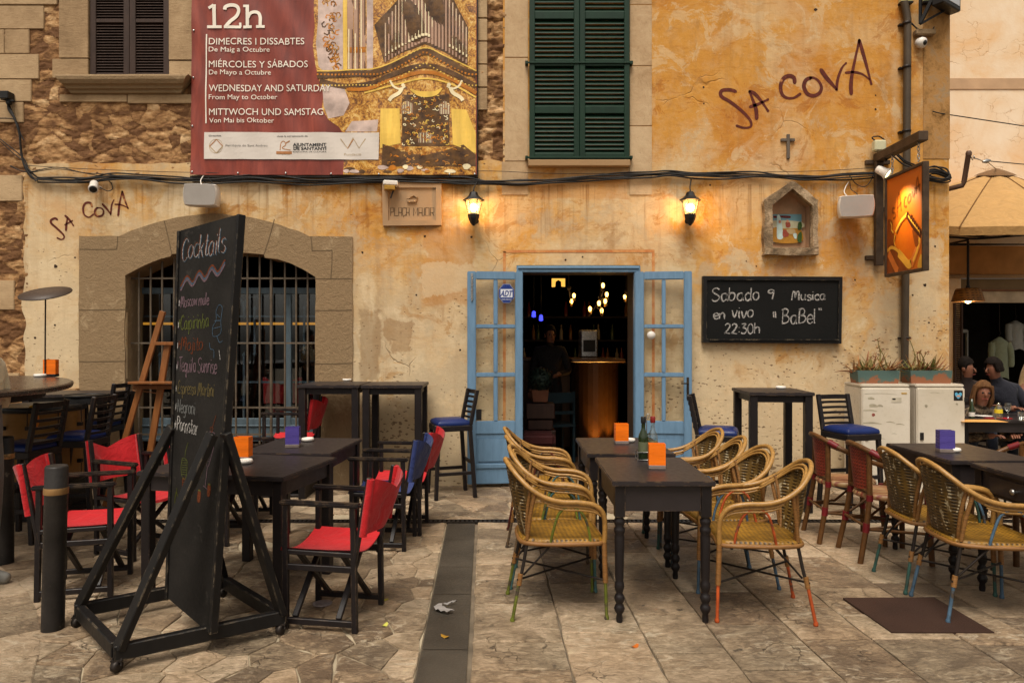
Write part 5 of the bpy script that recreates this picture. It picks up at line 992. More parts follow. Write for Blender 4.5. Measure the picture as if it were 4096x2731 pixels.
for pts, k in (([(.34, .60), (.36, .56), (.39, .58), (.385, .66), (.39, .74), (.33, .76), (.32, .70), (.345, .66), (.34, .60)], 1), ([(.33, .66), (.385, .66)], 1), ([(.325, .71), (.385, .70)], 1), ([(.36, .76), (.385, .80), (.41, .79)], 1), ([(.30, .80), (.31, .84), (.34, .85), (.345, .90)], 1), ([(.385, .85), (.40, .91)], 0), ([(.35, .62), (.375, .64)], 1),
               ([(.315, 1.375), (.40, 1.39), (.345, 1.60), (.315, 1.375)], 4), ([(.345, 1.60), (.335, 1.72)], 4), ([(.315, 1.72), (.36, 1.735)], 4), ([(.365, 1.375), (.375, 1.345), (.35, 1.345), (.365, 1.375)], 3), ([(.37, 1.34), (.395, 1.26)], 3),
               ([(.10, 1.585), (.145, 1.59), (.15, 1.67), (.135, 1.72), (.105, 1.71), (.09, 1.65), (.10, 1.585)], 2), ([(.125, 1.57), (.13, 1.53), (.15, 1.47)], 2), ([(.11, 1.72), (.135, 1.72), (.14, 1.80), (.115, 1.80), (.11, 1.72)], 3), ([(.125, 1.80), (.127, 1.89)], 2), ([(.115, 1.89), (.14, 1.895), (.135, 1.915), (.115, 1.91), (.115, 1.89)], 7),
               ([(.05, 1.83), (.07, 1.86), (.065, 1.93), (.045, 1.935), (.04, 1.88), (.05, 1.83)], 7), ([(.055, 1.83), (.055, 1.80)], 7)): ln.ribbon(catmull([(a, b, 0) for a, b in pts], 5), .0042, bmf, -.002, k)
for i in range(12): t_ = i / 12; ln.ribbon([(.318 + .02 * t_, 1.385 + .19 * t_), (.395 - .04 * t_, 1.40 + .17 * t_)], .0022, bmf, -.002, 4)
for i in range(7): ln.ribbon([(.098, 1.60 + i * .016), (.145, 1.592 + i * .016)], .004, bmf, -.002, 2)
for i in range(5): ln.ribbon([(.113, 1.73 + i * .015), (.136, 1.722 + i * .015)], .005, bmf, -.002, 3)
for x_, y_ in ((.36, 1.70), (.27, 1.76)): 
    ln.prism([[(p.x, p.y) for p in catmull([(x_, y_, 0), (x_ + .025, y_ + .002, 0), (x_ + .022, y_ + .07, 0), (x_ - .004, y_ + .072, 0)], 4, True)]], bmf, -.0015, -.0015, 3); ln.ribbon([(x_, y_), (x_ + .024, y_)], .008, bmf, -.0022, 2)
ln.build('chalk_writing', [M[c] for c in cc], CB, loc=cl)
for a, b in ((A_, B_), (C_, D_), (A_, C_), (B_, D_)):
    o_ = Vector((0, 0, .085)); d = (b - a).normalized() * (.038 if (a, b) in ((A_, C_), (B_, D_)) else -.02); MB().bar(a + o_ + d, b + o_ - d, .042, .07).build('base_beam', M['black_paint'], CB, bevel=.004, loc=cl)
an = V(-1.435, 3.27, 1.06); af = V(-1.79, 3.60, 1.05)
for p, ap in ((A_, an), (B_, an + V(.05, .03, 0)), (C_, af), (D_, af + V(.05, .04, 0))): MB().bar(p + Vector((0, 0, .10)), ap, .035, .065, nrm.cross(ap - p)).build('brace', M['black_paint'], CB, bevel=.004, loc=cl)
for p in (A_, B_, C_, D_):
    c = MB().lathe([(.012, -.014), (.026, -.012), (.026, .012), (.012, .014)], (0, 0, 0), 14, M=Matrix.Translation(p + V(.0, -.015, .027)) @ Matrix.Rotation(R(70), 4, 'Z') @ Matrix.Rotation(R(90), 4, 'X')); c.bar(p + V(-.018, -.01, .028), p + V(-.014, .0, .06), .006, .03).bar(p + V(.018, -.01, .028), p + V(.014, .0, .06), .006, .03).box(p + V(0, 0, .052), (.05, .05, .006)); c.build('caster', M['iron'], CB, loc=cl)
# ------------------------------------------------------------------ furniture builders
def legmesh(a, b, w0, w1): return MB().bar(a, b, w0, w1, (0, 1, 0))
def director_chair(loc, ang, fab, label, group, fold=0):
    T = thing('director_chair', label, 'chair', loc, ang, group); hw, hd = .195, .19; mt = M['dark_wood']
    sr = .012
    for s_ in (-1, 1):
        y = s_ * hw
        MB().bar((hd, y, 0), (hd, y, .645), .030, .026, (0, 1, 0)).build('leg', mt, T, bevel=.003); MB().bar((-hd, y, 0), (-hd + .01, y, .645), .030, .026, (0, 1, 0)).build('leg', mt, T, bevel=.003)
        MB().bar((hd + .03, y, .66), (-hd - .03, y, .655), .042, .026).build('armrest', mt, T, bevel=.008, bseg=2)
        MB().bar((hd, y, .045), (-hd, y, .045), .024, .032).build('foot_rail', mt, T, bevel=.003); MB().bar((hd, y, .325), (-hd, y, .325), .020, .032).build('side_rail', mt, T, bevel=.003)
        MB().bar((-hd + .015, y * .985, .30), (-hd - .075, y * .985, .80), .022, .034, (0, 1, 0)).build('back_post', mt, T, bevel=.004)
        MB().bar((hd - .015, y, .405), (-hd + .015, y, .400), .026, .026).build('seat_rail', mt, T, bevel=.004)
    for x_ in (.12, -.12):
        MB().bar((x_, -hw + .01, .06), (x_, hw - .01, .395), .022, .030, (1, 0, 0)).bar((x_ + .024, hw - .01, .06), (x_ + .024, -hw + .01, .395), .022, .030, (1, 0, 0)).build('cross_brace', mt, T, bevel=.003)
    s1 = MB(); n = 10; vs = []
    for i in range(n + 1):
        y = -hw - .012 + (2 * hw + .024) * i / n; z = .430 - .048 * math.sin(math.pi * i / n) ** .8
        for x_ in (hd + .02, hd * .4, -hd * .3, -hd): vs.append((x_, y, z - (.004 if abs(x_) < .1 else 0)))
    vs2 = [(a, b, c - .006) for a, b, c in vs]; f = [(i * 4 + k, i * 4 + k + 1, i * 4 + 5 + k, i * 4 + 4 + k) for i in range(n) for k in range(3)]
    s1.add(vs, f, True).add(vs2, f, True).add([v for i in range(n + 1) for v in (vs[i * 4], (vs[i * 4][0] + .004, vs[i * 4][1], vs[i * 4][2] - .018))], [(2 * i, 2 * i + 1, 2 * i + 3, 2 * i + 2) for i in range(n)], True); s1.build('seat', fab, T)
    s2 = MB(); vs = []; n = 14; mrows = 6
    for j in range(mrows + 1):
        t = j / mrows; z0 = .50 + .30 * t; xb = -hd - .012 - .075 * (z0 - .3) / .5
        for i in range(n + 1):
            u = i / n; s_ = math.sin(math.pi * u); y = (-hw + 2 * hw * u) * 1.05
            vs.append((xb - .085 * s_ ** .8 * (.4 + .6 * t) + .010 * math.sin(9 * u + 3 * t), y, z0 - (.085 * t) * (1 - abs(2 * u - 1)) ** 1.1))
    f = [(j * (n + 1) + i, j * (n + 1) + i + 1, (j + 1) * (n + 1) + i + 1, (j + 1) * (n + 1) + i) for j in range(mrows) for i in range(n)]
    s2.add(vs, f, True).add([(a + .005, b, c) for a, b, c in vs], f, True)
    for s_ in (-1, 1): s2.tube([(-hd - .012 - .075 * (z - .3) / .5, s_ * hw * 1.0, z) for z in (.50, .65, .795)], .021, 8)
    s2.build('backrest', fab, T); return T
_wc = {}
def wicker_chair(loc, ang, colour, label, group, h=1.0):
    if colour in _wc: return dup(_wc[colour], loc, ang, label, group)
    T = thing('wicker_chair', label, 'chair', loc, ang, group); cm = pm('leg_paint_' + colour, dict(lime=S(92, 98, 32), red=S(84, 36, 30), teal=S(58, 92, 92), brown=S(88, 70, 50), orange=S(160, 70, 30), blue=S(66, 88, 106), grey=S(62, 78, 86), sea=S(46, 76, 68))[colour], .5, .4, 14, .3, wear=S(66, 56, 46), wk=.54)
    half = [(.235, .20, .41), (.238, .208, .50), (.225, .222, .575), (.18, .232, .622), (.10, .236, .640), (.0, .236, .645), (-.09, .230, .668), (-.17, .208, .715), (-.23, .165, .77), (-.27, .10, .815), (-.288, .0, .835)]
    full = half + [(a, -b, c) for a, b, c in half[-2::-1]]; p = catmull(full, 5)
    MB().tube(p, .0138, 8).build('arm_rail', M['rattan'], T)
    inn = [Vector((a.x + .024 * (1 if a.x < -.1 else 0), a.y * .955, a.z - .026)) for a in p if a.z > .60]; MB().tube(inn, .009, 7).tube([v + Vector((.012, 0, -.018)) for v in inn], .007, 6).build('inner_rail', M['rattan'], T)
    bk = MB(); vs = []; n = 16; rows_ = 9      # woven back: from seat rear to the hoop
    for j in range(rows_ + 1):
        t = j / rows_
        for i in range(n + 1):
            u = -1 + 2 * i / n; a = u * 1.15
            y = math.sin(a) / math.sin(1.15) * (.135 + .055 * t); xt = -.285 + .125 * u * u * (.6 + .4 * t); zt = .800 - .085 * u * u
            z = .43 + (zt - .43) * t; vs.append((-.205 + (xt + .205) * t ** .8 + .03 * u * u * (1 - t), y, z))
    f = [(j * (n + 1) + i, j * (n + 1) + i + 1, (j + 1) * (n + 1) + i + 1, (j + 1) * (n + 1) + i) for j in range(rows_) for i in range(n)]
    bk.add(vs, f, True).add([(a + .007, b, c) for a, b, c in vs], f, True); o_ = bk.build('backrest', M['back_weave'], T)
    e1 = [vs[j * (n + 1)] for j in range(rows_ + 1)]; e2 = [vs[j * (n + 1) + n] for j in range(rows_ + 1)]; MB().tube(e1, .011, 6).tube(e2, .011, 6).build('woven_edge', M['rattan_dark'], T)
    so_ = [(.225, .195), (.10, .215), (-.08, .205), (-.19, .165), (-.215, .08), (-.215, -.08), (-.19, -.165), (-.08, -.205), (.10, -.215), (.225, -.195), (.235, -.08), (.235, .08)]
    so_ = [(q.x, q.y) for q in catmull([(a, b, 0) for a, b in so_], 3, True)]; st_ = MB(); n = len(so_)
    ring = lambda k, z: [(a * k, b * k, z) for a, b in so_]
    vs = ring(1, .405) + ring(1.02, .42) + ring(.98, .437) + ring(.7, .430) + ring(.35, .424) + [(0, 0, .422)]
    st_.add(vs, [(r_ * n + i, r_ * n + (i + 1) % n, (r_ + 1) * n + (i + 1) % n, (r_ + 1) * n + i) for r_ in range(4) for i in range(n)] + [(4 * n + i, 4 * n + (i + 1) % n, 5 * n) for i in range(n)] + [tuple(range(n))], True); st_.build('seat', M['seat_weave'], T)
    MB().tube([(a * 1.01, b * 1.01, .412) for a, b in so_], .013, 7, True).build('seat_rim', M['rattan_dark'], T)
    for s_ in (-1, 1):
        fl = MB().tube([(.235, s_ * .20, .42), (.242, s_ * .202, .20)], .0145, 8).build('leg', M['rattan_dark'], T); MB().tube([(.242, s_ * .202, .205), (.248, s_ * .205, .006)], .0095, 7).lathe([(.012, 0), (.014, .008), (.010, .022)], (.248, s_ * .205, 0), 8).build('painted_tip', cm, fl)
        rl = MB().tube([(-.175, s_ * .165, .44), (-.20, s_ * .172, .30), (-.222, s_ * .182, .20)], .0095, 7).build('leg', M['iron'], T); MB().tube([(-.222, s_ * .182, .22), (-.262, s_ * .198, .006)], .0095, 7).lathe([(.012, 0), (.014, .008), (.010, .022)], (-.262, s_ * .198, 0), 8).build('painted_tip', cm, rl); MB().tube([(-.216, s_ * .18, .25), (-.226, s_ * .184, .19)], .014, 7).build('leg_wrap', M['rattan_dark'], rl)
        MB().tube(catmull([(.16, s_ * .208, .41), (.145, s_ * .214, .50), (.11, s_ * .222, .58), (.05, s_ * .226, .618), (-.01, s_ * .222, .585), (-.04, s_ * .214, .50), (-.06, s_ * .206, .41)], 5), .0075, 6).build('arm_loop', cm, T)
        MB().tube([(.242, s_ * .20, .21), (-.235, -s_ * .188, .22)], .006, 6).build('cross_rod', M['iron'], T); MB().tube([(-.20, s_ * .17, .24), (-.06, s_ * .20, .40)], .006, 6).build('stay_rod', M['iron'], T)
        MB().tube([(-.14, s_ * .212, .70), (-.165, s_ * .185, .56), (-.18, s_ * .168, .43)], .011, 7).build('back_post', M['rattan_dark'], T)
    _wc[colour] = T; return T
def bistro_chair(loc, ang, label, group):
    T = thing('bistro_chair', label, 'chair', loc, ang, group); T.scale = (1.08, 1.08, 1.04); cane = wood_mat('bistro_cane', S(86, 56, 28), .4, (9, 9, 9), .3, None, .2) if 'cane' not in M else M['cane']; M['cane'] = cane
    if 'bind' not in M: M['bind'] = pm('red_binding', S(104, 24, 28), .45, .15, 40, .4, 150)
    half = [(.18, .20, .42), (.20, .215, .50), (.17, .225, .565), (.08, .228, .60), (-.03, .22, .645), (-.13, .185, .70), (-.20, .10, .745), (-.225, 0, .76)]
    full = half + [(a, -b, c) for a, b, c in half[-2::-1]]; MB().tube(catmull(full, 5), .017, 8).build('arm_rail', cane, T)
    for s_ in (-1, 1):
        MB().tube([(.175, s_ * .165, .42), (.19, s_ * .185, 0)], .018, 8).build('leg', cane, T); MB().tube([(-.165, s_ * .135, .72), (-.165, s_ * .14, .42), (-.19, s_ * .155, .24), (-.235, s_ * .17, 0)], .018, 8).build('leg', cane, T)
        MB().tube([(.18, s_ * .175, .20), (-.20, s_ * .155, .22)], .010, 7).tube([(.17, s_ * .165, .40), (-.02, s_ * .15, .24), (-.19, s_ * .155, .22)], .009, 7).build('stretcher', cane, T)
        for c, d in (((-.165, s_ * .14, .44), (-.165, s_ * .14, .40)), ((-.19, s_ * .155, .26), (-.195, s_ * .156, .20)), ((.175, s_ * .165, .44), (.176, s_ * .167, .39)), ((-.12, s_ * .19, .695), (-.165, s_ * .15, .725)), ((.183, s_ * .175, .22), (.184, s_ * .177, .18))): MB().tube([c, d], .0215, 8).build('binding', M['bind'], T)
    MB().tube([(.18, -.175, .24), (.18, .175, .24)], .009, 7).tube([(-.2, -.155, .24), (-.2, .155, .24)], .009, 7).build('stretcher', cane, T)
    bk = MB(); vs = []; n = 10; rows_ = 6
    for j in range(rows_ + 1):
        for i in range(n + 1): u = -1 + 2 * i / n; t = j / rows_; vs.append((-.195 + .045 * u * u - .02 * t, u * (.115 + .02 * t), .46 + (.735 - .02 * u * u - .46) * t))
    f = [(j * (n + 1) + i, j * (n + 1) + i + 1, (j + 1) * (n + 1) + i + 1, (j + 1) * (n + 1) + i) for j in range(rows_) for i in range(n)]
    bk.add(vs, f, True, 0).add([(a + .007, b, c) for a, b, c in vs], f, True, 1)
    if 'dots' not in M: M['dots'] = weave_mat('red_cream_weave', S(96, 22, 24), S(196, 168, 112), 34, 34, .45, (1, 2), .8); M['stripe'] = weave_mat('red_cream_seat', S(112, 20, 26), S(182, 152, 102), 2, 46, .4, (0, 1), .8)
    bk.build('backrest', [M['red_weave'], M['dots']], T)
    MB().tube([(-.17, s_, .46) for s_ in (-.13, 0, .13)], .012, 7).build('back_rail', cane, T)
    MB().lathe([(.19, .405), (.198, .42), (.19, .440), (.1, .446), (.001, .447)], (0, 0, 0), 20, sx=1, sy=.95).build('seat', M['stripe'], T)
    return T
def bar_stool(loc, ang, label, group, h=.75, back=1.03):
    T = thing('bar_stool', label, 'bar stool', loc, ang, group); mt = M['dark_wood']; k = h - .75
    q = [(.17, .165), (.17, -.165), (-.165, -.165), (-.165, .165)]; cu = MB(); pr = [(p.x, p.y) for p in catmull([(.165, .12, 0), (.165, -.12, 0), (.13, -.165, 0), (-.12, -.165, 0), (-.155, -.12, 0), (-.155, .12, 0), (-.12, .165, 0), (.13, .165, 0)], 4, True)]; n = len(pr)
    rings = [(1, .70 + k), (1.02, .715 + k), (.97, .735 + k), (.75, .752 + k), (.4, .759 + k)]
    cu.add([(a * r_, b * r_, z) for r_, z in rings for a, b in pr] + [(0, 0, .76 + k)], [(r_ * n + i, r_ * n + (i + 1) % n, (r_ + 1) * n + (i + 1) % n, (r_ + 1) * n + i) for r_ in range(4) for i in range(n)] + [(4 * n + i, 4 * n + (i + 1) % n, 5 * n) for i in range(n)], True); cu.build('seat', M['blue_vinyl'], T)
    MB().box((.0, 0, .67 + k), (.35, .345, .055)).build('seat_frame', mt, T, bevel=.006)
    for s_ in (-1, 1):
        MB().bar((.155, s_ * .152, .642 + k), (.185, s_ * .168, 0), .036, .036, (0, 1, 0)).build('leg', mt, T, bevel=.004); MB().bar((-.155, s_ * .152, .642 + k), (-.20, s_ * .168, 0), .036, .036, (0, 1, 0)).build('leg', mt, T, bevel=.004)
        MB().bar((-.158, s_ * .155, .6975 + k), (-.225, s_ * .155, back), .034, .036, (0, 1, 0)).build('back_post', mt, T, bevel=.005)
        MB().bar((.17, s_ * .160, .24), (-.18, s_ * .160, .24), .022, .032).build('stretcher', mt, T, bevel=.003)
    MB().bar((.172, -.16, .33), (.172, .16, .33), .022, .034).bar((-.185, -.16, .33), (-.185, .16, .33), .022, .034).build('stretcher', mt, T, bevel=.003)
    bk = MB(); hh = back - .70 - k
    for i in range(6):
        z = .755 + k + i * (hh - .08) / 5; x_ = -.162 - .067 * (z - .70 - k) / hh; pts = [Vector((x_ - .028 * (1 - u * u), u * .145, z)) for u in (-1, -.6, -.2, .2, .6, 1)]
        for a, b in zip(pts, pts[1:]): bk.bar(a, b, .013, .022 if i < 5 else .04)
    bk.build('backrest', mt, T); return T
def bar_table(loc, ang, label, group, w_=.58, d_=.58, h=1.09, lean=0):
    T = thing('bar_table', label, 'bar table', loc, ang, group); mt = M['dark_wood']
    MB().box((0, 0, h - .015), (w_, d_, .030)).build('tabletop', M['table_top'], T, bevel=.004, bseg=2)
    for i in (-1, 1):
        MB().box((i * (w_ / 2 - .05), 0, h - .06), (.024, d_ - .14, .06)).build('apron', mt, T); MB().box((0, i * (d_ / 2 - .05), h - .06), (w_ - .14, .024, .06)).build('apron', mt, T)
        for j in (-1, 1): MB().box((i * (w_ / 2 - .045), j * (d_ / 2 - .045), (h - .031) / 2), (.066, .066, h - .031)).build('leg', mt, T, bevel=.004)
    return T
def dining_table(loc, ang, label, group, w_, d_, h=.75, turned=False, ap=.10, knob=False, mtop=None):
    T = thing('dining_table', label, 'table', loc, ang, group); mt = M['table_top']
    MB().box((0, 0, h - .014), (w_, d_, .028)).build('tabletop', mtop or mt, T, bevel=.005, bseg=2)
    ix, iy = w_ / 2 - .045, d_ / 2 - .045
    for i in (-1, 1):
        MB().box((i * (ix + .005), 0, h - .0285 - ap / 2), (.022, 2 * iy - .056, ap)).build('apron', mt, T); MB().box((0, i * (iy + .005), h - .0285 - ap / 2), (2 * ix - .056, .022, ap)).build('apron', mt, T)
        for j in (-1, 1):
            if not turned: q = MB(); q.bar((i * ix, j * iy, 0), (i * ix, j * iy, h - .029), .058, .058, (0, 1, 0)).build('leg', M['dark_wood'], T, bevel=.004)
            else:
                zt = h - .0285 - ap - .03; q = MB().b2(i * ix - .027, i * ix + .027, j * iy - .027, j * iy + .027, zt, h - .029)
                pr = [(.016, 0), (.018, .02), (.015, .045), (.025, .06), (.029, .075), (.024, .09), (.017, .10), (.025, .115), (.029, .13), (.024, .145), (.016, .155), (.022, .17), (.027, .19), (.025, .21), (.021, .22), (.023, .24), (.027, zt - .11), (.024, zt - .095), (.030, zt - .08), (.030, zt - .065), (.022, zt - .055), (.029, zt - .035), (.030, zt - .02), (.022, zt - .01), (.027, zt + .001)]
                q.lathe(pr, (i * ix, j * iy, 0), 14); q.build('leg', M['dark_wood'], T)
    if knob:
        MB().box((-ix - .018, 0, h - .03 - ap / 2), (.012, d_ * .62, ap * .72)).build('drawer_front', mt, T, bevel=.003); MB().lathe([(.008, 0), (.007, .014), (.016, .022), (.017, .030), (.010, .036), (.001, .037)], (0, 0, 0), 12, M=Matrix.Translation((-ix - .024, 0, h - .03 - ap / 2)) @ Matrix.Rotation(R(-90), 4, 'Y')).build('drawer_knob', M['steel'], T)
    return T
def menu_holder(loc, ang, colour, label, base='steel', s_=1.0):
    T = thing('menu_holder', label, 'menu holder', loc, ang, 'acrylic menu holders on the tables')
    MB().box((0, 0, .011), (.098 * s_, .07 * s_, .022)).build('holder_base', pm('grey_base', S(120, 106, 100), .4) if base == 'steel' else M['black'], T, bevel=.002)
    q = MB(); w_ = .095 * s_; q.b2(-w_ / 2, w_ / 2, -.031, -.027, .0225, .145 * s_).b2(-w_ / 2, w_ / 2, .027, .031, .0225, .145 * s_).b2(-w_ / 2, -w_ / 2 + .004, -.0265, .0265, .0225, .145 * s_).b2(w_ / 2 - .004, w_ / 2, -.0265, .0265, .0225, .145 * s_); q.build('card_sleeve', M[colour], T)
    return T
def ashtray(loc, label):
    T = thing('ashtray', label, 'ashtray', loc, 0, 'small white ashtrays on the tables'); pr = [(.030, 0), (.044, .006), (.047, .016), (.043, .026), (.037, .027), (.033, .016), (.028, .012), (.001, .011)]
    MB().lathe(pr, (0, 0, 0), 18).build('dish', M['white_plastic'], T); return T
# ------------------------------------------------------------------ left terrace
gD = 'director chairs round the left tables'
director_chair((-.965, 3.735, 0), R(171), M['red'], 'red director chair in front, at the near right corner of the left table', gD)
director_chair((-.95, 5.08, 0), R(177), M['blue_canvas'], 'blue director chair behind the front red one, right of the left tables', gD)
director_chair((-.90, 5.48, 0), R(179), M['red'], 'red director chair farthest back on the right of the left tables', gD)
director_chair((-2.60, 4.17, 0), R(14), M['red'], 'red director chair behind the front bollard, facing right', gD)
director_chair((-2.68, 4.92, 0), R(-24), M['red'], 'red director chair with its back to the oval bar table, seen between bollard and chalkboard', gD)
director_chair((-2.27, 5.72, 0), R(2), M['red'], 'director chair mostly hidden behind the chalkboard nearest the window grille', gD)
director_chair((-2.28, 5.20, 0), R(0), M['red'], 'director chair at the left of the far table, its legs seen under the table', gD)
c = director_chair((-2.20, 6.775, .145), R(180), M['red'], 'red director chair set on a low crate against the window grille behind the bar table', gD)
tag(MB().b2(-2.46, -1.975, 6.56, 6.955, 0, .03).b2(-2.46, -1.975, 6.56, 6.955, .115, .145).b2(-2.46, -2.43, 6.56, 6.955, .0301, .1149).b2(-2.005, -1.975, 6.56, 6.955, .0301, .1149).build('wooden_crate', M['dark_wood'], bevel=.003), 'low dark crate under the red chair by the window grille', 'crate')
gT = 'dark tables on the left terrace'
dining_table((-1.665, 4.215, 0), R(-11), 'dark rectangular table nearest the chalkboard, with orange menu holder', gT, .93, .68, .745, ap=.085)
dining_table((-1.515, 4.985, 0), R(-4), 'dark table behind the nearest left table, with violet menu holder', gT, .64, .74, .745, ap=.085)
def on(px, py, z): k = (CH - z) * F / (py - 1365.5); return Vector(((px - 2048) / F * k, k, z))
menu_holder(on(973, 1838, .746), R(-4), 'orange', 'orange menu holder on the near left table behind the chalkboard', s_=1.02); ashtray(on(980, 1853, .746), 'white ashtray in front of the orange menu holder on the near left table')
menu_holder(on(1172, 1787, .746), R(6), 'violet', 'violet menu holder on the far left table'); ashtray(on(1231, 1764, .746), 'white ashtray right of the violet menu holder on the far left table')
# bar tables and stools along the wall
gB = 'dark bar tables along the wall'
bar_table((-1.745, 6.755, 0), 0, 'dark bar table under the window jamb, left of its twin', gB, .595, .57, 1.088); bar_table((-1.145, 6.75, 0), R(1), 'dark bar table between the window and the blue door with mauve menu holder', gB, .585, .57, 1.086)
bar_table((2.38, 6.27, 0), R(-4), 'dark bar table under the wall blackboard', gB, .56, .62, 1.055); bar_table((-4.25, 6.72, 0), 0, 'dark bar table behind the stools at the far left', gB, .80, .55, 1.0)
ashtray(on(1388, 1524, 1.088), 'white ashtray on the left bar table by the window'); ashtray(on(1618, 1519, 1.086), 'white ashtray on the right bar table by the blue door'); ashtray(on(3123, 1555, 1.055), 'white ashtray on the bar table under the blackboard')
menu_holder(on(1493, 1522, 1.086), R(2), 'blue_acrylic', 'blue menu holder on the bar table by the door', s_=.85); menu_holder(on(1528, 1521, 1.086), R(-3), 'pink_acrylic', 'mauve menu holder on the bar table by the door', s_=.88)
gS = 'dark bar stools with blue seats'
bar_stool((-.60, 6.66, 0), R(200), 'blue-seated bar stool standing left of the blue door', gS)
bar_stool((1.80, 5.98, 0), R(-20), 'blue-seated bar stool between the blue door and the bar table', gS); bar_stool((2.99, 6.03, 0), R(-76), 'blue-seated bar stool beside the white fridges', gS, .755, 1.02)
bar_stool((-3.73, 5.22, 0), R(176), 'blue-seated bar stool with its slatted back turned, nearest the left bollard', gS, .735, 1.045); bar_stool((-3.66, 5.76, 0), R(182), 'blue-seated bar stool behind the nearest one at the oval table', gS, .735, 1.045)
bar_stool((-4.02, 6.62, 0), R(186), 'blue-seated bar stool against the stone jamb beside the easel', gS, .735, 1.10); bar_stool((-4.28, 5.30, 0), R(10), 'blue-seated bar stool cut by the left edge of the picture', gS, .735, 1.04)
# oval bar table on a pedestal
OT = thing('oval_bar_table', 'big dark plank bar table with a rounded end at the far left', 'bar table', (-3.82, 4.9, 0)); el = []
for i in range(40): a = 2 * math.pi * i / 40; p = Vector((.55, -.83)).normalized() * math.cos(a) * 1.2 + Vector((.83, .55)).normalized() * math.sin(a) * .56; el.append((p.x, p.y))
q = MB(); n = 40; q.add([(a, b, 1.165) for a, b in el] + [(a * 1.012, b * 1.012, 1.175) for a, b in el] + [(a * 1.012, b * 1.012, 1.195) for a, b in el] + [(a * .99, b * .99, 1.203) for a, b in el], [(r_ * n + i, r_ * n + (i + 1) % n, (r_ + 1) * n + (i + 1) % n, (r_ + 1) * n + i) for r_ in range(3) for i in range(n)] + [tuple(range(n - 1, -1, -1)), tuple(range(3 * n, 4 * n))]); q.build('tabletop', wood_mat('oval_table_wood', S(50, 40, 36), .28, (8, 1, 1), .3, None, .1, .6), OT)
MB().add([(a * .7, b * .7, 1.1) for a, b in el] + [(a * .7, b * .7, 1.1645) for a, b in el], [(i, (i + 1) % n, n + (i + 1) % n, n + i) for i in range(n)] + [tuple(range(n - 1, -1, -1))]).build('apron', M['dark_wood'], OT)
MB().lathe([(.30, 0), (.30, .04), (.09, .08), (.06, .3), (.06, 1.0), (.12, 1.1)], (-.25, -.1, 0), 16).build('pedestal', M['dark_wood'], OT)
menu_holder(on(204, 1506, 1.203), R(10), 'orange', 'orange menu holder on the oval bar table at the far left', 'black', 1.0); ashtray(on(160, 1508, 1.203), 'white ashtray beside the pole of the oval bar table')
PLP = on(180, 1507, 1.203); PL = thing('pole_lamp', 'thin pole carrying a flat dark disc above the oval bar table', 'lamp', PLP)
MB().lathe([(.05, 0), (.05, .008), (.01, .014)], (0, 0, 0), 14).tube([(0, 0, .01), (.004, 0, .70)], .006, 7).build('pole', M['iron'], PL)
MB().lathe([(.001, -.012), (.17, -.010), (.195, -.004), (.195, .003), (.05, .012), (.001, .014)], (0, 0, 0), 32, M=Matrix.Translation((.004, 0, .70)) @ Matrix.Rotation(R(21), 4, 'X')).build('lamp_disc', pm('dark_disc', S(64, 52, 44), .5, .2, 5), PL)
# drum kit stored under the table
DR = thing('drum', 'gold-brown upright drum with metal lugs under the oval table', 'drum', (-4.12, 5.98, 0)); dm = wood_mat('drum_shell', S(128, 92, 48), .35, (1, 1, 4), .15)
MB().lathe([(.32, .30), (.32, .92), (.325, .93)], (0, 0, 0), 32).build('drum_shell', dm, DR); MB().lathe([(.33, .90), (.338, .905), (.338, .945), (.33, .95), (.31, .945), (.001, .944)], (0, 0, 0), 32).lathe([(.33, .29), (.338, .30), (.338, .33), (.33, .335)], (0, 0, 0), 32).build('drum_hoop', M['black'], DR)
lg = MB()
for i in range(10):
    a = R(36 * i - 108); c_, s_ = math.cos(a), math.sin(a)
    for z in (.78, .46): lg.box((c_ * .335, s_ * .335, z), (.04, .03, .03), a)
    lg.tube([(c_ * .348, s_ * .348, .80), (c_ * .345, s_ * .345, .93)], .004, 5).tube([(c_ * .348, s_ * .348, .44), (c_ * .345, s_ * .345, .31)], .004, 5)
lg.build('drum_lug', M['iron'], DR)
MB().b2(-.30, .30, -.28, .28, 0, .06).b2(-.25, .25, -.22, .22, .06, .289).build('drum_stand', M['black'], DR)
SN = thing('snare_drum', 'flat brown-headed drum on a stand behind the stools', 'drum', (-3.92, 6.28, 0))
MB().lathe([(.17, .93), (.17, 1.0), (.165, 1.005)], (0, 0, 0), 28).build('drum_shell', M['black'], SN); MB().lathe([(.165, 1.004), (.001, 1.004)], (0, 0, 0), 28).build('drum_head', pm('tan_drum_head', S(140, 104, 66), .6), SN); MB().lathe([(.17, .995), (.182, .997), (.182, 1.012), (.172, 1.014), (.168, 1.0)], (0, 0, 0), 28).build('drum_hoop', M['black'], SN); MB().tube([(0, 0, .93), (0, 0, .3), (.0, 0, .28)], .014, 8).tube([(0, 0, .35), (.2, -.1, 0)], .01, 6).tube([(0, 0, .35), (-.2, -.1, 0)], .01, 6).tube([(0, 0, .35), (0, .22, 0)], .01, 6).build('drum_stand', M['iron'], SN)
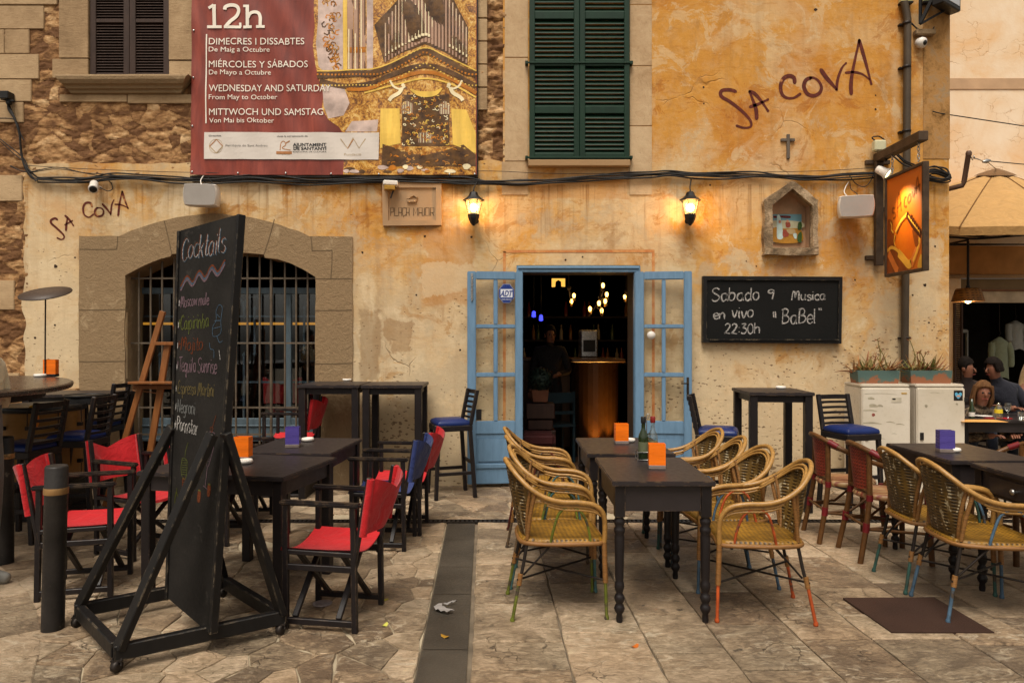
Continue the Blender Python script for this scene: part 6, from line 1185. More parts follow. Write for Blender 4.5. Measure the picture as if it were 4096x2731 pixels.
def painted_disc(px, py, Y, rx, rz, label, tone, rz_=0):
    T = thing('painted_board', label, 'painted board', P(px, py, Y), rz_); t = NT('painted_board_' + tone); co = t.co(rnd=False); f = t.math('ADD', t.noise(co, 9, 6, .7, 1), t.math('MULTIPLY', t.xyz(co)[2], 1.6))
    t.bs(col=t.ramp(f, [(.25, S(150, 44, 16)), (.45, S(200, 110, 24)), (.6, S(214, 160, 40))] if tone == 'sun' else [(.3, S(96, 40, 14)), (.5, S(176, 88, 18)), (.7, S(196, 128, 30))]), rough=.5)
    MB().lathe([(.001, -.012), (1, -.012), (1, .012), (.001, .012)], (0, 0, 0), 28, M=Matrix.Rotation(R(90), 4, 'X') @ Matrix.Diagonal((rx, rz, 1, 1))).build('board_face', t.mat, T); return T
painted_disc(130, 1676, 5.70, .052, .115, 'yellow and red painted oval board leaning on the drum', 'sun'); 
PB = thing('orange_board', 'orange painted board with a dark figure, behind the red chair at the left', 'painted board', P(236, 1850, 5.9)); t = NT('orange_panel_paint'); t.bs(col=t.ramp(t.noise(t.co(rnd=False), 6, 6, .6, 1), [(.35, S(140, 50, 14)), (.5, S(190, 100, 20)), (.65, S(196, 128, 30))]), rough=.5)
MB().b2(-.07, .07, -.01, .01, -.3, .16).build('panel_face', t.mat, PB); MB().tube(catmull([(-.07, -.014, .12), (-.02, -.014, .13), (.03, -.014, .08), (.05, -.014, .0), (.06, -.014, -.12)], 5), .008, 5).build('panel_line', M['iron_brown'], PB)
# easel
E = thing('wooden_easel', 'brown wooden easel leaning in front of the window grille', 'easel', (-3.35, 6.3, 0)); el_ = (3.35, -6.3, 0); wd = wood_mat('easel_wood', S(126, 78, 40), .5, (6, 6, .8), .3); EY = 6.30
fl = lambda px, py, Y=EY: P(px, py, Y)
g1 = G(436, 2016); g1 = Vector((fl(441, 2010).x, EY - .08, 0)); g2 = Vector((fl(578, 2010).x, EY - .05, 0))
MB().bar(fl(652, 1245), g1, .05, .028, (0, 1, 0)).build('leg', wd, E, loc=el_, bevel=.003); MB().bar(fl(672, 1372, EY + .015), g2, .055, .03, (0, 1, 0)).build('leg', wd, E, loc=el_, bevel=.003); MB().bar(fl(700, 1300, EY + .03), Vector((fl(760, 1950).x, EY + .45, 0)), .04, .026, (0, 1, 0)).build('leg', wd, E, loc=el_, bevel=.003)
q = MB(); pb2(q, 618, 1367, 700, 1380, EY - .03, EY - .012); q.build('cross_bar', wd, E, loc=el_, bevel=.002); q = MB(); pb2(q, 510, 1527, 690, 1536, EY - .13, EY - .02); pb2(q, 530, 1538, 690, 1556, EY - .045, EY - .03); q.build('canvas_ledge', wd, E, loc=el_, bevel=.002); MB().tube([fl(532, 1562), fl(600, 1568), fl(648, 1578)], .006, 6).build('tension_cord', wd, E, loc=el_)
# bollards
def bollard(loc, label, lean=0):
    T = thing('bollard', label, 'bollard', loc, 0, 'iron bollards at the plaza edge'); T.rotation_euler = (0, lean, 0); im = pm('bollard_iron_' + str(round(loc[1], 1)), S(44, 41, 39), .5, .45, 5, .4, 60, .3, wear=S(104, 96, 88), wk=.62)
    MB().lathe([(.053, -.03), (.053, .70), (.0555, .705), (.0555, .745), (.053, .75), (.053, .845), (.048, .855), (.03, .849), (.001, .847)], (0, 0, 0), 24).build('bollard_post', im, T)
    MB().lathe([(.0562, .708), (.0572, .712), (.0572, .738), (.0562, .742)], (0, 0, 0), 24).build('brass_band', pm('worn_brass_' + str(round(loc[1], 1)), S(150, 116, 74), .4, .3, 8, .2, 60, .5, wear=S(80, 66, 50), wk=.55), T); return T
bollard((-2.395, 3.56, 0), 'front iron bollard with a worn brass band before the red chair', R(1.4)); bollard((-3.44, 4.63, 0), 'iron bollard cut by the left edge of the picture')
# ------------------------------------------------------------------ centre tables, wicker chairs
gC = 'dark tables with turned legs in the centre'
dining_table((.805, 3.99, 0), 0, 'near dark centre table with turned legs, oil bottles and orange menu holder', gC, .55, .76, .76, True, .135); dining_table((.785, 4.88, 0), R(0.6), 'far dark centre table before the blue door, orange menu holder on it', gC, .585, .76, .76, True, .12)
menu_holder(on(2627, 1872, .761), R(-5), 'orange', 'orange menu holder beside the oil bottles on the near centre table'); menu_holder(on(2485, 1773, .761), R(3), 'orange', 'orange menu holder on the far centre table before the door'); ashtray(on(2516, 1767, .761), 'white ashtray beside the orange menu holder on the far centre table')
def bottle(loc, mt, liq, cap, label):
    T = thing('bottle', label, 'bottle', loc, 0, 'oil and vinegar bottles on the centre table'); MB().lathe([(.001, 0), (.029, .002), (.031, .01), (.031, .135), (.027, .155), (.015, .18), (.012, .195), (.012, .225), (.014, .228), (.014, .236)], (0, 0, 0), 18).build('bottle_glass', mt, T)
    if liq: MB().lathe([(.001, .004), (.0275, .006), (.0285, .085), (.001, .086)], (0, 0, 0), 16).build('bottle_liquid', liq, T)
    MB().lathe([(.015, .226), (.016, .23), (.016, .262), (.014, .265), (.001, .265)], (0, 0, 0), 14).build('bottle_cap', cap, T)
    MB().lathe([(.0314, .05), (.0314, .11)], (0, 0, 0), 18).build('bottle_label', pm('pale_label_' + label[:3], S(92, 96, 70), .6, .2, 30), T); return T
bp = on(2577, 1842, .764); bottle(bp + V(0, .03, .004), M['bottle_green'], None, M['black'], 'dark green oil bottle in the wire caddy on the centre table'); bottle(bp + V(.062, .045, .004), M['bottle_clear'], pm('vinegar', S(96, 40, 24), .2), pm('red_cap', S(120, 30, 26), .4), 'clear vinegar bottle with red cap behind the orange menu holder')
W_ = thing('bottle_caddy', 'small wire caddy holding the oil and vinegar bottles', 'caddy', bp + V(.03, .037, -.003)); wq = MB()
for z in (.008, .055): wq.tube([(a, b, z) for a, b in [(-.07, -.04), (.07, -.04), (.07, .04), (-.07, .04)]], .0025, 5, True)
for a, b in [(-.07, -.04), (.07, -.04), (.07, .04), (-.07, .04)]: wq.tube([(a, b, 0), (a, b, .055)], .0025, 5)
wq.tube(catmull([(0, .04, .05), (0, .042, .2), (.0, .042, .27), (.012, .042, .285), (.018, .042, .27), (.01, .042, .255)], 4), .0028, 5); wq.build('wire_frame', M['steel'], W_)
gW = 'wicker armchairs round the tables'
for x_, y_, a, col, lab in ((.25, 3.875, 4, 'lime', 'wicker armchair with lime green legs at the left of the near centre table'), (.27, 4.31, -5, 'teal', 'wicker armchair with turquoise legs, second from the front on the left of the centre tables'), (.245, 4.80, 6, 'brown', 'wicker armchair with bare brown legs, third from the front left of the centre tables'), (.23, 5.24, 0, 'red', 'wicker armchair with dark red legs nearest the blue door, left of the centre tables')): wicker_chair((x_, y_, 0), R(a), col, lab, gW)
for x_, y_, a, col, lab in ((1.365, 3.83, 174, 'orange', 'wicker armchair with orange legs at the right of the near centre table'), (1.335, 4.30, 186, 'blue', 'wicker armchair with blue legs, second from the front on the right of the centre tables'), (1.32, 4.75, 178, 'grey', 'wicker armchair with grey-blue legs, third from the front right of the centre tables'), (1.29, 5.16, 184, 'sea', 'wicker armchair with sea green legs right of the far centre table, nearest the wall')): wicker_chair((x_, y_, 0), R(a), col, lab, gW)
# ------------------------------------------------------------------ right terrace
gR = 'dark tables on the right terrace'
dining_table((3.01, 4.61, 0), 0, 'dark table before the white fridges with violet menu holder', gR, .57, .74, .76, True, .13); dining_table((3.09, 3.80, 0), 0, 'dark table with a drawer at the lower right edge', gR, .60, .72, .762, True, .14, True)
menu_holder(on(3781, 1806, .761), R(-8), 'violet', 'violet menu holder on the table before the fridges', s_=1.0); ashtray(on(3813, 1806, .761), 'white ashtray right of the violet menu holder before the fridges')
wicker_chair((2.60, 3.81, 0), R(-5), 'blue', 'wicker armchair with blue legs in front at the lower right, pale weaving in its back', gW); wicker_chair((2.61, 4.24, 0), R(-3), 'sea', 'wicker armchair with green legs behind the front one at the lower right', gW)
wicker_chair((3.42, 4.30, 0), R(186), 'teal', 'wicker armchair on the far side of the right tables, cut by the right edge', gW)
gF = 'red and cream bistro chairs'
bistro_chair((2.55, 5.22, 0), R(-6), 'red bistro chair nearest the wall, left of the right tables', gF); bistro_chair((2.62, 4.78, 0), R(-4), 'red bistro chair between the wicker chairs and its twin', gF); bistro_chair((3.54, 4.78, 0), R(188), 'bistro chair with cream dotted back at the right edge before the diners', gF)
# fridges and planters
def fridge(loc, ang, label, k):
    T = thing('fridge', label, 'fridge', loc, ang, 'old white fridges by the wall'); w_, d_ = .455, .40
    MB().b2(-w_ / 2 + .004, w_ / 2 - .004, -d_ / 2 + .045, d_ / 2, .03, 1.062).build('cabinet', M['enamel'], T, bevel=.008, bseg=2); MB().b2(-w_ / 2, w_ / 2, -d_ / 2 + .02, d_ / 2, 1.0635, 1.092).build('lid', M['enamel'], T, bevel=.008, bseg=2)
    dd = MB().b2(-w_ / 2 + .002, w_ / 2 - .002, -d_ / 2, -d_ / 2 + .043, .05, 1.058).build('door', M['enamel'], T, bevel=.010, bseg=3)
    q = MB()
    for i in (-1, 1):
        for j in (-1, 1): q.lathe([(.02, 0), (.02, .03)], (i * .18, j * .13, 0), 10)
    q.build('foot', M['black'], T); y = -d_ / 2 - .0012; m2 = pm('scuff_grey_' + str(k), S(160, 150, 128), .6, .2, 20); q = MB(); r_ = random.Random(k)
    for x_, z, L, th in ([(-.215, .84, .13, .012), (-.215, .72, .17, .014), (-.215, .645, .15, .014), (-.20, .61, .14, .005), (-.17, .955, .06, .022), (-.16, .885, .08, .03), (-.08, .885, .05, .02), (.0, .73, .08, .008), (.09, .71, .08, .008), (-.2, 1.0, .3, .004), (.05, .62, .05, .004), (-.05, .57, .04, .004)] if k == 1 else [(-.15, .88, .02, .03), (-.1, 1.01, .09, .005), (.14, .90, .015, .02), (-.05, .58, .02, .01), (.1, .5, .06, .004)]):
        q.ribbon(catmull([(x_, z, 0), (x_ + L * .5, z + .004, 0), (x_ + L, z - .006, 0)], 5), lambda t, th=th: th * (.35 + .65 * math.sin(math.pi * min(1, .15 + t * .85))), lambda u, v, w__: Vector((u, y + w__, v)), 0)
    q.build('scuff_mark', m2, T); q = MB().b2(-w_ / 2 + .03, -w_ / 2 + .06, -d_ / 2 - .012, -d_ / 2, .56, .63); q.build('door_hinge', M['black'], T)
    if k == 1:
        MB().b2(.05, .14, y - .002, y, .92, .965).build('rating_label', pm('label_beige', S(176, 166, 146), .5), T); MB().b2(.055, .085, y - .0035, y - .0022, .945, .958).build('label_mark', M['black'], T); MB().b2(.14, .19, y - .002, y, 1.0, 1.012).build('gold_badge', pm('gold_badge', S(180, 140, 60), .4), T); MB().lathe([(.001, 0), (.016, 0)], (0, 0, 0), 8, M=Matrix.Translation((-.12, y, .80)) @ Matrix.Rotation(R(90), 4, 'X')).build('red_smear', pm('red_smear', S(190, 110, 96), .6), T)
    else:
        fn = lambda u, v, w__: Vector((.16 + u, y + w__, .985 + v)); s_ = MB().prism([[(-.042, -.048), (.042, -.048), (.042, .048), (-.042, .048)]], fn, -.0005, .0, 0)
        ht = [(.0, -.032), (.018, -.015), (.032, .008), (.03, .024), (.016, .03), (.0, .016), (-.016, .03), (-.03, .024), (-.032, .008), (-.018, -.015)]; s_.prism([[(p.x, p.y) for p in catmull([(a, b, 0) for a, b in ht], 3, True)]], fn, -.0015, -.0015, 1).prism([[(-.02, -.012), (.02, -.012), (.012, .004), (-.012, .002)]], fn, -.0022, -.0022, 2); s_.build('heart_sticker', [M['black'], pm('sticker_sky_blue', S(90, 160, 190), .4), pm('sticker_sand', S(200, 140, 110), .4)], T)
        MB().b2(w_ / 2 - .012, w_ / 2 + .02, -d_ / 2 - .008, -d_ / 2 + .03, .93, .965).build('door_latch', M['black'], T)
    return T
fridge((3.585, 6.72, 0), R(-3), 'white scuffed fridge next to the bar stool, planter on top', 1); fridge((4.105, 6.72, 0), R(-2), 'cleaner white fridge with a heart sticker at the building corner', 2)
pm_t = pm('planter_teal', S(84, 106, 96), .6, .2, 4, .2); t = NT('planter_worn'); co = t.co(); o = t.xyz(t.co(rnd=False)); f = t.math('ADD', t.noise(co, 5, 7, .7), t.math('MULTIPLY', o[2], -2.2)); t.bs(col=t.ramp(f, [(.33, S(70, 92, 86)), (.375, S(84, 90, 78)), (.42, S(136, 82, 50))]), rough=.65, normal=t.bump(t.noise(co, 30, 4), .3, .005)); PLM = t.mat
lf_m = [pm('aloe_green', S(104, 106, 48), .5, .3, 12), pm('aloe_brown', S(150, 104, 58), .55, .3, 12), pm('aloe_red', S(124, 74, 44), .55, .3, 12), pm('aloe_olive', S(128, 116, 66), .5, .3, 12)]
def planter(loc, ang, label, plab, seed):
    T = thing('planter', label, 'planter', loc, ang, 'painted planter troughs on the fridges'); w_, d_, h = .40, .19, .125
    MB().add([(sx * k, sy * k2, z) for z, k, k2 in ((0, w_ / 2 - .012, d_ / 2 - .008), (h, w_ / 2, d_ / 2), (h, w_ / 2 - .018, d_ / 2 - .018), (h - .02, w_ / 2 - .02, d_ / 2 - .02)) for sx, sy in ((-1, -1), (1, -1), (1, 1), (-1, 1))], [(r_ * 4 + i, r_ * 4 + (i + 1) % 4, (r_ + 1) * 4 + (i + 1) % 4, (r_ + 1) * 4 + i) for r_ in range(3) for i in range(4)] + [(3, 2, 1, 0), (12, 13, 14, 15)]).build('trough', PLM, T)
    A = thing('aloe_plant', plab, 'plant', Vector(loc) + V(0, 0, h - .02), ang, 'spiky plants in the planters'); r_ = random.Random(seed); q = MB()
    for k in range(7):
        bx, by = -.16 + .32 * k / 6 + r_.uniform(-.02, .02), r_.uniform(-.05, .05); 
        for i in range(11):
            a = r_.uniform(0, 6.28); L = r_.uniform(.10, .22); up = r_.uniform(.2, 1.1); d = Vector((math.cos(a), math.sin(a) * .7, up)).normalized(); sd = d.cross(Vector((0, 0, 1))); sd = sd.normalized() if sd.length > .01 else Vector((1, 0, 0)); b = Vector((bx, by, 0)); bend = Vector((0, 0, -1 if r_.random() < .5 else .6)) * L * .35; w0 = r_.uniform(.016, .026)
            vs = []
            for t_ in (0, .33, .66, 1): p = b + d * L * t_ + bend * t_ * t_; ww = w0 * (1 - t_ * .9); vs += [p - sd * ww, p + sd * ww, p + Vector((0, 0, -ww * .8))]
            q.add(vs, [(3 * s_ + x0, 3 * s_ + x1, 3 * s_ + 3 + x1, 3 * s_ + 3 + x0) for s_ in range(3) for x0, x1 in ((0, 1), (1, 2), (2, 0))], True, r_.choice([0, 1, 1, 2, 3]))
    q.build('leaves', lf_m, A); q = MB()
    for k in range(4 if seed == 1 else 5):
        bx = r_.uniform(-.15, .16); h2 = r_.uniform(.16, .26) if k else .33; tp = Vector((bx + r_.uniform(-.06, .06), r_.uniform(-.04, .04), h2)); pts = catmull([(bx, 0, 0), (bx + .01, .01, h2 * .5), tp], 4); q.tube(pts, [.006 * (1 - .5 * i / len(pts)) for i in range(len(pts))], 5, m=0)
        for i in range(12): a = R(30 * i * 2.4); d = Vector((math.cos(a), math.sin(a), r_.uniform(-.2, .8))).normalized() * r_.uniform(.018, .035); p = tp - Vector((0, 0, .006 * (i % 5))); q.add([p, p + d + Vector((0, 0, .004)), p + d * .5 + Vector((0, 0, -.006))], [(0, 1, 2)], False, 1)
    q.build('flower_stem', [lf_m[3], lf_m[2]], A)
planter((3.565, 6.72, 1.0925), R(-3), 'worn teal planter trough on the scuffed fridge', 'low spiky brown and green plant in the left planter', 1); planter((4.075, 6.72, 1.0925), R(-2), 'worn teal planter trough on the fridge with the heart sticker', 'spiky plant with a tall dead flower head in the right planter', 2)
# plate, litter
pp = [G(3370, 2395), G(3735, 2395), G(3975, 2535), G(3565, 2535)]; pp = [Vector((2.02, 3.98)), Vector((2.46, 3.98)), Vector((2.475, 3.51)), Vector((1.985, 3.51))]
pp = [G(3372, 2395).xy, G(3737, 2393).xy, G(3978, 2534).xy, G(3566, 2532).xy]
tag(MB().prism([[tuple(p) for p in pp]], lambda u, v, w_: Vector((u, v, w_)), .009, -.008).build('access_cover', M['rust_plate'], fix=True), 'rusty brown steel cover plate set in the paving at the lower right', 'cover plate')
tag(MB().lathe([(.001, .004), (.052, .004), (.055, .0055), (.05, .007), (.001, .007)], (0, 0, 0), 24).build('floor_disc', pm('pale_disc', S(150, 138, 136), .5, .25, 40), loc=G(1290, 2415)), 'round pale disc lying under the front red director chair', 'disc')
for i, (px, py, lab) in enumerate(((1538, 2398, 'small yellow leaf by the front red chair leg'), (1540, 2500, 'pale yellow-green leaf on the paving left of the dark strip'), (1780, 2545, 'yellow leaf lying on the dark strip'), (2540, 2585, 'small orange leaf on the slabs in front of the centre table'))):
    q = MB(); n = 7; q.add([(math.cos(a) * .026, math.sin(a) * .014, .004 + .006 * math.cos(2 * a)) for a in [2 * math.pi * k / n for k in range(n)]] + [(0, 0, .004)], [(k, (k + 1) % n, n) for k in range(n)], True); o_ = q.build('fallen_leaf', pm('leaf_yellow_' + str(i), [S(150, 140, 40), S(180, 176, 80), S(150, 110, 30), S(184, 96, 30)][i], .6), loc=G(px, py), rz=i * 1.3); tag(o_, lab, 'leaf', 'fallen leaves on the paving')
q = MB(); vs = []; n = 12
for i in range(n + 1):
    p = catmull([(0, .06, 0), (.03, .09, 0), (-.05, .04, 0), (-.02, -.02, 0), (.03, -.05, 0), (.055, -.10, 0)], 3)[min(i, 14)]
    for s_ in (-1, 0, 1): vs.append((p[0] + s_ * .022, p[1] + s_ * .012, .008 + .014 * abs(math.sin(i * 1.7 + s_))))
q.add(vs, [(3 * i + k, 3 * i + k + 1, 3 * i + 4 + k, 3 * i + 3 + k) for i in range(n) for k in range(2)], True); tag(q.build('crumpled_tissue', pm('tissue', S(134, 128, 124), .8, .2, 20), loc=G(1785, 2440)), 'crumpled grey-white tissue lying on the dark strip', 'tissue')
# ------------------------------------------------------------------ inside the bar
CT = thing('bar_counter', 'copper-fronted bar counter glowing orange inside the doorway', 'bar counter', (1.0, 8.7, 0)); c0 = (-1.0, -8.7, 0)
cm = pm('counter_copper', S(62, 40, 20), .36, .3, 2, .2, 20, .35); MB().prism([[(.80, 9.6)] + [(1.10 - .30 * math.cos(math.pi * i / 14), 8.98 - .28 * math.sin(math.pi * i / 14)) for i in range(15)] + [(1.40, 9.6)]], lambda u, v, w_: Vector((u, v, w_)), .06, 1.235).b2(-.6, .799, 9.3, 9.6, .06, 1.235).build('counter_front', cm, CT, loc=c0, bevel=.01)
MB().b2(.76, 1.44, 8.64, 9.65, 1.236, 1.28).b2(-.6, .759, 9.25, 9.65, 1.236, 1.28).build('counter_top', pm('counter_top_wood', S(90, 66, 44), .25), CT, loc=c0, bevel=.006); MB().b2(.84, 1.36, 8.90, 9.62, 0, .0595).build('plinth', M['black'], CT, loc=c0)
def lamp(name, ty, loc, en, col, **kw):
    l = bpy.data.lights.new(name, ty); l.energy = en; l.color = col
    for k, v in kw.items(): setattr(l, k, v)
    o = bpy.data.objects.new(name, l); sc.collection.objects.link(o); o.location = loc; return o
for x_ in (1.03, 1.27):
    U = thing('floor_uplight', 'small floor uplight at the ' + ('middle of the bar counter foot' if x_ < 1.1 else 'right end of the bar counter foot'), 'floor lamp', (x_, 8.57, 0)); MB().lathe([(.05, 0), (.05, .05), (.04, .055), (.001, .05)], (0, 0, 0), 14).build('lamp_body', M['black'], U); MB().lathe([(.001, .056), (.035, .056)], (0, 0, 0), 12).build('lamp_lens', emit('uplight_lens', (1, .55, .15, 1), 6), U)
    o_ = lamp('uplight', 'SPOT', (x_, 8.58, .08), 34 if x_ < 1.1 else 40, (1, .48, .09), spot_size=R(60), spot_blend=1, shadow_soft_size=.02); o_.rotation_euler = (Vector((x_ + .06, 8.72, 1.0)) - o_.location).to_track_quat('-Z', 'Y').to_euler()
EB = emit('filament_bulb', (1.0, .50, .09, 1), 4.5)
def chandelier(pts, hub, label):
    T = thing('chandelier', label, 'chandelier', hub); z0 = 3.1 - hub[2]
    fr = MB().tube([(0, 0, 0), (0, 0, z0)], .008, 6).lathe([(.02, -.03), (.035, 0), (.02, .03)], (0, 0, 0), 10); bl = MB(); sk = MB()
    for px, py, Y in pts:
        p = P(px, py, Y) - Vector(hub); fr.tube(catmull([(0, 0, 0), p * .5 + Vector((0, 0, -.05)), p + Vector((0, 0, -.08))], 4), .006, 5); sk.lathe([(.018, -.08), (.022, -.05), (.014, -.042)], p, 8)
        MB().lathe([(.010, -.042), (.021, -.016), (.021, .006), (.010, .022), (.001, .026)], p, 10).build('light_bulb', EB, T)
    fr.build('chandelier_arm', M['iron'], T); sk.build('lamp_socket', pm('brass_' + label[:4], S(150, 110, 50), .3, metal=.8), T)
    lamp('chandelier_light', 'POINT', Vector(hub) + Vector((0, 0, -.12)), 1.6, (1, .56, .18), shadow_soft_size=.15); return T
chandelier([(2412, 1139, 8.9), (2427, 1175, 9.2), (2421, 1202, 9.1), (2396, 1210, 8.8), (2360, 1233, 9.0), (2407, 1240, 9.3)], tuple(P(2402, 1190, 9.05)), 'large brass chandelier with glowing filament bulbs inside the bar')
chandelier([(2296, 1180, 9.6), (2286, 1203, 9.7)], tuple(P(2275, 1150, 9.65)), 'small brass chandelier with two lit bulbs inside the bar'); chandelier([(2499, 1185, 10.2)], tuple(P(2505, 1165, 10.2)), 'single lit bulb lamp at the right of the bar interior')
LP = thing('light_panel', 'amber lit panel with an arched dark shape high inside the bar', 'light panel', P(2233, 1130, 11.5)); pf = lambda u, v, w_: P(2050 + u / 1.961, 1050 + v / 1.961, 11.5) - P(2233, 1130, 11.5) + Vector((0, w_, 0))
MB().prism([[(308, 126), (412, 126), (412, 190), (384, 188), (382, 150), (360, 136), (338, 150), (334, 190), (308, 192)]], pf, -.02, .02).build('lit_glass', emit('amber_panel', (1, .50, .08, 1), .55), LP)
for px, py in ((2135, 1255), (2164, 1270)): B = thing('led_lamp', 'small blue glowing lamp inside the bar, ' + ('the left of two' if px < 2150 else 'the right of two'), 'lamp', P(px, py, 9.4)); MB().lathe([(.001, -.05), (.028, -.04), (.022, .03), (.001, .04)], (0, 0, 0), 10).build('led_glass', emit('blue_led' + str(px), (.04, .05, 1, 1), 1.2), B); MB().tube([(0, 0, .04), (0, 0, 1.0)], .004, 5).build('power_cord', M['cable'], B)
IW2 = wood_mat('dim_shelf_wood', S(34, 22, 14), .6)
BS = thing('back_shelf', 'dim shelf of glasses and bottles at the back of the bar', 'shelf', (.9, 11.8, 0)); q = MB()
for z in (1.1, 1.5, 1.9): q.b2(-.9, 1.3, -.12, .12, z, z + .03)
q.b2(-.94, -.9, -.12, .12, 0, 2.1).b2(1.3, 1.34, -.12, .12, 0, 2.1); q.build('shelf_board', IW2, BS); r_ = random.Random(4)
for i in range(26):
    z = r_.choice([1.13, 1.53, 1.93]); x_ = -.85 + .08 * i
    B = thing('bottle', 'dim bottle standing on the back bar shelf', 'bottle', (.9 + x_, 11.78, z), 0, 'bottles on the back bar shelf'); MB().lathe([(.032, 0), (.032, .15), (.012, .2), (.012, .26)], (0, 0, 0), 10).build('bottle_glass', pm('shelf_bottle_' + str(i % 4), [S(120, 80, 30), S(60, 80, 50), S(150, 140, 120), S(110, 40, 30)][i % 4], .12) if i < 4 else bpy.data.materials['shelf_bottle_' + str(i % 4)], B)
CM = thing('coffee_machine', 'pale steel coffee machine standing on the bar counter', 'coffee machine', P(2352, 1400, 9.45)); MB().b2(-.12, .12, -.15, .15, -.10, .28).build('machine_body', M['steel'], CM, bevel=.02); MB().b2(-.08, .08, -.17, -.15, -.02, .14).build('machine_front', M['black'], CM)
PLT = thing('plant_pot', 'terracotta pot with a dark green clipped plant inside the door', 'potted plant', P(2160, 1598, 8.2)); MB().add([(sx * k, sy * k, z) for z, k in ((-.02, .085), (.12, .10)) for sx, sy in ((-1, -1), (1, -1), (1, 1), (-1, 1))], [(i, (i + 1) % 4, 4 + (i + 1) % 4, 4 + i) for i in range(4)] + [(3, 2, 1, 0), (4, 5, 6, 7)]).build('pot', pm('terracotta', S(96, 58, 40), .8), PLT)
q = MB(); r_ = random.Random(2)
for i in range(420):
    d = Vector((r_.gauss(0, 1), r_.gauss(0, 1), r_.gauss(0, 1))).normalized(); p = Vector((0, 0, .24)) + d * .16 * r_.uniform(.75, 1.03); a = d.orthogonal().normalized() * .022; b = d.cross(a).normalized() * .014; q.add([p - a, p + b, p + a, p - b], [(0, 1, 2, 3)])
q.build('foliage', pm('dark_foliage', S(28, 44, 36), .6, .4, 20), PLT)
ST = thing('side_table', 'dark brown little cabinet carrying the potted plant inside the door', 'cabinet', P(2160, 1640, 8.2) * 1); STz = ST.location.z; MB().b2(-.17, .17, -.16, .16, -.09, .088).b2(-.15, .15, -.14, .14, -.22, -.10).b2(-.18, .18, -.17, .17, -STz, -.225).build('cabinet_body', wood_mat('cabinet_brown', S(46, 28, 21), .5), ST, bevel=.01)
IC = thing('bar_chair', 'dark teal chair standing inside the bar beside the cabinet', 'chair', (.55, 8.6, 0), R(20)); tm = pm('teal_chair_paint', S(22, 42, 50), .6)
for s_ in (-1, 1): MB().bar((s_ * .17, -.17, 0), (s_ * .17, -.17, .88), .03, .03).build('leg', tm, IC); MB().bar((s_ * .17, .17, 0), (s_ * .17, .17, .45), .03, .03).build('leg', tm, IC)
MB().box((0, 0, .46), (.38, .38, .03)).build('seat', tm, IC); MB().b2(-.155, .155, -.185, -.155, .74, .87).b2(-.155, .155, -.18, -.16, .60, .64).build('backrest', tm, IC)
RS = thing('red_stool', 'low dark red upholstered stool just inside the door', 'stool', (.30, 7.95, 0)); MB().b2(-.2, .2, -.2, .2, .30, .45).build('seat', pm('dark_red_fabric', S(52, 15, 14), .8), RS, bevel=.04, bseg=3); q = MB()
for a in (-1, 1):
    for b in (-1, 1): q.box((a * .16, b * .16, .15), (.04, .04, .30))
q.build('leg', M['dark_wood'], RS)
# things behind the window grille
c = director_chair((-2.62, 7.98, .30), R(96), M['red'], 'red director chair standing inside the arched window', gD)
tag(MB().b2(-2.95, -2.3, 7.7, 8.3, 0, .30).build('window_platform', M['interior_wood']), 'low wooden platform inside the arched window', 'platform')
SF = thing('window_shelf', 'amber edge-lit shelf across the bar behind the arched window', 'shelf', (-3.4, 8.7, 1.72)); MB().b2(-1.6, 1.5, -.12, .12, 0, .03).build('shelf_board', M['interior_wood'], SF); MB().b2(-1.6, 1.5, -.14, -.121, -.012, .018).build('light_strip', emit('amber_strip', (1, .40, .04, 1), .3), SF)
for sx in (-1.5, 1.4): MB().b2(sx - .02, sx + .02, -.1, .1, -1.72, -.001).build('shelf_post', M['interior_wood'], SF)
# ------------------------------------------------------------------ neighbouring building on the right
NB = thing('neighbour_building', 'pale cream building set back on the right with a grey band and dark shopfront', 'building', (8, 10, 0)); nl = (-8, -10, 0); NY = 10.0; k = NY / F
nx_ = lambda px: (px - 2048) * k; nz_ = lambda py: CH - (py - 1365.5) * k
tn = NT('cream_render'); co = tn.co(rnd=False); n1 = tn.noise(co, 1.3, 7, .65, .5); n2 = tn.noise(co, 22, 6, .7); wv = tn.n('VectorMath', operation='MULTIPLY_ADD'); tn.set(wv.inputs[0], tn.n('TexNoise', {'Vector': co, 'Scale': 5, 'Detail': 3}).outputs['Color']); wv.inputs[1].default_value = (.3, .3, .3); tn.set(wv.inputs[2], tn.co((1, 1, 1.6), rnd=False))
ed = tn.n('TexVoronoi', {'Vector': wv.outputs[0], 'Scale': 4.2}, feature='DISTANCE_TO_EDGE').outputs['Distance']; ck = tn.math('MULTIPLY', tn.ramp(ed, [(0, 1), (.022, 0)]), tn.ramp(tn.noise(co, 1.6, 3), [(.5, 0), (.58, .6)]))
c = tn.ramp(n1, [(.3, S(222, 178, 128)), (.5, S(226, 198, 164)), (.7, S(232, 212, 186))]); c = tn.mix(ck, c, S(180, 130, 80)); tn.bs(col=c, rough=.9, spec=.2, normal=tn.bump(tn.math('SUBTRACT', tn.math('MULTIPLY', n2, .4), ck), .4, .02))
MB().b2(nx_(3500), 15, NY, NY + .3, nz_(1101), 7.2).b2(nx_(3500), nx_(3844), NY + .001, NY + .3, 0, nz_(1101) - .001).b2(9.8, 15, NY + .001, NY + .3, 0, nz_(1101) - .001).build('front_wall', tn.mat, NB, loc=nl)
MB().b2(nx_(3500), 15, NY - .012, NY - .001, nz_(358), nz_(315)).build('wall_band', pm('band_grey', S(186, 152, 118), .9, .12, 4), NB, loc=nl)
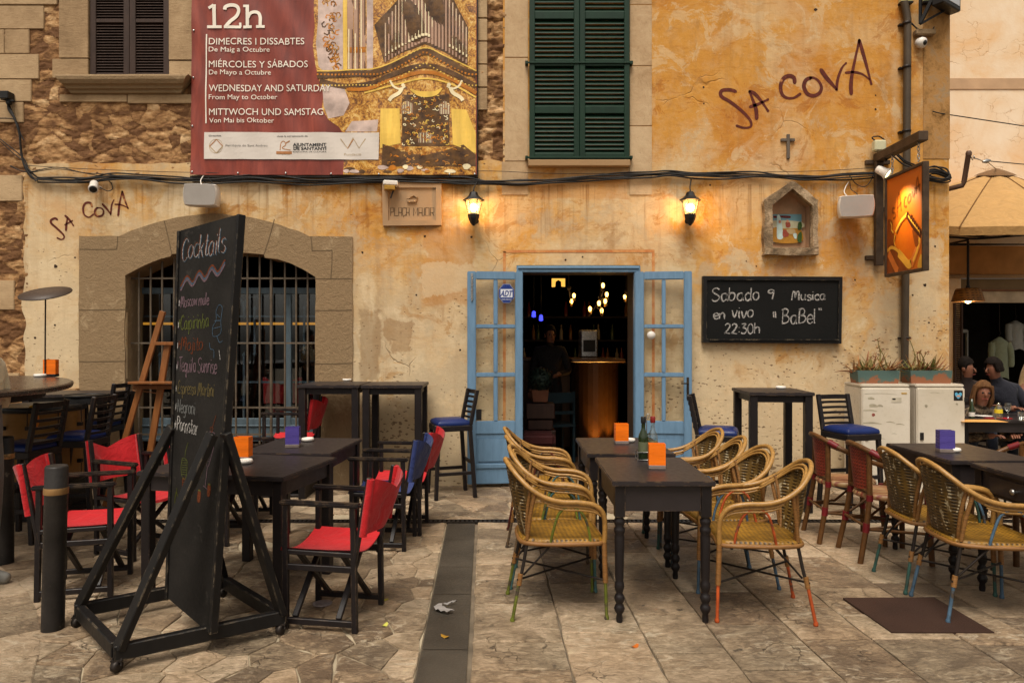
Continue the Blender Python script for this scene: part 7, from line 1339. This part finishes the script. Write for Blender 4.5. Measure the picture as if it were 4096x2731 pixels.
MB().b2(nx_(3500), 15, NY - .06, NY - .001, nz_(1114), nz_(1101)).build('cornice', M['ashlar_pale'], NB, loc=nl, bevel=.006); MB().b2(nx_(3500), 15, NY - .012, NY - .001, nz_(1099), nz_(985)).build('ochre_panel', pm('ochre_panel', S(176, 122, 66), .9, .2, 4), NB, loc=nl)
MB().b2(nx_(3844), 9.8, NY + .002, NY + .1, nz_(1158), nz_(1114) - .001).build('shop_fascia', pm('fascia_grey', S(120, 98, 68), .8, .1), NB, loc=nl); MB().b2(nx_(3844), 9.8, NY - .02, NY + .1, nz_(1164), nz_(1158) - .001).build('fascia_strip', pm('fascia_brown', S(120, 76, 44), .6), NB, loc=nl)
MB().b2(nx_(3844), 9.8, NY + .02, NY + .1, nz_(1210), nz_(1165)).b2(nx_(3844), 9.8, NY - .01, NY + .0195, nz_(1210), nz_(1203)).build('roller_box', pm('roller_cream', S(176, 158, 132), .6), NB, loc=nl)
q = MB(); q.add([(nx_(3844), NY + .3, 0), (9.8, NY + .3, 0), (9.8, 14, 0), (nx_(3844), 14, 0)], [(0, 1, 2, 3)]).add([(nx_(3844), NY + .1, 2.3), (9.8, NY + .1, 2.3), (9.8, 14, 2.3), (nx_(3844), 14, 2.3)], [(3, 2, 1, 0)]).add([(nx_(3844), 14, 0), (9.8, 14, 0), (9.8, 14, 2.3), (nx_(3844), 14, 2.3)], [(0, 1, 2, 3)]).add([(nx_(3844), NY + .3, 0), (nx_(3844), 14, 0), (nx_(3844), 14, 2.3), (nx_(3844), NY + .3, 2.3)], [(0, 1, 2, 3)]).add([(9.8, NY + .3, 0), (9.8, 14, 0), (9.8, 14, 2.3), (9.8, NY + .3, 2.3)], [(0, 1, 2, 3)]); q.build('shop_room', pm('shop_dark', S(46, 42, 36), .8), NB, loc=nl)
q = MB(); s0, s1 = nx_(3810), nx_(3843); q.b2(s0, s0 + .02, NY - .05, NY - .015, .1, nz_(1212)).b2(s1 - .02, s1, NY - .05, NY - .015, .1, nz_(1212))
for i in range(62): z = .12 + i * .032; q.add([(s0 + .02, NY - .048, z), (s1 - .02, NY - .048, z), (s1 - .02, NY - .02, z + .022), (s0 + .02, NY - .02, z + .022)], [(0, 1, 2, 3)])
q.build('shutter', M['brown_paint'], NB, loc=nl)
MB().b2(nx_(3846), nx_(3852), NY + .02, NY + .06, 0, nz_(1211)).b2(nx_(3905), nx_(3910), NY + .2, NY + .24, 0, nz_(1320)).b2(nx_(3861), nx_(3906), NY + .2, NY + .24, nz_(1330), nz_(1316)).build('shop_frame', pm('shop_frame_grey', S(104, 104, 100), .4), NB, loc=nl)
def garment(px, py, Y, w_, h, col, label):
    T = thing('garment', label, 'clothing', P(px, py, Y)); q = MB(); vs = []; n = 12; rows_ = [(.0, .18), (.06, .55), (.12, .95), (.3, .85), (.6, .9), (1, 1.0)]
    for t, k_ in rows_:
        for i in range(n): a = 2 * math.pi * i / n; vs.append((math.cos(a) * w_ / 2 * k_ * (1 + .08 * math.sin(5 * a + 6 * t)), math.sin(a) * .09 * k_, -h * t + .02 * math.sin(3 * a) * t))
    q.add(vs, [(r_ * n + i, r_ * n + (i + 1) % n, (r_ + 1) * n + (i + 1) % n, (r_ + 1) * n + i) for r_ in range(len(rows_) - 1) for i in range(n)], True)
    q.tube(catmull([(w_ * .42, -.01, -h * .14), (w_ * .56, -.03, -h * .4), (w_ * .52, -.05, -h * .72)], 4), [.05] * 4 + [.045] * 4 + [.035], 8).tube(catmull([(-w_ * .42, 0, -h * .14), (-w_ * .52, -.02, -h * .4), (-w_ * .5, -.03, -h * .7)], 4), [.05] * 4 + [.045] * 4 + [.035], 8); q.build('coat_cloth', cloth('garment_' + label[:4], col), T)
    MB().tube(catmull([(-.02, 0, -.01), (0, 0, .03), (.02, 0, .07), (0, 0, .09)], 4), .004, 5).tube([(0, 0, .09), (0, 0, 2.28 - T.location.z)], .004, 5).build('hanger', M['iron'], T)
garment(3998, 1348, 10.3, .26, .62, S(118, 124, 100), 'sage green coat on a hanger in the shopfront'); garment(4062, 1282, 10.7, .24, .46, S(140, 140, 134), 'pale grey shirt hanging in the shopfront')
# shade canopy hung from a cable
AX = P(3985, 680, 9.0); SC = thing('shade_canopy', 'beige octagonal cloth canopy hung from a cable over the right terrace', 'canopy', AX); SC.rotation_euler = (R(13), 0, 0); tc = cloth('canopy_cloth', S(178, 138, 84), .85); q = MB(); n8 = 8; sub_ = 6; seam = []
def cpt(a, t):
    k_ = a * n8 / (2 * math.pi); fr = k_ - math.floor(k_); r0 = math.cos(math.pi / n8) / math.cos((fr - .5) * 2 * math.pi / n8)
    return Vector((math.cos(a) * 1.5 * t * r0, math.sin(a) * 1.5 * t * r0, -.02 - .66 * t ** 1.12 - .05 * math.sin(math.pi * t) * (1 - abs(2 * fr - 1)) * -1 + .03 * (t ** 6) * (1 - abs(2 * fr - 1))))
N = n8 * sub_; vs = [cpt(2 * math.pi * i / N + R(9), t) for t in (.06, .2, .4, .6, .8, 1.0) for i in range(N)]
q.add(vs, [(r_ * N + i, r_ * N + (i + 1) % N, (r_ + 1) * N + (i + 1) % N, (r_ + 1) * N + i) for r_ in range(5) for i in range(N)], True); q.add([v + Vector((0, 0, -.10 if j else 0)) for j in (0, 1) for v in vs[-N:]], [(i, (i + 1) % N, N + (i + 1) % N, N + i) for i in range(N)], True); q.build('canopy_cloth', tc, SC)
q = MB()
for i in range(n8): a = 2 * math.pi * (i + .0) / n8; q.tube([cpt(a + R(.01), t) + Vector((0, 0, .004)) for t in (.06, .2, .4, .6, .8, 1.0)], .008, 5)
q.build('canopy_seam', pm('canopy_seam_cloth', S(110, 76, 38), .8), SC)
MB().lathe([(.24, -.075), (.20, -.05), (.10, -.01), (.04, .01), (.001, .02)], (0, 0, 0), 8, smooth=False).build('canopy_cap', cloth('canopy_cap_cloth', S(112, 80, 46), .85), SC)
PA = thing('pulley_arm', 'bent brown iron tube with a pulley fixed to the building corner', 'pulley arm', P(3801, 752, 7.3)); f_ = lambda px, py, Y: P(px, py, Y) - P(3801, 752, 7.3); MB().tube([f_(3788, 758, 7.3), f_(3850, 742, 7.2), f_(3856, 728, 7.2), f_(3874, 618, 7.1)], .026, 10).lathe([(.026, -.03), (.03, 0), (.02, .02), (.001, .024)], f_(3875, 612, 7.1), 12).build('arm_tube', pm('arm_brown', S(84, 60, 44), .5, .2), PA); MB().tube([f_(3884, 628, 7.1), f_(3895, 624, 7.1), f_(3900, 634, 7.1), f_(3890, 640, 7.1)], .006, 6, True).tube(catmull([f_(3892, 632, 7.1), f_(3920, 640, 7.15), f_(3930, 645, 7.2)], 4), .006, 5).lathe([(.012, -.04), (.026, 0), (.012, .04)], (0, 0, 0), 10, M=Matrix.Translation(f_(3946, 645, 7.25)) @ Matrix.Rotation(R(80), 4, 'Y')).build('pulley', M['steel'], PA)
tag(MB().tube([P(3955, 645, 7.25), P(4096, 658, 7.8), P(4096, 658, 7.8).lerp(P(4300, 678, 8.6), 2.73)], .006, 5).tube([P(3950, 648, 7.25), AX + V(0, 0, .01)], .004, 5).build('support_cable', M['cable']), 'steel cable running right from the pulley above the canopy', 'cable')
tag(MB().tube([P(3730, 446, WY - .02), P(3760, 454, WY - .03), P(4096, 505, 7.6), P(4096, 505, 7.6).lerp(P(4400, 552, 8.2), 3.98)], .006, 5).build('stay_wire', M['cable']), 'thin stay wire slanting down to the right from the building corner', 'wire')
cable('shop_cable', 'sagging black cable bundle along the neighbouring building below the canopy', [(3700, 938), (3820, 942), (3900, 952), (3990, 948), (4100, 936), (4300, 930)], .011, 4, .025, 'cable', NY - .2); cable('shop_cable', 'straight black cable along the neighbouring building, below the sagging bundle', [(3700, 974), (3870, 976), (4100, 978), (4300, 980)], .010, 2, .02, 'cable', NY - .2)
PD = thing('pendant_lamp', 'lit wicker pendant lamp hanging before the shopfront', 'pendant lamp', P(3872, 1180, 9.0)); k9 = 9.0 / F; MB().tube([(0, 0, .10), (0, 0, 26 * k9 * 8.3)], .016, 8).lathe([(.03, .08), (.02, .13)], (0, 0, 0), 10).build('power_cord', M['cable'], PD)
MB().lathe([(.19, -.085), (.185, -.06), (.15, .06), (.135, .085), (.03, .09)], (0, 0, 0), 24).build('lamp_shade', weave_mat('lamp_wicker', S(74, 46, 14), S(150, 98, 34), 40, 60, .6, (0, 2), .8), PD); MB().lathe([(.001, -.11), (.03, -.1), (.032, -.075), (.012, -.04), (.012, .05)], (0, 0, 0), 12).build('light_bulb', emit('pendant_bulb', (1, .62, .2, 1), 18), PD); lamp('pendant_light', 'POINT', P(3872, 1200, 9.0) + V(0, 0, -.05), 4, (1, .6, .22), shadow_soft_size=.04)
PH = thing('pendant_hook', 'iron bar carrying the wicker pendant from the neighbouring wall', 'hook', P(3872, 960, 9.0)); MB().tube([(0, 0, 0), (.06, .8, .02)], .014, 7).build('hook_bar', M['iron'], PH)
# ------------------------------------------------------------------ diners' table
DT = dining_table((5.27, 6.95, 0), R(-3), 'dark table laid for the diners at the right edge', 'dark tables of the right-hand restaurant', 1.75, .72, .735, ap=.09)
def dz(px, py): return on(px, py, .7355)
q = MB()
def dthing(name, label, cat, px, py, prof, mt, part, grp=None, n=16):
    T = thing(name, label, cat, dz(px, py), 0, grp); MB().lathe(prof, (0, 0, 0), n).build(part, mt, T); return T
gl2 = M['bottle_clear']
T = dthing('water_bottle', 'clear water bottle with yellow label on the diners\' table', 'bottle', 3994, 1678, [(.001, 0), (.034, .002), (.036, .02), (.034, .09), (.03, .12), (.014, .15), (.014, .165), (.001, .166)], gl2, 'bottle_glass'); MB().lathe([(.0365, .065), (.0355, .10)], (0, 0, 0), 16).build('bottle_label', pm('yellow_label', S(210, 184, 40), .5), T)
dthing('wine_glass', 'stemmed wine glass on the diners\' table', 'glass', 4032, 1676, [(.03, 0), (.005, .006), (.004, .07), (.025, .09), (.032, .12), (.026, .16)], gl2, 'glass_bowl'); dthing('tumbler', 'short glass at the right edge of the diners\' table', 'glass', 4087, 1684, [(.001, .004), (.028, .004), (.034, .09)], gl2, 'glass_body'); dthing('plate', 'small white plate on the diners\' table', 'plate', 3932, 1668, [(.001, .004), (.06, .004), (.085, .014), (.085, .017), (.06, .008)], M['white_plastic'], 'plate_disc')
T = dthing('sauce_bottle', 'dark sauce bottle beside the fridge on the diners\' table', 'bottle', 3887, 1672, [(.026, 0), (.028, .08), (.014, .13), (.013, .19), (.001, .192)], M['bottle_green'], 'bottle_glass'); MB().lathe([(.0285, .02), (.0288, .06)], (0, 0, 0), 14).build('bottle_label', M['white_plastic'], T)
for px, lab in ((3966, 'red paper napkin left of the water bottle'), (4018, 'red paper napkin right of the water bottle')): tag(MB().box((0, 0, .004), (.10, .09, .007), .3).build('napkin', pm('napkin_red', S(150, 24, 30), .8), loc=dz(px, 1674)), lab, 'napkin')
tag(MB().box((0, 0, .002), (.42, .20, .003), R(-3)).build('placemat', pm('placemat_orange', S(206, 150, 80), .7), loc=dz(3915, 1683)), 'orange paper placemat along the near edge of the diners\' table', 'placemat')
# ------------------------------------------------------------------ people
def figure(label, J, mats, loc=(0, 0, 0), rz=0, hair=None, hairlen=0.0, face=None, rad=1.0, hands=True, group=None):
    """one continuous body grown round a posed skeleton J (metres, own frame, looking along -Y); mats = skin, top, trousers, shoes"""
    T = thing('person', label, 'person', loc, rz, group)
    names = ['pelvis', 'belly', 'chest', 'neck', 'jaw', 'head', 'crown']; rr = dict(pelvis=(.15, .115), belly=(.135, .105), chest=(.165, .115), neck=(.056, .058), jaw=(.050, .060), head=(.070, .088), crown=(.050, .060))
    V_ = [J[n_] for n_ in names]; ra = [rr[n_] for n_ in names]; ed = [(i, i + 1) for i in range(6)]; mz = [2, 1, 1, 0, 0, 0]; nn = list(names)
    def addv(p, r_, par, m_): V_.append(Vector(p)); ra.append(r_); ed.append((par, len(V_) - 1)); mz.append(m_); return len(V_) - 1
    V_ = [Vector(p) for p in V_]
    for s_ in ('l', 'r'):
        a = addv(J['sh_' + s_], (.062, .066), 2, 1); b = addv(J['el_' + s_], (.045, .048), a, 1); c_ = addv(J['wr_' + s_], (.030, .034), b, J.get('sleeve', 1)); d = addv(Vector(J['wr_' + s_]) + (Vector(J['wr_' + s_]) - Vector(J['el_' + s_])).normalized() * .06, (.036, .020), c_, 0)
        a = addv(J['hip_' + s_], (.088, .09), 0, 2); m1 = addv((Vector(J['hip_' + s_]) + Vector(J['kn_' + s_])) / 2, (.078, .08), a, 2); b = addv(J['kn_' + s_], (.056, .06), m1, 2); m2 = addv(Vector(J['kn_' + s_]).lerp(Vector(J['an_' + s_]), .35), (.056, .058), b, 2); c_ = addv(J['an_' + s_], (.036, .042), m2, 2); addv(J['to_' + s_], (.042, .028), c_, 3)
    me = bpy.data.meshes.new('body'); me.from_pydata([tuple(p) for p in V_], ed, []); ob = bpy.data.objects.new('body', me); sc.collection.objects.link(ob); ob.modifiers.new('skin', 'SKIN').use_smooth_shade = True
    sv = me.skin_vertices[0].data
    for i, r_ in enumerate(ra): sv[i].radius = (r_[0] * rad if i < 3 else r_[0], r_[1] * rad if i < 3 else r_[1])
    sv[0].use_root = True; sm_ = ob.modifiers.new('sub', 'SUBSURF'); sm_.levels = 2; sm_.render_levels = 2
    bk = bpy.data.meshes.new_from_object(ob.evaluated_get(bpy.context.evaluated_depsgraph_get())); bpy.data.objects.remove(ob)
    mb = MB(); vs = [v.co.copy() for v in bk.vertices]
    def zone(c):
        best = (9, 0)
        for (a, b), m_ in zip(ed, mz):
            p, q_ = V_[a], V_[b]; d = q_ - p; t = max(0, min(1, (c - p).dot(d) / max(d.length_squared, 1e-9))); dist = (c - p - d * t).length / (.5 + ra[a][0] * 4)
            if dist < best[0]: best = (dist, m_)
        return best[1]
    for p in bk.polygons: pass
    mb.v = vs; mb.f = [list(p.vertices) for p in bk.polygons]; mb.s = [True] * len(mb.f); mb.m = [zone(sum((vs[i] for i in f), Vector()) / len(f)) for f in mb.f]; mb.t = [.5] * len(mb.f)
    hd = Vector(J['head']); fw = Vector(J.get('look', (0, -1, 0))).normalized(); up = (Vector(J['crown']) - Vector(J['neck'])).normalized(); sd = up.cross(fw).normalized()
    # nose, ears, brow as part of the same body mesh
    mb.tube([hd + fw * .062 + up * .012, hd + fw * .080 - up * .010, hd + fw * .087 - up * .026, hd + fw * .070 - up * .032], [.007, .010, .012, .008], 8, m=0)
    for s_ in (-1, 1): mb.lathe([(.001, -.008), (.022, -.006), (.026, .004), (.012, .008)], (0, 0, 0), 10, m=0, M=Matrix.Translation(hd + sd * s_ * .072 - fw * .008 - up * .01) @ (sd * s_).to_track_quat('Z', 'Y').to_matrix().to_4x4() @ Matrix.Diagonal((.8, 1.25, 1, 1)))
    if hands:
        for s_ in ('l', 'r'):
            d = (Vector(J['wr_' + s_]) - Vector(J['el_' + s_])).normalized(); pal = Vector(J['wr_' + s_]) + d * .075; sx_ = d.cross(Vector((0, .3, 1))).normalized(); dn = sx_.cross(d).normalized()
            for i, (o_, L) in enumerate(((-.027, .062), (-.009, .074), (.009, .070), (.027, .055))): b = pal + sx_ * o_; mb.tube([b - d * .02, b + d * L * .4 - dn * .004, b + d * L * .75 - dn * .016, b + d * L * .92 - dn * .034], [.0095, .009, .008, .006], 7, m=0)
            q_ = pal - d * .035 - sx_ * .03; mb.tube([q_, q_ - sx_ * .022 + d * .02, q_ - sx_ * .026 + d * .05], [.011, .010, .007], 7, m=0)
    mb.build('body', mats, T)
    e = MB()
    for s_ in (-1, 1): e.lathe([(.001, -.004), (.011, 0), (.001, .004)], (0, 0, 0), 8, M=Matrix.Translation(hd + fw * .0775 + sd * s_ * .028 + up * .004) @ fw.to_track_quat('Z', 'Y').to_matrix().to_4x4())
    e.build('eye', M['black'], T); MB().tube(catmull([hd + fw * .070 + sd * k_ - up * (.060 - .10 * abs(k_) ** 1.3) for k_ in (-.026, -.012, 0, .012, .026)], 3), .0048, 6).build('mouth', pm('lips_' + label[:5], S(140, 66, 58), .5), T)
    if hair:
        h = MB(); vs = []; n = 20
        for j, th in enumerate((0, 18, 38, 58, 78, 98, 120)):
            for i in range(n):
                a = 2 * math.pi * i / n; fr = math.cos(a); lim = th if fr < .35 else min(th, 66 - 8 * math.cos(2 * a)); r_ = (1.07 if j < 5 else (.99 if j == 5 else .86)) * (1 if fr < .35 or j < 3 else .90) + .05 * noise.noise((i * .9, j * 1.3, 2))
                d = (fw * math.cos(a) * .089 + sd * math.sin(a) * .078) * math.sin(R(lim)) * r_ + up * math.cos(R(lim)) * .112 * r_; vs.append(hd + up * .012 - fw * .008 + d)
        h.add(vs, [(r_ * n + i, r_ * n + (i + 1) % n, (r_ + 1) * n + (i + 1) % n, (r_ + 1) * n + i) for r_ in range(6) for i in range(n)], True)
        if hairlen:
            r_ = random.Random(3)
            for i in range(64):
                a = R(72 + 216 * i / 63); k3 = r_.uniform(.92, 1.04); b = hd + fw * math.cos(a) * .078 * k3 + sd * math.sin(a) * .075 * k3 + up * .02; h.tube(catmull([b + up * .05, b - up * .04 + sd * math.sin(a) * .015, b - up * hairlen * .6 + sd * math.sin(a) * r_.uniform(0, .03), b - up * hairlen * r_.uniform(.85, 1.1) + sd * math.sin(a) * r_.uniform(-.01, .02)], 3), [.011] * 6 + [.009, .008, .006, .003], 6)
        h.build('hair', hair, T)
    return T
def sitting(lean=.0, turn=0.0, low=0.0, arms=None, look=(0, -1, 0), side=0.0):
    z = .50 - low; J = dict(pelvis=(0, 0, z), belly=(side * .3, -lean * .3, z + .18), chest=(side * .8, -lean * .8, z + .38), neck=(side * 1.05, -lean * 1.1, z + .53), jaw=(side * 1.15 + look[0] * .02, -lean * 1.2 + look[1] * .025, z + .60), head=(side * 1.2 + look[0] * .02, -lean * 1.25 + look[1] * .015, z + .68), crown=(side * 1.25, -lean * 1.25, z + .765), look=look)
    for s_, k_ in (('l', 1), ('r', -1)):
        J['sh_' + s_] = (k_ * .17 + side, -lean, z + .46); J['el_' + s_] = (k_ * .23 + side * .8, -lean - .12, z + .22); J['wr_' + s_] = (k_ * .12 + side * .6, -lean - .34, z + .27)
        J['hip_' + s_] = (k_ * .09, -.04, z - .01); J['kn_' + s_] = (k_ * .13, -.44, z + .0); J['an_' + s_] = (k_ * .13, -.46, .08); J['to_' + s_] = (k_ * .14, -.60, .035)
    if arms: J.update(arms)
    return J
SK_ = M['skin']; navy = cloth('navy_wool', S(24, 24, 34)); jeans = cloth('dark_jeans', S(40, 46, 60)); shoe = pm('dark_shoe', S(36, 32, 30), .5)
tj = NT('patterned_jacket_cloth'); n_ = tj.noise(tj.co((1, 1, 1)), 22, 4, .6, 1); tj.bs(col=tj.ramp(n_, [(.38, S(40, 30, 22)), (.5, S(84, 66, 48)), (.62, S(124, 108, 84))]), rough=.85)
def seat_for(loc, label, rz=0):
    T = thing('wooden_chair', label, 'chair', loc, rz); mt = M['dark_wood']; h = .40
    for a in (-1, 1):
        MB().box((a * .18, -.18, h / 2 - .02), (.035, .035, h - .04)).build('leg', mt, T); MB().box((a * .18, .18, .42), (.035, .035, .84)).build('leg', mt, T)
    MB().box((0, -.02, h - .02), (.40, .36, .035)).build('seat', mt, T); MB().b2(-.162, .162, .17, .19, .58, .82).build('backrest', mt, T)
wl = Vector(((3925 - 2048) / F * 7.0, 7.36, 0))
figure('smiling woman with wavy fair hair and patterned jacket seated behind the diners\' table', sitting(.30, low=.20, look=(-.25, -1, -.05)), [SK_, tj.mat, jeans, shoe], wl, 0, M['hair_fair'], .17); seat_for(wl + V(0, .03, 0), 'dark chair under the smiling woman')
dl_ = Vector((5.42, 7.62, 0)); figure('dark-haired diner just behind the smiling woman, face turned to the neighbour', sitting(.10, low=-.02, look=(.35, -.9, -.2), side=-.12), [SK_, pm('dark_brown_knit', S(44, 32, 28), .8), jeans, shoe], (5.30, 7.95, 0), R(12), M['hair_dark'], 0); seat_for((5.30, 7.98, 0), 'dark chair under the dark-haired diner', R(12))
figure('diner in a dark navy jacket leaning left towards the others, dark hair', sitting(.16, low=-.03, look=(-.9, -.25, -.15), side=-.24), [SK_, navy, jeans, shoe], (5.56, 7.52, 0), R(-14), M['hair_dark'], .05, rad=1.1); seat_for((5.56, 7.56, 0), 'dark chair under the diner in the navy jacket', R(-14))
def standing(h=1.0, look=(0, -1, 0), arms=None):
    J = dict(pelvis=(0, 0, .94), belly=(0, 0, 1.12), chest=(0, .005, 1.30), neck=(0, .01, 1.46), jaw=(look[0] * .025, look[1] * .025, 1.53), head=(look[0] * .015, look[1] * .015, 1.61), crown=(0, 0, 1.695), look=look)
    for s_, k_ in (('l', 1), ('r', -1)): J.update({'sh_' + s_: (k_ * .175, .01, 1.39), 'el_' + s_: (k_ * .24, .03, 1.12), 'wr_' + s_: (k_ * .25, -.06, .89), 'hip_' + s_: (k_ * .09, 0, .91), 'kn_' + s_: (k_ * .10, -.02, .50), 'an_' + s_: (k_ * .10, .02, .085), 'to_' + s_: (k_ * .115, -.13, .035)})
    if arms: J.update(arms)
    return {k_: (tuple(h * q_ for q_ in v_) if k_ != 'look' and k_ != 'sleeve' else v_) for k_, v_ in J.items()}
figure('standing person in a beige short-sleeved top cut by the right edge', standing(.88, (-.6, -.8, 0), {'sleeve': 0}), [SK_, cloth('beige_jersey', S(150, 122, 84)), jeans, shoe], (6.36, 8.15, 0), R(-25), M['hair_dark'], .1)
tag(MB().lathe([(.02, 0), (.10, .03), (.12, .12), (.10, .22), (.04, .27), (.001, .28)], (0, 0, 0), 16, sy=.6).b2(-.07, -.05, -.02, .02, .25, .36).b2(.05, .07, -.02, .02, .25, .36).b2(-.0499, .0499, -.015, .015, .34, .359).build('handbag', pm('red_leather', S(140, 22, 26), .4), loc=(5.86, 7.62, .737 - .12)), 'red handbag at the right edge beside the standing person', 'bag')
figure('person in a cream shirt at the left edge, only elbow and shoe inside the picture', standing(.97, (0, -1, 0), {'el_l': (.22, -.02, 1.12), 'wr_l': (.10, .06, 1.32), 'el_r': (-.24, -.17, 1.16), 'wr_r': (-.10, -.10, 1.40), 'kn_l': (.10, -.02, .50)}), [SK_, cloth('cream_cotton', S(206, 190, 158)), cloth('grey_trousers', S(90, 88, 84)), pm('grey_trainer', S(120, 118, 112), .6)], (-3.22, 4.10, 0), R(90), M['hair_dark'])
figure('barman in dark clothes standing at the counter inside the bar', standing(.99, (.4, -.9, -.1), {'el_l': (.26, -.06, 1.12), 'wr_l': (.16, -.30, 1.10)}), [SK_, pm('black_shirt', S(28, 24, 24), .8), pm('black_trousers', S(24, 22, 22), .8), shoe], (.50, 9.0, 0), R(-10), M['hair_dark'])
